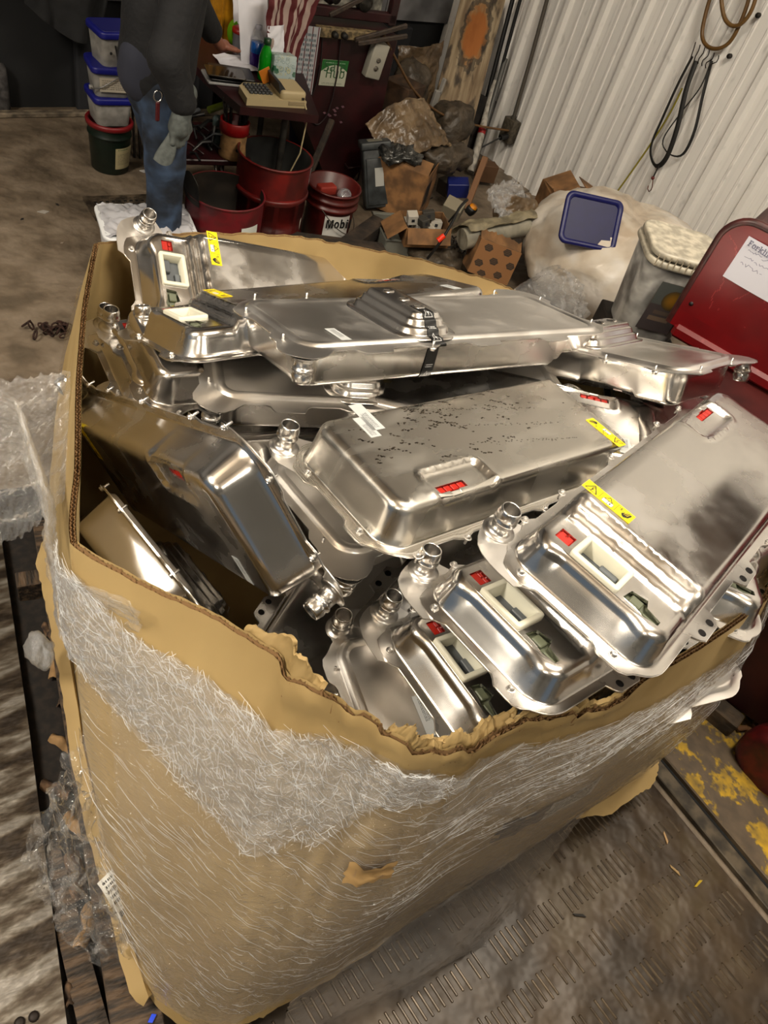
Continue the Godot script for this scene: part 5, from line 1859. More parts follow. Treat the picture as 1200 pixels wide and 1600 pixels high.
	one("green_tape", "lime green tape roll leaning against the yellow crate", "tape roll", MB.new().lathe([Vector2(0.045, -0.02), Vector2(0.07, -0.02), Vector2(0.07, -0.02), Vector2(0.07, 0.02), Vector2(0.07, 0.02), Vector2(0.045, 0.02), Vector2(0.045, 0.02), Vector2(0.045, -0.02)], 32), mat(Color(0.32, 0.52, 0.02), 0.45), "", at(Vector3(2.374, 0.720, -4.344) + Vector3(0, 0.065, 0.05), 10, 78))
	var tub := thing("clear_tub", "clear plastic tub with a red top, on the bench in front of the yellow crate", "tub", at(Vector3(2.334, 0.720, -4.204)))
	part("body", MB.new().lathe([Vector2(0, 0), Vector2(0.04, 0), Vector2(0.045, 0.1), Vector2(0.047, 0.1), Vector2(0.042, 0.1), Vector2(0.038, 0.004), Vector2(0, 0.004)], 24), mat(Color(0.6, 0.6, 0.62), 0.3), tub)
	part("cap", MB.new().lathe([Vector2(0, 0.1), Vector2(0.05, 0.1), Vector2(0.05, 0.12), Vector2(0.03, 0.13), Vector2(0, 0.13)], 24), mat(Color(0.5, 0.07, 0.03), 0.4), tub)
	var sheets := [
		[Vector3(2.329, 0.740, -3.973) + Vector3(0, 0.13, -0.08), Vector3(0.17, 0.0, 0.02), Vector3(-0.02, 0.36, -0.10), "tall white sheet of paper propped behind the bottles"],
		[Vector3(2.371, 0.800, -4.186) + Vector3(0, 0.16, -0.12), Vector3(0.12, 0.02, -0.02), Vector3(-0.05, 0.34, -0.03), "narrow white paper strip hanging left of the flag"],
		[Vector3(2.547, 0.740, -4.018) + Vector3(0.02, 0.12, -0.14), Vector3(0.16, -0.02, 0.04), Vector3(0.01, 0.28, -0.04), "white sheet of paper hanging behind the tissue box"],
		[Vector3(2.241, 0.725, -4.038), Vector3(0.22, 0, 0.03), Vector3(0.02, 0.01, -0.18), "loose white paper lying flat under the person's hand"],
		[Vector3(2.361, 0.900, -3.889), Vector3(0.10, 0.01, 0.0), Vector3(0.0, 0.14, -0.02), "white paper tucked beside the flag"],
	]
	for e in sheets:
		one("paper_sheet", e[3], "paper", sheetlet(e[0], e[1], e[2], 0.012, int(e[0].x * 100)), mat(Color(0.80, 0.80, 0.83), 0.7), "papers on the bench")
	var st := [[0.722, Color(0.55, 0.55, 0.55), "pale thin folder at the bottom of the stack on the bench edge"], [0.736, Color(0.05, 0.05, 0.055), "black binder in the middle of the stack on the bench edge"], [0.752, Color(0.12, 0.11, 0.10), "dark tablet case lying on top of the stack at the bench edge"]]
	for i in 3:
		one("binder", st[i][2], "binder", rbox(MB.new(), Vector3.ZERO, Vector3(0.24 - i * 0.01, 0.012, 0.16), 0.01, 0.003), mat(st[i][1], 0.3), "stack at the bench edge", along(Vector3(2.082, 0.740, -3.846) * Vector3(1, 0, 1) + Vector3(0.01 * i, st[i][0] + 0.005, 0), Vector3(0.96, 0, 0.2 + i * 0.05)))
	one("tablet", "flat tablet with a brown screen on top of the binder stack", "tablet", rbox(MB.new(), Vector3.ZERO, Vector3(0.2, 0.006, 0.13), 0.012, 0.002), mat(Color(0.16, 0.13, 0.09), 0.12), "", along(Vector3(2.053, 0.768, -3.822), Vector3(0.96, 0, 0.3)))  # one even brown over the whole tablet
	# flag hanging over the bench
	var fl := blank(160, 128, Color(0.60, 0.53, 0.50))
	for i in 7:
		fl.fill_rect(Rect2i(0, int(i * 128 / 6.5), 160, 10), Color(0.30, 0.05, 0.07))
	var nz := noise(1.0, 6, 2)
	var f0 := Vector3(2.439, 1.000, -3.906)
	one("striped_flag", "red and white striped flag hanging folded above the bench", "flag", MB.new().sheet(24, 24, func(a: float, b: float):
		var w := lerpf(0.22, 0.34, a)
		return f0 + Vector3(-0.03, -0.17, 0.02) * (a - 0.45) * 2.2 + Vector3(0.26, 0.05, 0.0) * (b - 0.5) * (1.25 - 0.55 * a) + Vector3(0, 0, 0.02 * sin(b * 14.0) + 0.02 * nz.get_noise_2d(a * 4, b * 4)), 0.002), picture(fl, 0.8))
	# tall maroon hopper with a tapered foot
	var h := thing("maroon_hopper", "tall maroon steel hopper tapering to a narrow foot, green and white sticker on its face", "hopper", at(Vector3(2.96, 0, -4.12), -6))
	var face := PackedVector2Array([Vector2(-0.30, -0.93), Vector2(0.27, -0.93), Vector2(0.285, -0.55), Vector2(0.27, -0.20), Vector2(0.15, 0.0), Vector2(0.02, 0.0), Vector2(-0.245, -0.42), Vector2(-0.27, -0.6)])
	part("shell", MB.new().prism(face, -0.26, 0.12, Transform3D(Basis(Vector3(1, 0, 0), Vector3(0, 0, 1), Vector3(0, -1, 0)), Vector3.ZERO)), maroon, h)
	part("side_flange", MB.new().box(Vector3(0.285, 0.78, 0.05), Vector3(0.05, 0.22, 0.06), 0.006), maroon, h)
	part("control_shelf", MB.new().box(Vector3(-0.06, 0.915, 0.13), Vector3(0.40, 0.05, 0.05), 0.005), mottled([Color(0.3, 0.25, 0.16), Color(0.5, 0.43, 0.3)], 0.03, 3.0, 0.7, 0.0, 131), h)
	part("top_rail", MB.new().box(Vector3(0.0, 0.985, 0.02), Vector3(0.58, 0.05, 0.05), 0.005).box(Vector3(0.27, 1.3, 0.02), Vector3(0.05, 0.7, 0.05), 0.005), maroon, h)
	for x in [-0.16, -0.10]:
		part("knob", MB.new().lathe([Vector2(0, 0), Vector2(0.018, 0), Vector2(0.016, 0.03), Vector2(0, 0.03)], 14, Transform3D(Basis(Vector3.RIGHT, PI / 2), Vector3(x, 0.915, 0.155))), grime, h)
	part("handle", MB.new().tube([Vector3(0.10, 0.16, 0.12), Vector3(0.10, 0.16, 0.17), Vector3(0.19, 0.17, 0.17), Vector3(0.19, 0.08, 0.17), Vector3(0.17, 0.04, 0.12)], 0.007, 6), maroon, h)
	var si := blank(128, 112, Color(0.66, 0.67, 0.60))
	fill_poly(si, PackedVector2Array([Vector2(0, 62), Vector2(30, 84), Vector2(64, 92), Vector2(98, 84), Vector2(127, 64), Vector2(127, 111), Vector2(0, 111)]), Color(0.10, 0.36, 0.14))
	print_rows(si, Rect2i(12, 6, 104, 10), 2, Color(0.35, 0.4, 0.35), 2)
	print_rows(si, Rect2i(12, 98, 104, 8), 1, Color(0.55, 0.65, 0.55), 5)
	part("sticker", MB.new().box(Vector3(-0.10, 0.70, 0.1215), Vector3(0.17, 0.14, 0.003), 0.0), picture(si), h)
	words(h, "Safe", 0.055, at(Vector3(-0.10, 0.735, 0.1232)), mat(Color(0.12, 0.30, 0.16), 0.6), "sticker_lettering")
	words(h, "Hub", 0.05, at(Vector3(-0.09, 0.698, 0.1232)), mat(Color(0.12, 0.30, 0.16), 0.6), "sticker_lettering")
	rng.seed = 12
	for i in 9:
		part("paint_chip", MB.new().prism(PackedVector2Array([Vector2(-0.012, -0.004), Vector2(0.004, -0.008), Vector2(0.014, 0.002), Vector2(0.0, 0.007)]), 0, 0.001, Transform3D(Basis(Vector3(1, 0, 0), Vector3(0, 0, 1), Vector3(0, -1, 0)), Vector3(-0.06 + rng.randfn(0, 0.04), 0.47 + rng.randfn(0, 0.03), 0.121))), mat(Color(0.36, 0.24, 0.28), 0.7), h)
	var ob := thing("outlet_box", "white steel outlet box hung at the top right of the maroon hopper", "outlet box", at(h.transform * Vector3(0.14, 0.80, 0.155), -6, 0, -8))
	part("body", rbox(MB.new(), Vector3.ZERO, Vector3(0.10, 0.19, 0.06), 0.008, 0.006), mat(Color(0.55, 0.54, 0.50), 0.45), ob)
	part("receptacle", MB.new().lathe([Vector2(0, 0), Vector2(0.014, 0), Vector2(0.014, 0.004), Vector2(0.005, 0.006), Vector2(0, 0.002)], 14, Transform3D(Basis(Vector3.RIGHT, PI / 2), Vector3(0, 0.01, 0.031))), mat(Color(0.3, 0.28, 0.25), 0.4), ob)
	part("receptacle", MB.new().lathe([Vector2(0, 0), Vector2(0.014, 0), Vector2(0.014, 0.004), Vector2(0, 0.002)], 14, Transform3D(Basis(Vector3.RIGHT, PI / 2), Vector3(0, -0.035, 0.031))), mat(Color(0.3, 0.28, 0.25), 0.4), ob)
	for e in [[Vector3(-0.12, 1.06, 0.06), 22.0, "grey steel cylinder lying on the hopper top, left of its twin"], [Vector3(0.06, 1.04, 0.06), -14.0, "grey steel cylinder lying on the hopper top, right of its twin"]]:
		one("steel_cylinder", e[2], "cylinder", MB.new().lathe([Vector2(0, 0), Vector2(0.03, 0), Vector2(0.034, 0.005), Vector2(0.034, 0.005), Vector2(0.03, 0.02), Vector2(0.052, 0.04), Vector2(0.052, 0.22), Vector2(0, 0.22)], 24, Transform3D(Basis(Vector3.RIGHT, -PI / 2 + 0.15), Vector3.ZERO)), mottled([Color(0.1, 0.1, 0.095), Color(0.24, 0.23, 0.21)], 0.03, 3.0, 0.45, 0.5, 132), "steel cylinders on the hopper", h.transform * at(e[0], e[1]))
	for e in [[Vector3(-0.20, 1.0, 0.14), Vector3(0.30, 0.16, 0.0), "wooden frame strip leaning at the hopper's top left"], [Vector3(-0.03, 0.90, 0.17), Vector3(0.32, 0.10, 0.0), "long dark bar lying across the hopper's top"], [Vector3(-0.02, 0.89, 0.19), Vector3(0.30, 0.07, 0.02), "second thin dark bar across the hopper's top"]]:
		one("wood_strip", e[2], "bar", MB.new().box(Vector3.ZERO, Vector3(e[1].length(), 0.025, 0.02), 0.004), mottled([Color(0.11, 0.085, 0.07), Color(0.23, 0.18, 0.14)], 0.03, 3.0, 0.7, 0.0, 133), "strips on the hopper", h.transform * along(e[0] + e[1] * 0.5, e[1]))
	for e in [[Vector3(-0.22, 0.92, 0.16), 0.19, Color(0.09, 0.05, 0.06), "thin dark cord hanging down the left of the hopper's face"], [Vector3(-0.10, 0.90, 0.16), 0.62, Color(0.12, 0.06, 0.07), "dark cord looping down over the sticker on the hopper"]]:
		var pts := []
		for i in 18:
			var t := i / 17.0
			pts.append(h.transform * (e[0] + Vector3(0.02 * sin(t * 5.0) - 0.12 * smoothstep(0.6, 1.0, t) * e[1], -0.62 * sin(t * PI * 0.5) * (0.6 + e[1] * 0.4) + 0.10 * smoothstep(0.75, 1.0, t) * e[1], -0.03)))
		one("dark_cable", e[3], "cord", MB.new().tube(pts, 0.004, 6), mat(e[2], 0.6), "cords on the hopper")
	var chart := blank(64, 160, Color(0.60, 0.61, 0.62))
	for x in 4:
		chart.fill_rect(Rect2i(4 + x * 18, 0, 3, 160), Color(0.3, 0.08, 0.1))
	print_rows(chart, Rect2i(6, 10, 52, 140), 12, Color(0.3, 0.35, 0.38), 3)
	one("wall_chart", "narrow printed chart with red lines hanging beside the hopper", "chart", MB.new().box(Vector3.ZERO, Vector3(0.12, 0.34, 0.008), 0.0), picture(chart), "", at(Vector3(2.607, 0.785, -3.950), -10, -4))
	# stand below the bench with its clutter
	var sd := thing("tool_stand", "low dark red stand under the bench, buried in black tools", "stand", at(Vector3(1.96, 0, -3.84), -8))
	part("shelf", MB.new().box(Vector3(0, 0.40, 0), Vector3(0.42, 0.03, 0.44), 0.005), maroon, sd)
	for q in [Vector2(-0.19, 0.2), Vector2(0.19, 0.2), Vector2(-0.19, -0.2), Vector2(0.19, -0.2)]:
		part("leg", MB.new().box(Vector3(q.x, 0.2, q.y), Vector3(0.035, 0.4, 0.035), 0.003), maroon, sd)
	part("side_panel", MB.new().box(Vector3(-0.20, 0.2, 0.0), Vector3(0.01, 0.36, 0.4), 0.002), maroon, sd)
	var can := thing("tool_can", "tan can with a red collar holding pliers and files, on the stand under the bench", "can", at(Vector3(2.048, 0.415, -3.664)))
	part("body", MB.new().lathe([Vector2(0, 0), Vector2(0.07, 0), Vector2(0.072, 0.01), Vector2(0.066, 0.07), Vector2(0.07, 0.13), Vector2(0.07, 0.13)], 32), mottled([Color(0.46, 0.33, 0.19), Color(0.58, 0.44, 0.28)], 0.03, 3.0, 0.6, 0.0, 134), can)
	part("collar", MB.new().lathe([Vector2(0.07, 0.125), Vector2(0.076, 0.13), Vector2(0.077, 0.185), Vector2(0.073, 0.19), Vector2(0.068, 0.185), Vector2(0.064, 0.03), Vector2(0, 0.03)], 32), mat(Color(0.45, 0.02, 0.025), 0.4), can)
	rng.seed = 21
	for i in 7:
		var a := rng.randf() * TAU
		var bp := can.transform * Vector3(cos(a) * 0.03, 0.04, sin(a) * 0.03)
		var tp := can.transform * Vector3(cos(a) * 0.075, rng.randf_range(0.22, 0.30), sin(a) * 0.06)
		one("hand_tool", "%s steel tool handle sticking out of the red-collared can" % ["tallest", "short", "blackened", "thin", "middle", "rearmost", "leaning"][i], "tool", MB.new().tube([bp, bp.lerp(tp, 0.6), tp], 0.006, 7, false, 1.0, 0.010), mottled([Color(0.1, 0.1, 0.1), Color(0.32, 0.31, 0.3)], 0.05, 4.0, 0.4, 0.7, 135), "tools in the red-collared can")
	for i in 26:
		var c0 := Vector3(1.93, 0.43, -3.82) + Vector3(rng.randfn(0, 0.11), rng.randf() * 0.10, rng.randfn(0.04, 0.10))
		var dr := Vector3(rng.randfn(0, 1), rng.randfn(-0.25, 0.5), rng.randfn(0, 1)).normalized()
		var l := rng.randf_range(0.07, 0.16)
		var col: Color = [Color(0.015, 0.015, 0.017), Color(0.03, 0.03, 0.035), Color(0.25, 0.26, 0.27), Color(0.14, 0.02, 0.03)][[0, 0, 1, 1, 2, 0, 3, 1][i % 8]]
		var cv := [c0 - dr * l * 0.5, c0 + Vector3(0, 0.02, 0), c0 + dr * l * 0.5]
		one("loose_tool", ["black-handled tool in the dark clutter under the bench", "small steel tool in the dark clutter under the bench"][1 if i % 8 == 4 else 0], "tool", MB.new().tube(cv, rng.randf_range(0.008, 0.018), 8, false, rng.randf_range(0.5, 1.0), 0.007), mat(col, 0.45), "clutter of tools under the bench")
	one("green_handled_tool", "yellow-green grip lying on the tool clutter under the bench", "tool", MB.new().tube([Vector3(2.012, 0.550, -3.891), Vector3(2.106, 0.570, -3.905)], 0.018, 10), mat(Color(0.28, 0.32, 0.03), 0.5))
	one("spray_can", "slim pale grey-green can beside the red-collared can", "can", MB.new().lathe([Vector2(0, 0), Vector2(0.026, 0), Vector2(0.027, 0.01), Vector2(0.027, 0.12), Vector2(0.02, 0.135), Vector2(0.012, 0.14), Vector2(0, 0.14)], 20), mat(Color(0.28, 0.34, 0.34), 0.35), "", at(Vector3(2.023, 0.430, -3.785), 0, 0, 6))
	for e in [[Vector3(1.975, 0.400, -3.757), Vector3(1.987, 0.300, -3.696), "bright steel rod hanging from the tool stand, left one"], [Vector3(2.011, 0.340, -3.720), Vector3(2.017, 0.300, -3.679), "short bright steel rod hanging from the tool stand, right one"]]:
		one("steel_rod", e[2], "rod", MB.new().tube([e[0], e[1]], 0.006, 8), mat(Color(0.6, 0.58, 0.55), 0.3, 0.8), "steel rods hanging from the stand")
	# behind the box: timbers, blue tub under the bench
	var tim := mottled([Color(0.12, 0.09, 0.065), Color(0.22, 0.17, 0.125)], 0.02, 1.5, 0.8, 0.0, 136, 3.0)
	one("floor_timber", "dark timber lying on the floor behind the box, nearer of two", "timber", MB.new().box(Vector3.ZERO, Vector3(0.62, 0.09, 0.11), 0.006), tim, "timbers behind the box", along(Vector3(2.474, 0.100, -3.193), Vector3(0.93, -0.05, 0.3)))
	one("floor_timber", "dark timber lying on the floor in front of the oil pail, rising to the right", "timber", MB.new().box(Vector3.ZERO, Vector3(0.5, 0.09, 0.10), 0.006), tim, "timbers behind the box", along(Vector3(2.712, 0.080, -3.279), Vector3(0.9, 0.05, -0.45)))
	one("blue_block", "blue painted block end beside the timbers behind the box", "block", MB.new().box(Vector3.ZERO, Vector3(0.06, 0.07, 0.05), 0.004), mat(Color(0.06, 0.10, 0.30), 0.6), "", at(Vector3(2.360, 0.060, -3.375), 20, 0, 10))
	one("blue_tub", "dim blue plastic tub in the shadow under the bench", "tub", MB.new().lathe([Vector2(0, 0), Vector2(0.11, 0), Vector2(0.13, 0.2), Vector2(0.137, 0.2), Vector2(0.137, 0.21), Vector2(0.12, 0.21), Vector2(0.1, 0.02), Vector2(0, 0.02)], 32), mat(Color(0.03, 0.08, 0.22), 0.5), "", at(Vector3(3.048, 0.000, -4.365) + Vector3(0, 0, -0.1)))
	one("wood_stake", "weathered wooden stake leaning between the drum and the hopper", "stake", MB.new().box(Vector3.ZERO, Vector3(0.42, 0.03, 0.035), 0.004), tim, "", along(Vector3(2.620, 0.386, -3.700), Vector3(2.687, 0.461, -3.750) - Vector3(2.556, 0.301, -3.650)))


func glass() -> StandardMaterial3D:
	var m := StandardMaterial3D.new()
	m.transparency = BaseMaterial3D.TRANSPARENCY_ALPHA
	m.albedo_color = Color(0.9, 0.93, 0.95, 0.15)
	m.roughness = 0.08
	m.metallic_specular = 0.71
	m.cull_mode = BaseMaterial3D.CULL_DISABLED
	return m


func picture_tri(im: Image, scale: float) -> StandardMaterial3D:
	var m := picture(im)
	m.uv1_triplanar = true
	m.uv1_scale = Vector3.ONE * scale
	return m


func bottle(p: Vector3, h: float, cols: Array, label: String, cap_green: bool) -> void:
	var t := thing("drink_bottle", label, "bottle", at(p), "drink bottles on the bench")
	var r := 0.032
	if cap_green:
		part("body", MB.new().lathe([Vector2(0, 0), Vector2(r, 0), Vector2(r + 0.002, 0.01), Vector2(r + 0.002, h * 0.55), Vector2(r * 0.8, h * 0.72), Vector2(0.014, h * 0.86), Vector2(0.014, h * 0.9)], 24), mat(cols[0], 0.15), t)
		part("cap", MB.new().lathe([Vector2(0.018, h * 0.86), Vector2(0.02, h * 0.88), Vector2(0.02, h), Vector2(0, h)], 20), mat(Color(0.02, 0.20, 0.07), 0.4), t)
	else:
		part("drink", MB.new().lathe([Vector2(0, 0), Vector2(r, 0), Vector2(r + 0.001, 0.01), Vector2(r + 0.001, h * 0.40)], 24), mat(cols[0], 0.2), t)
		part("drink", MB.new().lathe([Vector2(r + 0.001, h * 0.40), Vector2(r + 0.001, h * 0.66), Vector2(0, h * 0.66)], 24), mat(cols[1], 0.2), t)
		part("neck", MB.new().lathe([Vector2(r + 0.001, h * 0.66), Vector2(r * 0.9, h * 0.78), Vector2(0.014, h * 0.94), Vector2(0.014, h)], 24), glass(), t)
		part("cap", MB.new().lathe([Vector2(0.016, h * 0.95), Vector2(0.016, h * 1.05), Vector2(0, h * 1.05)], 16), mat(Color(0.6, 0.6, 0.65), 0.4), t)


func bag(c: Vector3, r: Vector3, yaw: float, seed_: int, amp: float, freq: float, seg := 40) -> MB:
	return MB.new().blob(c, r, noise(freq, seed_, 4), amp, seg, Basis(Vector3.UP, deg_to_rad(yaw)), 0.72)


func carton(size: Vector3, flaps: Array, thick := 0.005) -> Array:
	# walls and floor in one mesh; then each flap as [hinge edge, angle]
	var mb := MB.new()
	var h := size * 0.5
	mb.box(Vector3(0, thick / 2, 0), Vector3(size.x, thick, size.z), 0.0)
	mb.box(Vector3(0, h.y, h.z), Vector3(size.x, size.y, thick), 0.001)
	mb.box(Vector3(0, h.y, -h.z), Vector3(size.x, size.y, thick), 0.001)
	mb.box(Vector3(h.x, h.y, 0), Vector3(thick, size.y, size.z), 0.001)
	mb.box(Vector3(-h.x, h.y, 0), Vector3(thick, size.y, size.z), 0.001)
	var out := [mb]
	for f in flaps:
		var fb := MB.new()
		var yaw: float = [0.0, 90.0, 180.0, 270.0][f[0]]
		var dist := h.z if f[0] % 2 == 0 else h.x
		var wid := size.x if f[0] % 2 == 0 else size.z
		var len_: float = f[2]
		var b := Basis(Vector3.UP, deg_to_rad(yaw)) * Basis(Vector3.RIGHT, deg_to_rad(f[1]))
		var hinge := Basis(Vector3.UP, deg_to_rad(yaw)) * Vector3(0, size.y, dist)
		fb.box(hinge + b * Vector3(0, 0, len_ / 2), Vector3(wid - 0.006, thick, len_), 0.001, b)
		out.append(fb)
	return out


func make_carton(called: String, label: String, xf: Transform3D, size: Vector3, flaps: Array, m: Material) -> Node3D:
	var t := thing(called, label, "carton", xf)
	var parts := carton(size, flaps)
	part("body", parts[0], m, t)
	for i in range(1, parts.size()):
		part("flap", parts[i], m, t)
	return t


func wall_pile() -> void:
	var brown := mottled([Color(0.38, 0.25, 0.13), Color(0.47, 0.32, 0.18), Color(0.52, 0.37, 0.22)], 0.02, 1.5, 0.8, 0.0, 151)
	var kraft := mottled([Color(0.27, 0.215, 0.15), Color(0.38, 0.31, 0.225), Color(0.45, 0.38, 0.29)], 0.015, 1.5, 0.35, 0.0, 152, 6.0)
	var dusty := mottled([Color(0.20, 0.17, 0.135), Color(0.29, 0.25, 0.20)], 0.02, 1.5, 0.5, 0.0, 153, 6.0)
	# weathered plank leaning in the corner, with an orange stain
	var im := blank(128, 512, Color(0.4, 0.35, 0.27))
	var nz := noise(0.02, 8, 4)
	for y in 512:
		for x in 128:
			var g := nz.get_noise_2d(x * 2.5, y * 0.35)
			var s := nz.get_noise_2d(x * 1.2 + 300, y * 0.7)
			var c := Color(0.40, 0.33, 0.245).lerp(Color(0.58, 0.52, 0.42), clampf(0.5 + g, 0, 1))
			if s > 0.1:
				c = c.lerp(Color(0.16, 0.13, 0.10), clampf((s - 0.1) * 2.0, 0, 0.85))
			var dd := Vector2((x - 66) / 40.0, (y - 270) / 62.0).length() + 0.25 * nz.get_noise_2d(x * 2.0, y * 2.0)
			if dd < 1.0:
				c = c.lerp(Color(0.58, 0.33, 0.11), clampf((1.0 - dd) * 2.5, 0.0, 0.9))
			if absf(dd - 1.0) < 0.12:
				c = c.darkened(0.35)
			im.set_pixel(x, y, c)
	var ord := ["first", "second", "third", "fourth", "fifth", "sixth", "seventh"]
	var a := Vector3(4.036, 0.300, -4.181)
	var b := Vector3(4.500, 0.975, -4.704)
	var pl := MB.new()
	pl.q(Vector3(-1, -0.155, 0.02), Vector3(1, -0.155, 0.02), Vector3(1, 0.155, 0.02), Vector3(-1, 0.155, 0.02), Vector2(1, 1), Vector2(1, 0), Vector2(0, 0), Vector2(0, 1))
	pl.box(Vector3(0, 0, 0), Vector3(2.0, 0.31, 0.038), 0.004)
	var dirp := (b - a).normalized()
	var zz := (Vector3(-0.62, 0.1, 0.78) - dirp * Vector3(-0.62, 0.1, 0.78).dot(dirp)).normalized()
	one("leaning_plank", "wide weathered plank leaning in the corner, with a round orange stain", "plank", pl, picture(im, 0.8), "", Transform3D(Basis(dirp, zz.cross(dirp), zz), a + dirp * 0.72))
	# pipes and poles beside it
	var rods := [
		[Vector3(4.415, 0.050, -4.248), Vector3(4.520, 1.059, -4.440), 0.016, Color(0.03, 0.03, 0.035), "black pipe leaning on the ribbed wall right beside the plank"],
		[Vector3(4.493, 0.050, -4.263), Vector3(4.540, 1.078, -4.389), 0.012, Color(0.06, 0.06, 0.065), "second thinner black pipe leaning beside the first"],
		[Vector3(4.262, 0.050, -4.045), Vector3(4.540, 0.688, -4.345), 0.017, Color(0.30, 0.30, 0.29), "grey rod with a bright collar leaning on the ribbed wall"],
	]
	for r in rods:
		one("leaning_pipe", r[4], "pipe", MB.new().tube([r[0], r[1]], r[2], 10), mat(r[3], 0.5, 0.3), "pipes leaning on the ribbed wall")
	var t := thing("white_pole", "dirty white plastic pole with a red band, leaning on the ribbed wall", "pole")
	var p0 := Vector3(4.208, 0.040, -4.012)
	var p1 := Vector3(4.500, 0.538, -4.326)
	part("tube", MB.new().tube([p0, p1], 0.028, 14), mottled([Color(0.48, 0.46, 0.42), Color(0.68, 0.66, 0.62)], 0.03, 3.0, 0.5, 0.0, 154), t)
	var pm := p0.lerp(p1, 0.42)
	part("red_band", MB.new().tube([pm, pm + (p1 - p0).normalized() * 0.035], 0.0295, 14), mat(Color(0.55, 0.04, 0.04), 0.5), t)
	one("rusty_channel", "dark rusty steel channel leaning behind the white pole", "channel", MB.new().box(Vector3.ZERO, Vector3(0.5, 0.012, 0.15), 0.003).box(Vector3(0, 0.025, 0.07), Vector3(0.5, 0.05, 0.012), 0.003).box(Vector3(0, 0.025, -0.07), Vector3(0.5, 0.05, 0.012), 0.003), mottled([Color(0.06, 0.045, 0.035), Color(0.13, 0.10, 0.08)], 0.02, 2.0, 0.8, 0.2, 155), "", along(Vector3(4.325, 0.220, -4.252), Vector3(4.480, 0.458, -4.335) - Vector3(4.316, 0.050, -4.256), Vector3(-0.5, 0.2, 0.8)))
	# conduit down the wall to a junction box
	t = thing("wall_conduit", "grey conduit running down the ribbed wall into a square junction box", "conduit")
	var jb := Vector3(4.570, 0.291, -4.108)
	part("pipe", MB.new().tube([Vector3(4.585, 1.162, -4.195), Vector3(4.580, 0.775, -4.150), jb + Vector3(0, 0.08, 0)], 0.014, 10), mat(Color(0.32, 0.30, 0.27), 0.5, 0.4), t)
	part("junction_box", rbox(MB.new(), jb, Vector3(0.07, 0.16, 0.12), 0.01, 0.006), mottled([Color(0.24, 0.21, 0.17), Color(0.36, 0.33, 0.28)], 0.03, 3.0, 0.5, 0.3, 156), t)
	part("box_hub", MB.new().tube([jb + Vector3(0, 0.075, 0), jb + Vector3(0, 0.1, 0)], 0.022, 10), mat(Color(0.3, 0.28, 0.25), 0.5, 0.4), t)
	var plug := jb + Vector3(-0.05, -0.03, 0.03)
	one("black_plug", "black plug pushed into the junction box on the wall", "plug", MB.new().tube([plug + Vector3(0.02, 0, 0), plug + Vector3(-0.05, -0.01, 0.0)], 0.02, 10), mat(Color(0.03, 0.03, 0.03), 0.5))
	one("black_cable", "thin black cable sagging from the wall plug down to the floor behind the box", "cable", curve_tube([plug + Vector3(-0.05, -0.01, 0), Vector3(4.178, 0.084, -4.100), Vector3(3.873, -0.036, -3.900), Vector3(3.409, 0.075, -3.600), Vector3(3.281, 0.049, -3.450), Vector3(3.177, 0.036, -3.300), Vector3(3.121, 0.020, -3.132), Vector3(3.318, 0.100, -3.241), Vector3(3.354, 0.250, -3.196)], 0.0055), mat(Color(0.03, 0.03, 0.032), 0.5))
	one("tan_cord", "tan cord hanging from the hopper's outlet box across to the junction box", "cord", curve_tube([Vector3(3.090, 0.950, -3.950), Vector3(3.280, 0.782, -4.000), Vector3(3.536, 0.576, -4.050), Vector3(3.851, 0.418, -4.100), Vector3(4.202, 0.330, -4.120), jb + Vector3(-0.04, 0.01, 0.03)], 0.008), mat(Color(0.36, 0.25, 0.13), 0.6))
	var oc := thing("orange_tipped_cable", "black cable with a bright orange connector lying over the grey bin", "cable")
	part("cable", curve_tube([Vector3(2.942, 0.150, -2.913), Vector3(2.955, 0.280, -2.869), Vector3(3.050, 0.350, -2.922), Vector3(3.147, 0.400, -2.992), Vector3(3.233, 0.420, -3.036)], 0.008), mat(Color(0.03, 0.03, 0.03), 0.5), oc)
	part("connector", MB.new().tube([Vector3(2.933, 0.290, -2.870), Vector3(2.966, 0.320, -2.866)], 0.015, 10), mat(Color(0.85, 0.17, 0.03), 0.4), oc)
	# bags against the corner
	one("brown_bag", "dusty brown plastic bag standing against the ribbed wall, top flap upright", "bag", MB.new().sheet(24, 24, func(u: float, v: float):
		var c := Vector3(3.817, 0.533, -4.400)
		return c + Vector3(0.34, 0.06, 0.05) * (u - 0.5) * (1.0 - 0.25 * v) + Vector3(0.03, -0.40, 0.06) * (v - 0.5) + Vector3(0, 0, 0.05 * sin(u * PI) + 0.025 * nz.get_noise_2d(u * 180, v * 180)), 0.006), kraft)
	one("brown_bag", "big slumped brown sack between the hopper and the plank", "bag", bag(Vector3(3.725, 0.363, -4.350), Vector3(0.15, 0.28, 0.12), 20, 3, 0.05, 5.0), dusty, "brown sacks in the corner")
	one("brown_bag", "olive brown sack behind the foot of the plank", "bag", bag(Vector3(4.017, 0.319, -4.150), Vector3(0.16, 0.16, 0.12), 0, 5, 0.05, 6.0), dusty, "brown sacks in the corner")
	one("brown_bag", "crumpled grey-brown sack lying on the labelled cardboard box", "bag", bag(Vector3(3.648, 0.323, -3.750), Vector3(0.21, 0.07, 0.14), 15, 6, 0.05, 8.0), dusty, "brown sacks in the corner")
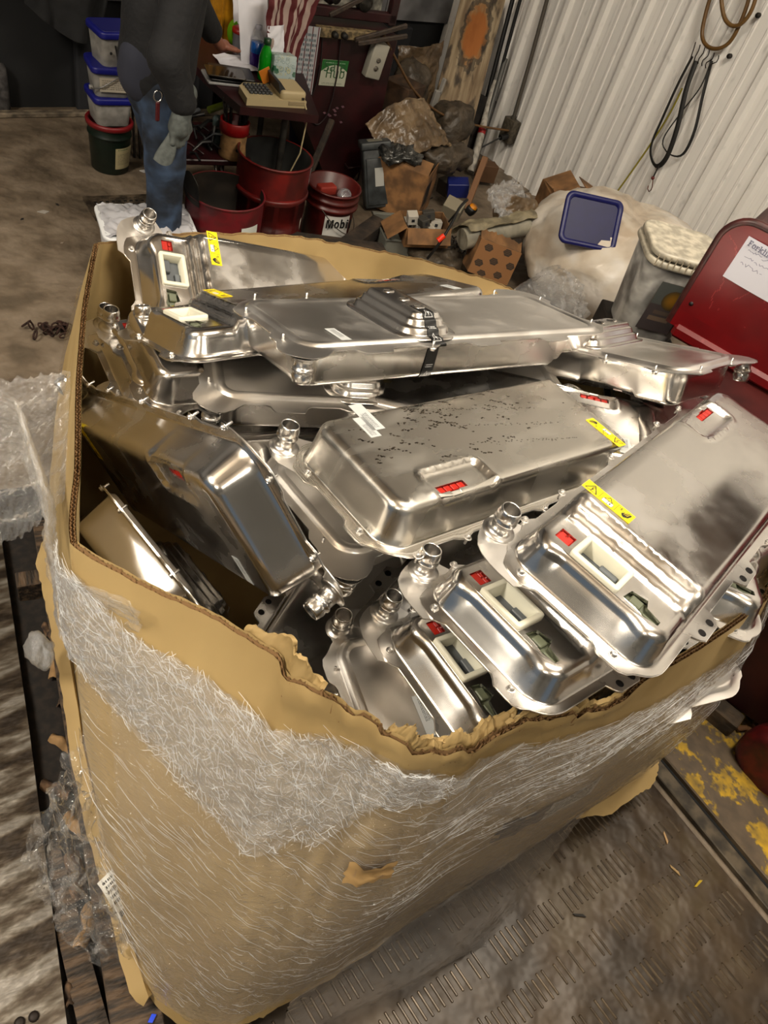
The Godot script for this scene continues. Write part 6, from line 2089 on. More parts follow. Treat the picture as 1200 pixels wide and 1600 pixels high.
	one("poly_bag", "shiny folded tan plastic bag spread over the top of the sacks", "bag", MB.new().sheet(34, 26, func(u: float, v: float):
		var c := Vector3(3.376, 0.440, -3.800)
		return c + Vector3(0.40, 0.10, -0.04) * (u - 0.5) + Vector3(0.12, -0.19, 0.24) * (v - 0.5) + Vector3(0, 0.05 * sin(u * PI) + 0.02 * nz.get_noise_2d(u * 260, v * 260), 0.015 * nz.get_noise_2d(v * 300, u * 200 + 50)) + Vector3(-0.05, -0.03, 0) * pow(1.0 - u, 3.0), 0.008), kraft)
	one("foil_bag", "crumpled silvery bag sticking out below the shiny tan bag", "bag", bag(Vector3(3.210, 0.374, -3.680), Vector3(0.13, 0.035, 0.10), -12, 9, 0.06, 11.0), mottled([Color(0.10, 0.10, 0.10), Color(0.36, 0.36, 0.35)], 0.02, 3.0, 0.25, 0.5, 157, 6.0))
	one("corner_carton", "plain brown carton half hidden behind the shiny tan bag", "carton", MB.new().box(Vector3.ZERO, Vector3(0.2, 0.18, 0.2), 0.004), mottled([Color(0.20, 0.13, 0.075), Color(0.28, 0.19, 0.11)], 0.02, 2.0, 0.85, 0.0, 158), "", at(Vector3(3.512, 0.513, -4.150), 20))
	one("wood_offcut", "pale wooden strip standing upright behind the brown bag", "strip", MB.new().box(Vector3.ZERO, Vector3(0.03, 0.5, 0.02), 0.003), mat(Color(0.42, 0.32, 0.22), 0.7), "", at(Vector3(3.983, 0.428, -4.450), 0, 0, -3))
	one("white_bracket", "small white bracket standing behind the pile by the plank", "bracket", MB.new().box(Vector3.ZERO, Vector3(0.05, 0.12, 0.03), 0.005).box(Vector3(0.02, 0.09, 0), Vector3(0.02, 0.1, 0.03), 0.004), mat(Color(0.55, 0.54, 0.52), 0.6), "", at(Vector3(3.942, 0.428, -4.300), 0, 0, -6))
	# labelled box (its printed square code is left blank) and the open carton of parts
	var q := make_carton("labelled_box", "brown cardboard box with white and black printed labels, under the sacks", at(Vector3(3.32, 0.02, -3.70), -52, 0, 0), Vector3(0.34, 0.31, 0.32), [[0, -150.0, 0.10]], brown)
	part("white_label", MB.new().box(Vector3(0.03, 0.155, 0.1612), Vector3(0.2, 0.26, 0.002), 0.0), mat(Color(0.74, 0.74, 0.76), 0.5), q)
	part("black_label", MB.new().box(Vector3(-0.11, 0.18, 0.1612), Vector3(0.06, 0.2, 0.002), 0.0), mat(Color(0.02, 0.02, 0.022), 0.5), q)
	part("white_label", MB.new().box(Vector3(0.1712, 0.15, 0.0), Vector3(0.002, 0.2, 0.28), 0.0), mat(Color(0.66, 0.65, 0.62), 0.5), q)
	part("black_label", MB.new().box(Vector3(0.1725, 0.16, 0.06), Vector3(0.002, 0.14, 0.12), 0.0), mat(Color(0.03, 0.03, 0.033), 0.5), q)
	var oc2 := make_carton("open_carton", "small open cardboard box filled with little white cartons, flap folded out", at(Vector3(3.071, 0.200, -3.138) - Vector3(0.0, 0.07, 0.0), -22, 0, 5), Vector3(0.27, 0.12, 0.20), [[0, 60.0, 0.09], [3, 35.0, 0.13]], brown)
	var ox := oc2.transform
	rng.seed = 40
	for i in 7:
		var s := [Vector3(0.07, 0.05, 0.05), Vector3(0.06, 0.06, 0.06), Vector3(0.05, 0.045, 0.08)]
		var tb := thing("part_carton", "%s little carton, the %s of those in the open cardboard box" % ["white" if i < 5 else "grey-sided", ord[i]], "carton", ox * at(Vector3(-0.08 + (i % 4) * 0.055, 0.07 + (i / 4) * 0.055, -0.05 + (i % 3) * 0.04), rng.randf_range(-30, 30), rng.randf_range(-12, 12), rng.randf_range(-14, 14)), "little cartons in the open box")
		part("body", MB.new().box(Vector3.ZERO, s[i % 3], 0.002), mat(Color(0.66, 0.64, 0.60) if i < 5 else Color(0.2, 0.19, 0.17), 0.6), tb)
		part("printed_end", MB.new().box(Vector3(0, 0, s[i % 3].z / 2 + 0.0006), Vector3(0.018, 0.018, 0.001), 0.0), mat(Color(0.1, 0.1, 0.12), 0.6), tb)
	one("blue_carton", "blue and white carton behind the open box of parts", "carton", MB.new().box(Vector3.ZERO, Vector3(0.14, 0.10, 0.09), 0.003), mat(Color(0.07, 0.11, 0.36), 0.5), "", at(Vector3(3.707, 0.166, -3.600), -30, 10, 12))
	one("pale_carton", "pale carton standing at the back of the parts pile by the wooden stick", "carton", MB.new().box(Vector3.ZERO, Vector3(0.10, 0.09, 0.12), 0.003), mat(Color(0.48, 0.45, 0.38), 0.6), "", at(Vector3(3.469, 0.173, -3.350), 35, 5, 22))
	one("dark_carton", "grey-brown carton leaning behind the blue carton", "carton", MB.new().box(Vector3.ZERO, Vector3(0.12, 0.10, 0.10), 0.003), mat(Color(0.25, 0.22, 0.18), 0.7), "", at(Vector3(3.765, 0.097, -3.750), 10, 0, 8))
	one("wooden_stick", "tan square wooden stick standing tilted in the parts pile", "stick", MB.new().box(Vector3.ZERO, Vector3(0.34, 0.04, 0.04), 0.003), mat(Color(0.40, 0.26, 0.13), 0.7), "", along(Vector3(3.700, 0.271, -3.450), Vector3(3.736, 0.361, -3.480) - Vector3(3.637, 0.167, -3.400)))
	one("corner_block", "square brown cardboard block standing at the wall foot behind the stick", "block", MB.new().box(Vector3.ZERO, Vector3(0.13, 0.12, 0.10), 0.003), mat(Color(0.30, 0.20, 0.11), 0.8), "", at(Vector3(4.251, 0.095, -3.900), -20))
	var yt := thing("yellow_tape_tool", "black and yellow tape measure resting in the middle of the pile", "tape measure", at(Vector3(3.524, 0.215, -3.250), 20, 20))
	part("case", rbox(MB.new(), Vector3.ZERO, Vector3(0.07, 0.05, 0.06), 0.02, 0.01), mat(Color(0.03, 0.03, 0.03), 0.5), yt)
	part("dial", MB.new().lathe([Vector2(0, 0.033), Vector2(0.024, 0.033), Vector2(0.026, 0.02), Vector2(0.026, 0)], 20), mat(Color(0.75, 0.46, 0.02), 0.4), yt)
	# clear tote at the foot of the pile
	var gb := thing("grey_bin", "empty dusty clear plastic bin lying at the foot of the pile behind the box rim", "bin", at(Vector3(3.092, 0.000, -3.265), -18, 0, 0))
	var bm := mat(Color(0.40, 0.40, 0.37), 0.35)
	for e in [[Vector3(0, 0.06, 0.15), Vector3(0.42, 0.12, 0.008)], [Vector3(0, 0.06, -0.15), Vector3(0.42, 0.12, 0.008)], [Vector3(0.21, 0.06, 0), Vector3(0.008, 0.12, 0.3)], [Vector3(-0.21, 0.06, 0), Vector3(0.008, 0.12, 0.3)], [Vector3(0, 0.004, 0), Vector3(0.42, 0.008, 0.3)]]:
		part("wall", MB.new().box(e[0], e[1], 0.002), bm, gb)
	part("rim", MB.new().tube([Vector3(-0.215, 0.12, -0.155), Vector3(0.215, 0.12, -0.155), Vector3(0.215, 0.12, 0.155), Vector3(-0.215, 0.12, 0.155)], 0.009, 6, true), bm, gb)
	# rolled tarp and clear bag
	var tp := thing("rolled_tarp", "rolled off-white tarp with an open grey tube end, across the middle of the pile", "tarp")
	var r0 := Vector3(3.179, 0.240, -2.924)
	var r1 := Vector3(3.618, 0.320, -2.868)
	part("tube", MB.new().tube([r0, r0.lerp(r1, 0.5), r1], 0.062, 20), mottled([Color(0.42, 0.40, 0.34), Color(0.55, 0.53, 0.47)], 0.02, 2.0, 0.5, 0.0, 159), tp)
	part("tube_end", MB.new().lathe([Vector2(0, 0.004), Vector2(0.045, 0.004), Vector2(0.048, 0.012), Vector2(0.058, 0.012), Vector2(0.062, 0.0)], 24, along(r0, Vector3.UP) * Transform3D.IDENTITY), mat(Color(0.34, 0.34, 0.33), 0.6), tp).transform = Transform3D(Basis(Quaternion(Vector3.UP, (r0 - r1).normalized())), Vector3.ZERO) if false else Transform3D.IDENTITY
	part("cloth", MB.new().sheet(34, 20, func(u: float, v: float):
		var c := r0.lerp(r1, u * 1.1)
		var ang := lerpf(-0.4, 2.4, v)
		return c + Vector3(0.0, cos(ang) * 0.075 + 0.01, -sin(ang) * 0.10 + 0.01) + Vector3(0, 0.02 * nz.get_noise_2d(u * 200, v * 160) + 0.02 * sin(u * 9.0) * v, -0.12 * maxf(0.0, v - 0.6)), 0.006), mottled([Color(0.40, 0.36, 0.27), Color(0.54, 0.50, 0.40)], 0.02, 2.0, 0.6, 0.0, 160, 3.0), tp)
	one("tan_parcel", "clear-wrapped tan parcel between the tarp and the logo carton", "parcel", bag(Vector3(3.626, 0.340, -2.994), Vector3(0.14, 0.09, 0.10), -15, 12, 0.04, 8.0), kraft)
	one("clear_wrap", "crumpled clear plastic wrap on top of the tan parcel", "wrap", MB.new().sheet(30, 24, func(u: float, v: float):
		var c := Vector3(3.545, 0.420, -3.009)
		return c + Vector3(0.30, 0.04, -0.06) * (u - 0.5) + Vector3(0.03, -0.10, 0.16) * (v - 0.5) + Vector3(0, 0.05 * nz.get_noise_2d(u * 300, v * 300), 0.03 * nz.get_noise_2d(u * 260 + 90, v * 260))), clear_film(0.3, 0.15, 3, 3, 1.2, 161))
	# carton printed with a pattern of hexagons
	var hi := blank(128, 128, Color(0.47, 0.32, 0.18))
	for e in [[30, 22], [88, 16], [60, 62], [112, 58], [20, 84], [88, 104], [40, 118]]:
		var c := Vector2(e[0], e[1])
		var hp := PackedVector2Array()
		for k in 6:
			hp.append((c + Vector2(cos(k * PI / 3), sin(k * PI / 3)) * 14).clamp(Vector2.ZERO, Vector2(126, 126)))
		fill_poly(hi, hp, Color(0.16, 0.11, 0.07))
		for k in 3:
			line(hi, (c + Vector2(-8, -6 + k * 6)).clamp(Vector2.ZERO, Vector2(126, 126)), (c + Vector2(8, -6 + k * 6)).clamp(Vector2.ZERO, Vector2(126, 126)), 1, Color(0.4, 0.28, 0.16))
	var hx := thing("hexagon_carton", "torn brown carton printed with dark hexagons, below the rolled tarp", "carton", at(Vector3(3.314, 0.100, -2.726) + Vector3(0, -0.02, -0.06), -32, -14, -8))
	var hm := picture(hi, 0.8)
	var hb := MB.new()
	hb.q(Vector3(-0.13, 0, 0.091), Vector3(0.13, 0, 0.091), Vector3(0.13, 0.2, 0.091), Vector3(-0.13, 0.2, 0.091), Vector2(0, 1), Vector2(1, 1), Vector2(1, 0), Vector2(0, 0))
	part("printed_face", hb, hm, hx)
	part("body", MB.new().box(Vector3(0, 0.1, 0), Vector3(0.262, 0.2, 0.18), 0.003), brown, hx)
	part("torn_flap", MB.new().sheet(20, 6, func(u: float, v: float): return Vector3((u - 0.5) * 0.26, 0.2 + v * (0.04 + 0.02 * nz.get_noise_1d(u * 900)), -0.02 + 0.09 * (1.0 - v) + 0.03 * v), 0.004), brown, hx)
	one("wire_bundle", "dark bundle of wires and bristles between the tarp and the box rim", "wire bundle", wire_bundle(Vector3(3.286, 0.100, -3.011)), mat(Color(0.07, 0.06, 0.05), 0.6))
	one("grey_sack", "dusty grey sack spread under the parts carton", "bag", bag(Vector3(3.194, 0.050, -3.054), Vector3(0.2, 0.07, 0.16), 0, 17, 0.05, 7.0), dusty)
	# carton with a round mark, against the wall
	var lc := make_carton("logo_carton", "brown carton with loosely closed flaps and a small round mark, against the ribbed wall", along(Vector3(4.16, 0.10, -2.98), Vector3(0.88, 0.0, 0.47)), Vector3(0.40, 0.29, 0.38), [[0, -170.0, 0.19], [2, -172.0, 0.19], [1, -160.0, 0.18], [3, -150.0, 0.18]], brown)
	var mk := MB.new().lathe([Vector2(0.020, 0), Vector2(0.024, 0), Vector2(0.024, 0.0015), Vector2(0.020, 0.0015), Vector2(0.020, 0)], 24, Transform3D(Basis(Vector3.UP, 0) * Basis(Vector3.RIGHT, PI / 2), Vector3(-0.02, 0.17, 0.1935)))
	part("round_mark", mk, mat(Color(0.07, 0.05, 0.035), 0.7), lc)
	part("round_mark", MB.new().box(Vector3(-0.02, 0.17, 0.1935), Vector3(0.012, 0.026, 0.0016), 0.0), mat(Color(0.07, 0.05, 0.035), 0.7), lc)
	# the big white bag with the blue lid
	var bb := thing("white_bag", "huge bulging white plastic bag against the ribbed wall", "bag")
	var bc := Vector3(3.96, 0.30, -2.43)
	part("filled_body", MB.new().blob(bc, Vector3(0.42, 0.33, 0.56), noise(2.6, 21, 4), 0.07, 64, Basis(Vector3.UP, 0.25), 0.8), mottled([Color(0.66, 0.60, 0.53), Color(0.76, 0.72, 0.66), Color(0.80, 0.78, 0.75)], 0.01, 1.2, 0.35, 0.0, 162, 5.0), bb)
	part("gathered_film", MB.new().sheet(60, 44, func(u: float, v: float):
		var c := Vector3(3.319, 0.400, -2.330)
		var rr := 0.05 + 0.30 * v
		var ang := u * PI * 1.5 + 2.6
		return c + Vector3(cos(ang) * rr * 0.8, -0.28 * v * v - 0.06 * v, -sin(ang) * rr * 0.9) + Vector3(-0.03, 0.02, 0.05) + Vector3(0.03, 0.03, 0.03) * (sin(u * 40.0 + 3.0 * v) * 0.5 + nz.get_noise_2d(u * 500, v * 220) * 1.3) * (0.3 + v)), clear_film(0.2, 0.2, 4, 3, 1.3, 163), bb)
	part("tie_folds", MB.new().sheet(40, 30, func(u: float, v: float):
		var c := Vector3(3.790, 0.440, -2.200)
		return c + Vector3(0.10, 0.10, -0.36).lerp(Vector3(-0.10, -0.02, 0.12), u) + Vector3(-0.16, -0.22, 0.06) * v * (0.5 + 0.5 * u) + Vector3(0.03, 0.02, 0.0) * sin(v * 22.0 + u * 5.0) * u), clear_film(0.2, 0.2, 3, 3, 1.2, 164), bb)
	var lid := thing("blue_cover", "blue rectangular plastic lid standing propped on the white bag", "lid", lid_frame())
	var bl := mat(Color(0.035, 0.05, 0.30), 0.4)
	part("rim", MB.new().loft([rect_ring(-0.165, 0.165, -0.135, 0.135, 0.045, -0.03, 6), rect_ring(-0.17, 0.17, -0.14, 0.14, 0.045, -0.012, 6), rect_ring(-0.165, 0.165, -0.135, 0.135, 0.042, 0.0, 6), rect_ring(-0.145, 0.145, -0.115, 0.115, 0.03, 0.0, 6), rect_ring(-0.138, 0.138, -0.108, 0.108, 0.026, -0.014, 6)]), bl, lid)
	part("panel", MB.new().prism(rect_poly(0.139, 0.109), -0.02, -0.013), mottled([Color(0.07, 0.075, 0.20), Color(0.10, 0.10, 0.19), Color(0.06, 0.07, 0.27)], 0.02, 2.5, 0.5, 0.0, 165), lid)
	# square bucket with labels
	one("bucket_crate", "dark wooden crate under the square bucket, mostly hidden behind the right rim", "crate", rbox(MB.new(), Vector3(0, 0.42, 0), Vector3(0.27, 0.84, 0.25), 0.01, 0.006), mottled([Color(0.06, 0.045, 0.03), Color(0.12, 0.09, 0.065)], 0.02, 2.0, 0.8, 0.0, 169), "", at(Vector3(2.64, 0, -1.38), -38))
	var bk := thing("square_bucket", "dirty clear square bucket with picture labels and a white ribbed rim, beside the red cabinet", "bucket", Transform3D(Basis(Vector3.UP, deg_to_rad(-38)).scaled(Vector3.ONE * 0.86), Vector3(2.62, 0.842, -1.36)))
	var clearm := mottled([Color(0.48, 0.45, 0.38), Color(0.62, 0.60, 0.55), Color(0.72, 0.71, 0.69)], 0.012, 2.0, 0.35, 0.0, 166)
	part("body", rbox(MB.new(), Vector3(0, 0.19, 0), Vector3(0.32, 0.38, 0.30), 0.06, 0.012, Transform3D.IDENTITY, 6, 0.03), clearm, bk)
	for y in [0.375, 0.41]:
		part("rim_band", rbox(MB.new(), Vector3(0, y, 0), Vector3(0.35 - (y - 0.375) * 0.4, 0.028, 0.33 - (y - 0.375) * 0.4), 0.07, 0.008), mottled([Color(0.58, 0.53, 0.43), Color(0.72, 0.69, 0.62)], 0.02, 3.0, 0.45, 0.0, 167), bk)
	for k in 12:
		part("rim_tab", MB.new().box(Vector3(-0.15 + k * 0.027, 0.395, 0.166), Vector3(0.004, 0.05, 0.006), 0.001), mat(Color(0.6, 0.56, 0.48), 0.5), bk)
	var pi_ := blank(96, 128, Color(0.26, 0.23, 0.23))
	for y in 128:
		for x in 96:
			var dd := Vector2((x - 56) / 30.0, (y - 86) / 26.0).length()
			if dd < 1.0:
				pi_.set_pixel(x, y, Color(0.55, 0.38, 0.08).lerp(Color(0.25, 0.2, 0.12), dd * dd))
			elif y > 70:
				pi_.set_pixel(x, y, Color(0.30, 0.31, 0.30))
	pi_.fill_rect(Rect2i(16, 28, 60, 12), Color(0.42, 0.36, 0.30))
	pi_.fill_rect(Rect2i(22, 46, 54, 10), Color(0.34, 0.29, 0.25))
	part("picture_label", MB.new().box(Vector3(0.0, 0.19, 0.146), Vector3(0.15, 0.24, 0.002), 0.0, Basis(Vector3.RIGHT, 0.075)), picture(pi_), bk)
	part("picture_label", MB.new().box(Vector3(0.156, 0.18, 0.0), Vector3(0.002, 0.22, 0.16), 0.0, Basis(Vector3(0, 0, 1), -0.075)), mottled([Color(0.10, 0.09, 0.10), Color(0.22, 0.19, 0.19)], 0.03, 5.0, 0.5, 0.0, 168), bk)
	# hose loops and belts on the wall
	var hs := []
	for e in [Vector3(4.560, 1.620, -3.015), Vector3(4.560, 1.473, -2.981), Vector3(4.560, 1.374, -2.938), Vector3(4.550, 1.343, -2.868), Vector3(4.540, 1.360, -2.790), Vector3(4.550, 1.410, -2.748), Vector3(4.550, 1.496, -2.742), Vector3(4.550, 1.599, -2.759), Vector3(4.550, 1.718, -2.805)]:
		hs.append(e)
	one("wall_hose", "tan hose hanging from the wall in the lower longer loop, above the straps", "hose", curve_tube(hs, 0.011), mat(Color(0.36, 0.25, 0.09), 0.5), "hose loops on the wall")
	hs = [Vector3(4.520, 1.636, -2.959), Vector3(4.520, 1.540, -2.878), Vector3(4.520, 1.493, -2.815), Vector3(4.520, 1.488, -2.751), Vector3(4.520, 1.525, -2.710), Vector3(4.520, 1.596, -2.700), Vector3(4.520, 1.710, -2.734)]
	one("wall_hose", "tan hose loop on the wall, the upper smaller loop", "hose", curve_tube(hs, 0.011), mat(Color(0.38, 0.27, 0.11), 0.5), "hose loops on the wall")
	var belts := [
		[[Vector3(4.560, 1.263, -2.934), Vector3(4.550, 1.115, -2.934), Vector3(4.550, 0.912, -2.927), Vector3(4.550, 0.760, -2.916), Vector3(4.550, 0.690, -2.868), Vector3(4.550, 0.672, -2.804), Vector3(4.540, 0.752, -2.767), Vector3(4.530, 0.918, -2.789), Vector3(4.530, 1.113, -2.853), Vector3(4.550, 1.256, -2.890)], 0.015, Color(0.05, 0.045, 0.035), "wide olive-black rubber strap hanging in a long loop, the left one"],
		[[Vector3(4.560, 1.299, -2.809), Vector3(4.540, 1.162, -2.779), Vector3(4.540, 1.000, -2.818), Vector3(4.550, 0.849, -2.855), Vector3(4.550, 0.787, -2.834), Vector3(4.550, 0.771, -2.745), Vector3(4.560, 0.812, -2.684), Vector3(4.560, 0.945, -2.689), Vector3(4.560, 1.121, -2.750), Vector3(4.560, 1.291, -2.804)], 0.011, Color(0.03, 0.028, 0.028), "black rubber strap hanging in a twisted loop, the right one"],
	]
	for e in belts:
		one("rubber_strap", e[3], "strap", curve_tube(e[0], e[1], 0.35), mat(e[2], 0.6), "rubber straps on the wall")
	rng.seed = 44
	for i in 6:
		var tp_ := Vector3(4.550, 1.353, -2.861) + Vector3(0, -0.02, -0.09 + i * 0.036)
		one("strap_hook", "%s rusty wire hook from the left, holding the straps to the hose loop" % ord[i], "hook", curve_tube([tp_, tp_ + Vector3(0.0, -0.03, 0.008), tp_ + Vector3(-0.01, -0.06, 0.02 - i * 0.008), tp_ + Vector3(0.0, -0.085, 0.02 - i * 0.006)], 0.003), mat(Color(0.12, 0.08, 0.06), 0.6, 0.5), "wire hooks above the straps")
	var hk := thing("hanging_hook", "small rusty hook with a red ball hanging below the left strap", "hook")
	part("wire", curve_tube([Vector3(4.540, 0.688, -2.790), Vector3(4.540, 0.622, -2.789), Vector3(4.540, 0.599, -2.785)], 0.005), mat(Color(0.05, 0.045, 0.04), 0.6), hk)
	part("ball", MB.new().lathe([Vector2(0, -0.012), Vector2(0.009, -0.008), Vector2(0.012, 0), Vector2(0.009, 0.008), Vector2(0, 0.012)], 14, at(Vector3(4.540, 0.605, -2.789))), mat(Color(0.35, 0.08, 0.06), 0.4), hk)
	part("hook", curve_tube([Vector3(4.540, 0.596, -2.783), Vector3(4.540, 0.559, -2.763), Vector3(4.540, 0.525, -2.763), Vector3(4.540, 0.531, -2.785), Vector3(4.540, 0.552, -2.793)], 0.003), mat(Color(0.35, 0.16, 0.10), 0.5, 0.4), hk)
	one("yellow_rope", "thin yellow rope running down the wall from the straps to the white bag", "rope", curve_tube([Vector3(4.530, 1.108, -2.881), Vector3(4.540, 0.949, -2.889), Vector3(4.550, 0.712, -2.930), Vector3(4.500, 0.422, -2.962)], 0.0055), mat(Color(0.46, 0.42, 0.03), 0.6))
	for e in [[Vector3(4.600, 1.345, -2.732), "dark stub of a bolt in the ribbed wall right of the straps"], [Vector3(4.600, 1.567, -2.690), "round rusty screw head in the ribbed wall near the top right"]]:
		one("wall_bolt", e[1], "bolt", MB.new().lathe([Vector2(0, 0.02), Vector2(0.012, 0.02), Vector2(0.014, 0.015), Vector2(0.014, 0), Vector2(0, 0)], 10, Transform3D(Basis(Vector3(0, 0, 1), PI / 2), e[0])), mat(Color(0.10, 0.08, 0.06), 0.6, 0.4), "bolts in the ribbed wall")


func lid_frame() -> Transform3D:
	var c := Vector3(3.585, 0.600, -2.424)
	var x := Vector3(0.83, 0.02, 0.55).normalized()
	var n := Vector3(-0.42, 0.60, 0.68)
	n = (n - x * n.dot(x)).normalized()
	return Transform3D(Basis(x, n, x.cross(n)), c)


func rect_poly(a: float, b: float) -> PackedVector2Array:
	return PackedVector2Array([Vector2(-a, -b), Vector2(a, -b), Vector2(a, b), Vector2(-a, b)])


func curve_tube(pts: Array, r: float, flat := 1.0) -> MB:
	var cv := Curve3D.new()
	cv.bake_interval = 0.015
	for i in pts.size():
		var d: Vector3 = (pts[mini(i + 1, pts.size() - 1)] - pts[maxi(i - 1, 0)]) / 6.0
		cv.add_point(pts[i], -d, d)
	var n := clampi(int(cv.get_baked_length() / 0.02), 6, 140)
	var out := []
	for i in n + 1:
		out.append(cv.sample_baked(cv.get_baked_length() * i / float(n)))
	return MB.new().tube(out, r, 8, false, flat)


func wire_bundle(c: Vector3) -> MB:
	var mb := MB.new()
	rng.seed = 50
	for i in 26:
		var a := c + Vector3(rng.randfn(0, 0.03), rng.randf() * 0.05, rng.randfn(0, 0.03))
		var d := Vector3(rng.randfn(0, 0.07), rng.randf_range(0.02, 0.09), rng.randfn(0, 0.07))
		mb.tube([a, a + d * 0.5 + Vector3(0, 0.02, 0), a + d], 0.003, 5)
	return mb


func right_side() -> void:
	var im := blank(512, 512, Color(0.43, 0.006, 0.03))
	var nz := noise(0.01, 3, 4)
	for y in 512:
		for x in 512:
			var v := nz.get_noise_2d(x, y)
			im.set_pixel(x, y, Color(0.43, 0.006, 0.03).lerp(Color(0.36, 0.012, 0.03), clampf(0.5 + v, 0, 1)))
	rng.seed = 9
	for i in 26:
		var p := Vector2(rng.randf() * 512, rng.randf() * 512)
		var d := Vector2(rng.randfn(0, 14), rng.randf_range(12, 50))
		for k in 24:
			var q := p + d * k / 12.0 + Vector2(nz.get_noise_1d(p.x + k * 8) * 12, 0)
			if q.x > 1 and q.y > 1 and q.x < 510 and q.y < 508:
				line(im, q, (q + d / 12.0).clamp(Vector2(1, 1), Vector2(510, 508)), 1, Color(0.55, 0.14, 0.16).lerp(Color(0.62, 0.40, 0.36), rng.randf() * 0.5))
	for i in 60:
		var p := Vector2(rng.randf() * 505, rng.randf() * 505)
		im.fill_rect(Rect2i(int(p.x), int(p.y), rng.randi_range(2, 6), rng.randi_range(2, 5)), Color(0.5, 0.16, 0.17))
	var red := picture(im, 0.38)
	red.uv1_triplanar = true
	red.uv1_scale = Vector3(0.9, 0.9, 0.9)
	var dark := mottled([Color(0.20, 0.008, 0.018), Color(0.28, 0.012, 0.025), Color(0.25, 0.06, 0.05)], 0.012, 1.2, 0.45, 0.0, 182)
	var xd := Vector3(0.32, 0, 0.95).normalized()
	var t := thing("red_cabinet", "large red steel cabinet with rounded top panel, right of the box, handwritten paper on it", "cabinet", Transform3D(Basis(xd, Vector3.UP, xd.cross(Vector3.UP)), Vector3(2.36, 0, 0.0)))
	# local: x runs towards the camera along the face, -z ... +z outwards to the box
	var prof := PackedVector2Array()
	for e in [[-1.215, 1.05], [0.75, 1.05], [0.75, 1.457]]:
		prof.append(Vector2(e[0], -e[1]))
	for k in 9:
		var a := PI / 2 + PI / 2 * k / 8.0
		prof.append(Vector2(-1.215 + 0.088 + cos(a) * 0.088, -(1.457 - 0.088 + sin(a) * 0.088)))
	var back := Vector3(0.1347, 0, -0.4032)
	var face := Transform3D(Basis(Vector3(1, 0, 0), Vector3(0, 0, 1), Vector3(0, -1, 0)), back)
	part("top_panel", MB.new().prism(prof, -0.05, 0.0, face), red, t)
	var edge := []
	for k in prof.size():
		if k >= 2:
			edge.append(back + Vector3(prof[k].x, -prof[k].y, -0.012))
	edge.append(back + Vector3(-1.215, 1.05, -0.012))
	part("rolled_edge", MB.new().tube(edge, 0.014, 10), mottled([Color(0.22, 0.01, 0.025), Color(0.26, 0.10, 0.09)], 0.03, 3.0, 0.4, 0.0, 183), t)
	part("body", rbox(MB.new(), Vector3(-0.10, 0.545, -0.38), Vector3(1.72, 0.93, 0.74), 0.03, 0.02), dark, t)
	part("lower_lip", MB.new().box(back + Vector3(-0.2, 1.04, -0.02), Vector3(1.98, 0.05, 0.07), 0.012), red, t)
	part("ledge", MB.new().box(Vector3(-0.10, 0.93, -0.02), Vector3(1.70, 0.03, 0.06), 0.008), dark, t)
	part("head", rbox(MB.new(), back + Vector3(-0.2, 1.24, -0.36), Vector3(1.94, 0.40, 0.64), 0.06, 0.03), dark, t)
	part("grey_cover", MB.new().box(back + Vector3(-0.12, 1.447, -0.36), Vector3(1.7, 0.025, 0.54), 0.006), mottled([Color(0.26, 0.24, 0.19), Color(0.38, 0.36, 0.30)], 0.02, 2.0, 0.6, 0.0, 184), t)
	part("rivet", MB.new().lathe([Vector2(0, 0.004), Vector2(0.006, 0.003), Vector2(0.008, 0)], 10, Transform3D(Basis(Vector3.RIGHT, PI / 2), back + Vector3(-1.18, 1.145, 0))), mat(Color(0.05, 0.01, 0.01), 0.5), t)
	one("brown_carton", "brown carton standing on the red cabinet's grey cover, cut by the right edge", "carton", MB.new().box(Vector3(0, 0.1, 0), Vector3(0.3, 0.2, 0.3), 0.004), mat(Color(0.22, 0.15, 0.08), 0.8), "", at(t.transform * back + Vector3(-0.86, 1.46, -0.36), 10))
	# handwritten paper
	var pim := blank(256, 256, Color(0.80, 0.80, 0.84))
	var ink := Color(0.42, 0.42, 0.52)
	rng.seed = 77
	for e in [[30, 8, 150], [66, 6, 220], [104, 8, 210], [142, 8, 130]]:
		var x: float = 24 + e[1]
		var y: float = e[0]
		var last := Vector2(x, y)
		while x < e[2]:
			var nx := Vector2(x + rng.randf_range(4, 9), y + rng.randf_range(-9, 9) + (x - 24) * 0.02)
			if rng.randf() < 0.86:
				line(pim, last, nx, 2, ink)
			last = nx
			x = nx.x
	var pp := thing("paper_notice", "white handwritten paper taped to the red cabinet's front", "notice", t.transform * Transform3D(Basis(Vector3(0, 0, 1), -0.02), back + Vector3(-1.044, 1.347, 0.003)))
	part("sheet", MB.new().sheet(6, 6, func(a: float, b: float): return Vector3((a - 0.5) * 0.19, (0.5 - b) * 0.144, 0.002 * sin(a * 3.0)), 0.0012), picture(pim, 0.7), pp)
	words(pp, "Forklift key", 0.017, at(Vector3(-0.02, 0.052, 0.0035), 0, 0, -3), mat(Color(0.36, 0.37, 0.46), 0.7), "handwriting", "Droid Serif")
	# timber, foil and round red part on the floor
	var wd := mottled([Color(0.20, 0.15, 0.10), Color(0.33, 0.265, 0.19)], 0.02, 1.4, 0.75, 0.0, 185, 3.0)
	one("floor_block", "square timber lying on the slab at the foot of the red cabinet", "timber", MB.new().box(Vector3.ZERO, Vector3(0.62, 0.08, 0.075), 0.005), wd, "", along(Vector3(2.301, 0.045, -0.086) + Vector3(-0.06, 0.015, -0.25), Vector3(0.22, 0, 0.97)))
	var nzz := noise(18.0, 6, 3)
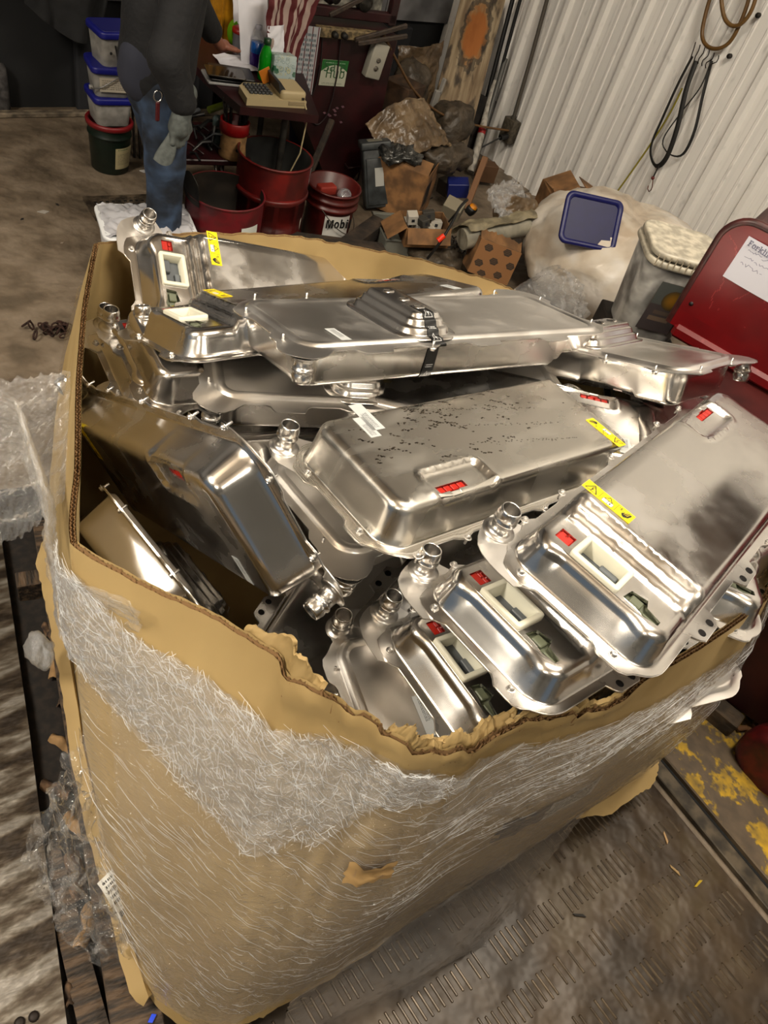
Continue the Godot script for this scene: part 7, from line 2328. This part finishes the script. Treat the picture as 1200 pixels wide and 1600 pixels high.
	one("foil_scrap", "crumpled shiny foil scrap on the slab near the round red casting", "scrap", MB.new().blob(Vector3(2.287, 0.050, 0.040), Vector3(0.03, 0.018, 0.025), nzz, 0.03, 20), mat(Color(0.8, 0.8, 0.8), 0.25, 0.9))
	one("wood_chip", "tan splintered wood chips heaped beside the foil scrap", "chips", MB.new().box(Vector3(2.352, 0.040, 0.019), Vector3(0.07, 0.02, 0.03), 0.003, Basis(Vector3.UP, 0.6)).box(Vector3(2.350, 0.040, -0.017), Vector3(0.05, 0.015, 0.02), 0.003, Basis(Vector3.UP, -0.4)).box(Vector3(2.393, 0.050, 0.022), Vector3(0.06, 0.02, 0.025), 0.003, Basis(Vector3.UP, 1.3)), mat(Color(0.38, 0.25, 0.13), 0.8))
	one("foil_ball", "small crushed bright can end on the slab beside the box's film", "scrap", MB.new().blob(Vector3(2.298, 0.050, -0.187), Vector3(0.022, 0.02, 0.022), nzz, 0.02, 18), mat(Color(0.8, 0.78, 0.78), 0.25, 0.9))
	var wh := thing("red_wheel", "dull red round casting at the right edge, below the red cabinet", "wheel", Transform3D(Basis(Vector3(0, 0, 1), PI / 2), Vector3(2.277, 0.120, 0.130)))  # a solid red wheel standing on the slab
	part("hub", MB.new().lathe([Vector2(0, -0.06), Vector2(0.10, -0.06), Vector2(0.125, -0.045), Vector2(0.13, 0.0), Vector2(0.125, 0.045), Vector2(0.10, 0.06), Vector2(0.06, 0.05), Vector2(0, 0.05)], 40), mottled([Color(0.22, 0.02, 0.025), Color(0.34, 0.05, 0.05)], 0.02, 3.0, 0.45, 0.0, 186), wh)
	# litter on the ribbed plate
	var cs := [Vector3(1.752, 0.030, 0.099), Vector3(1.701, 0.030, 0.184), Vector3(1.321, 0.030, 0.109), Vector3(1.740, 0.030, 0.251)]
	for i in 4:
		one("plate_litter", ["pale wood splinter lying on the ribbed floor plate near the rail", "second pale splinter on the ribbed floor plate, nearer the camera", "brown crumb of dirt in the middle of the ribbed floor plate", "small yellow paint flake near the steel rail"][i], "litter", MB.new().prism(PackedVector2Array([Vector2(-0.02, -0.003), Vector2(0.015, -0.005), Vector2(0.022, 0.0), Vector2(-0.01, 0.004)]), 0, 0.004), mat([Color(0.62, 0.5, 0.35), Color(0.55, 0.45, 0.3), Color(0.08, 0.06, 0.04), Color(0.6, 0.5, 0.05)][i], 0.8), "litter on the floor plate", at(cs[i], 60 + i * 40))


const POSES := [
	["T1", Vector3(0.9711, -0.0963, -0.2183), Vector3(0.1031, 0.9945, 0.0202), Vector3(0.2152, -0.0421, 0.9757), Vector3(0.9463, 1.2476, -0.3302), "metal cover at right front, pan up, yellow label, red socket and empty white window frame"],
	["T2", Vector3(-0.9903, 0.1321, 0.0442), Vector3(0.1292, 0.9897, -0.0624), Vector3(-0.0520, -0.0561, -0.9971), Vector3(1.8036, 0.9999, -0.8483), "metal cover mid heap, pan up, its flat face smeared with dark dirt"],
	["T3", Vector3(-0.9983, 0.0303, 0.0504), Vector3(-0.0277, -0.9983, 0.0514), Vector3(0.0519, 0.0499, 0.9974), Vector3(1.7969, 0.9832, -0.9545), "metal cover with dull grey lid up, mostly hidden under the dirt-smeared one"],
	["T4", Vector3(-0.9933, 0.0898, -0.0727), Vector3(-0.1069, -0.9528, 0.2841), Vector3(-0.0437, 0.2900, 0.9560), Vector3(1.8779, 1.1388, -1.2082), "metal cover lying lid up on top of the heap, with dome and black seal tape"],
	["T5", Vector3(0.9986, -0.0459, 0.0259), Vector3(0.0525, 0.9128, -0.4049), Vector3(-0.0050, 0.4057, 0.9140), Vector3(0.6707, 1.0317, -1.5224), "metal cover, pan up, white window frame, tucked under the left end of the taped one"],
	["T6", Vector3(0.9672, -0.2029, 0.1525), Vector3(0.1135, 0.8832, 0.4551), Vector3(-0.2271, -0.4229, 0.8773), Vector3(0.7975, 0.9291, -1.9497), "metal cover along the far rim, tan-toned face, yellow label at its left end"],
	["T7", Vector3(0.1123, 0.4185, 0.9012), Vector3(-0.0862, -0.8995, 0.4284), Vector3(0.9899, -0.1257, -0.0649), Vector3(1.8376, 0.8239, -1.6914), "metal cover lid up at the right rim, pipe stub hanging out towards the red cabinet"],
	["T8", Vector3(0.0090, 0.5500, 0.8351), Vector3(-0.9394, -0.2815, 0.1955), Vector3(0.3426, -0.7863, 0.5141), Vector3(0.6065, 0.6425, -1.6279), "big dark metal cover standing on edge at the left, end face towards the front"],
	["T9", Vector3(-0.3619, 0.9078, 0.2120), Vector3(-0.9103, -0.3932, 0.1296), Vector3(0.2010, -0.1460, 0.9687), Vector3(0.8117, 0.0220, -1.2113), "metal cover standing upright in the near left corner of the box, seen edge on"],
	["T10", Vector3(0.9915, -0.1264, -0.0301), Vector3(0.1226, 0.9868, -0.1058), Vector3(0.0430, 0.1013, 0.9939), Vector3(0.8178, 1.1235, -0.3981), "metal cover with yellowish smear beside its red socket, second of three stepping down in front"],
	["T11", Vector3(0.9836, -0.1803, 0.0114), Vector3(0.1804, 0.9835, -0.0114), Vector3(-0.0091, 0.0133, 0.9999), Vector3(0.7756, 0.9371, -0.4262), "brownish metal cover, lowest of the three stepping down at the front rim"],
	["T12", Vector3(-0.9659, 0.0000, -0.2589), Vector3(-0.0125, -0.9988, 0.0466), Vector3(-0.2586, 0.0482, 0.9648), Vector3(1.7065, 0.8080, -0.2485), "metal cover with flat lid up and paper label, low behind the torn front flap"],
	["T13a", Vector3(-0.9934, 0.0512, -0.1024), Vector3(0.0509, 0.9987, 0.0053), Vector3(0.1025, -0.0000, -0.9947), Vector3(1.6994, 0.8289, -1.5089), "shadowed metal cover, pan up, in the dark left of the two upper covers"],
	["T13b", Vector3(-0.9292, 0.0000, -0.3697), Vector3(-0.0274, -0.9972, 0.0689), Vector3(-0.3687, 0.0741, 0.9266), Vector3(1.7630, 1.0222, -1.0601), "dark metal cover lid up below the taped one, pipe stub hanging from its left end"],
	["T14", Vector3(0.7035, 0.1005, 0.7035), Vector3(-0.0211, 0.9925, -0.1207), Vector3(-0.7104, 0.0700, 0.7004), Vector3(1.0545, 0.9214, -1.4073), "metal cover with shiny rounded corner, wedged between the dirt-smeared one and the right rim"],
	["T15", Vector3(-0.9314, -0.0501, 0.3605), Vector3(-0.0467, 0.9987, 0.0181), Vector3(-0.3610, -0.0000, -0.9326), Vector3(1.8361, 0.8529, -0.8855), "dark metal cover deep below the one standing on edge, only its stub lit"],
	["T16", Vector3(0.9914, -0.0818, 0.1022), Vector3(0.0813, 0.9967, 0.0084), Vector3(-0.1025, 0.0000, 0.9947), Vector3(0.6119, 0.8353, -1.7034), "shadowed metal cover under the far one, stub standing at the back left corner"],
	["T17", Vector3(0.7233, -0.1005, -0.6831), Vector3(0.1198, 0.9926, -0.0191), Vector3(0.6800, -0.0680, 0.7300), Vector3(1.3963, 1.0719, -0.2469), "metal cover beneath the right front one, only two bolt ears past its edge"],
	["T18", Vector3(0.3008, 0.0501, -0.9524), Vector3(0.1055, -0.9942, -0.0190), Vector3(-0.9478, -0.0948, -0.3043), Vector3(0.8436, 0.6739, -0.4548), "dark metal cover lid up, deep between the one on edge and the front three"],
	["T19", Vector3(-0.8197, 0.1025, 0.5635), Vector3(0.1312, 0.9913, 0.0106), Vector3(-0.5576, 0.0826, -0.8260), Vector3(1.2762, 0.5467, -1.0430), "dark metal cover deep in the heap behind the near left corner"],
	["T20", Vector3(0.9671, 0.0000, 0.2545), Vector3(0.0000, 1.0000, 0.0000), Vector3(-0.2545, 0.0000, 0.9671), Vector3(0.5971, 0.6600, -1.6323), "dark metal cover deep in the heap near the far left corner of the box"],
]
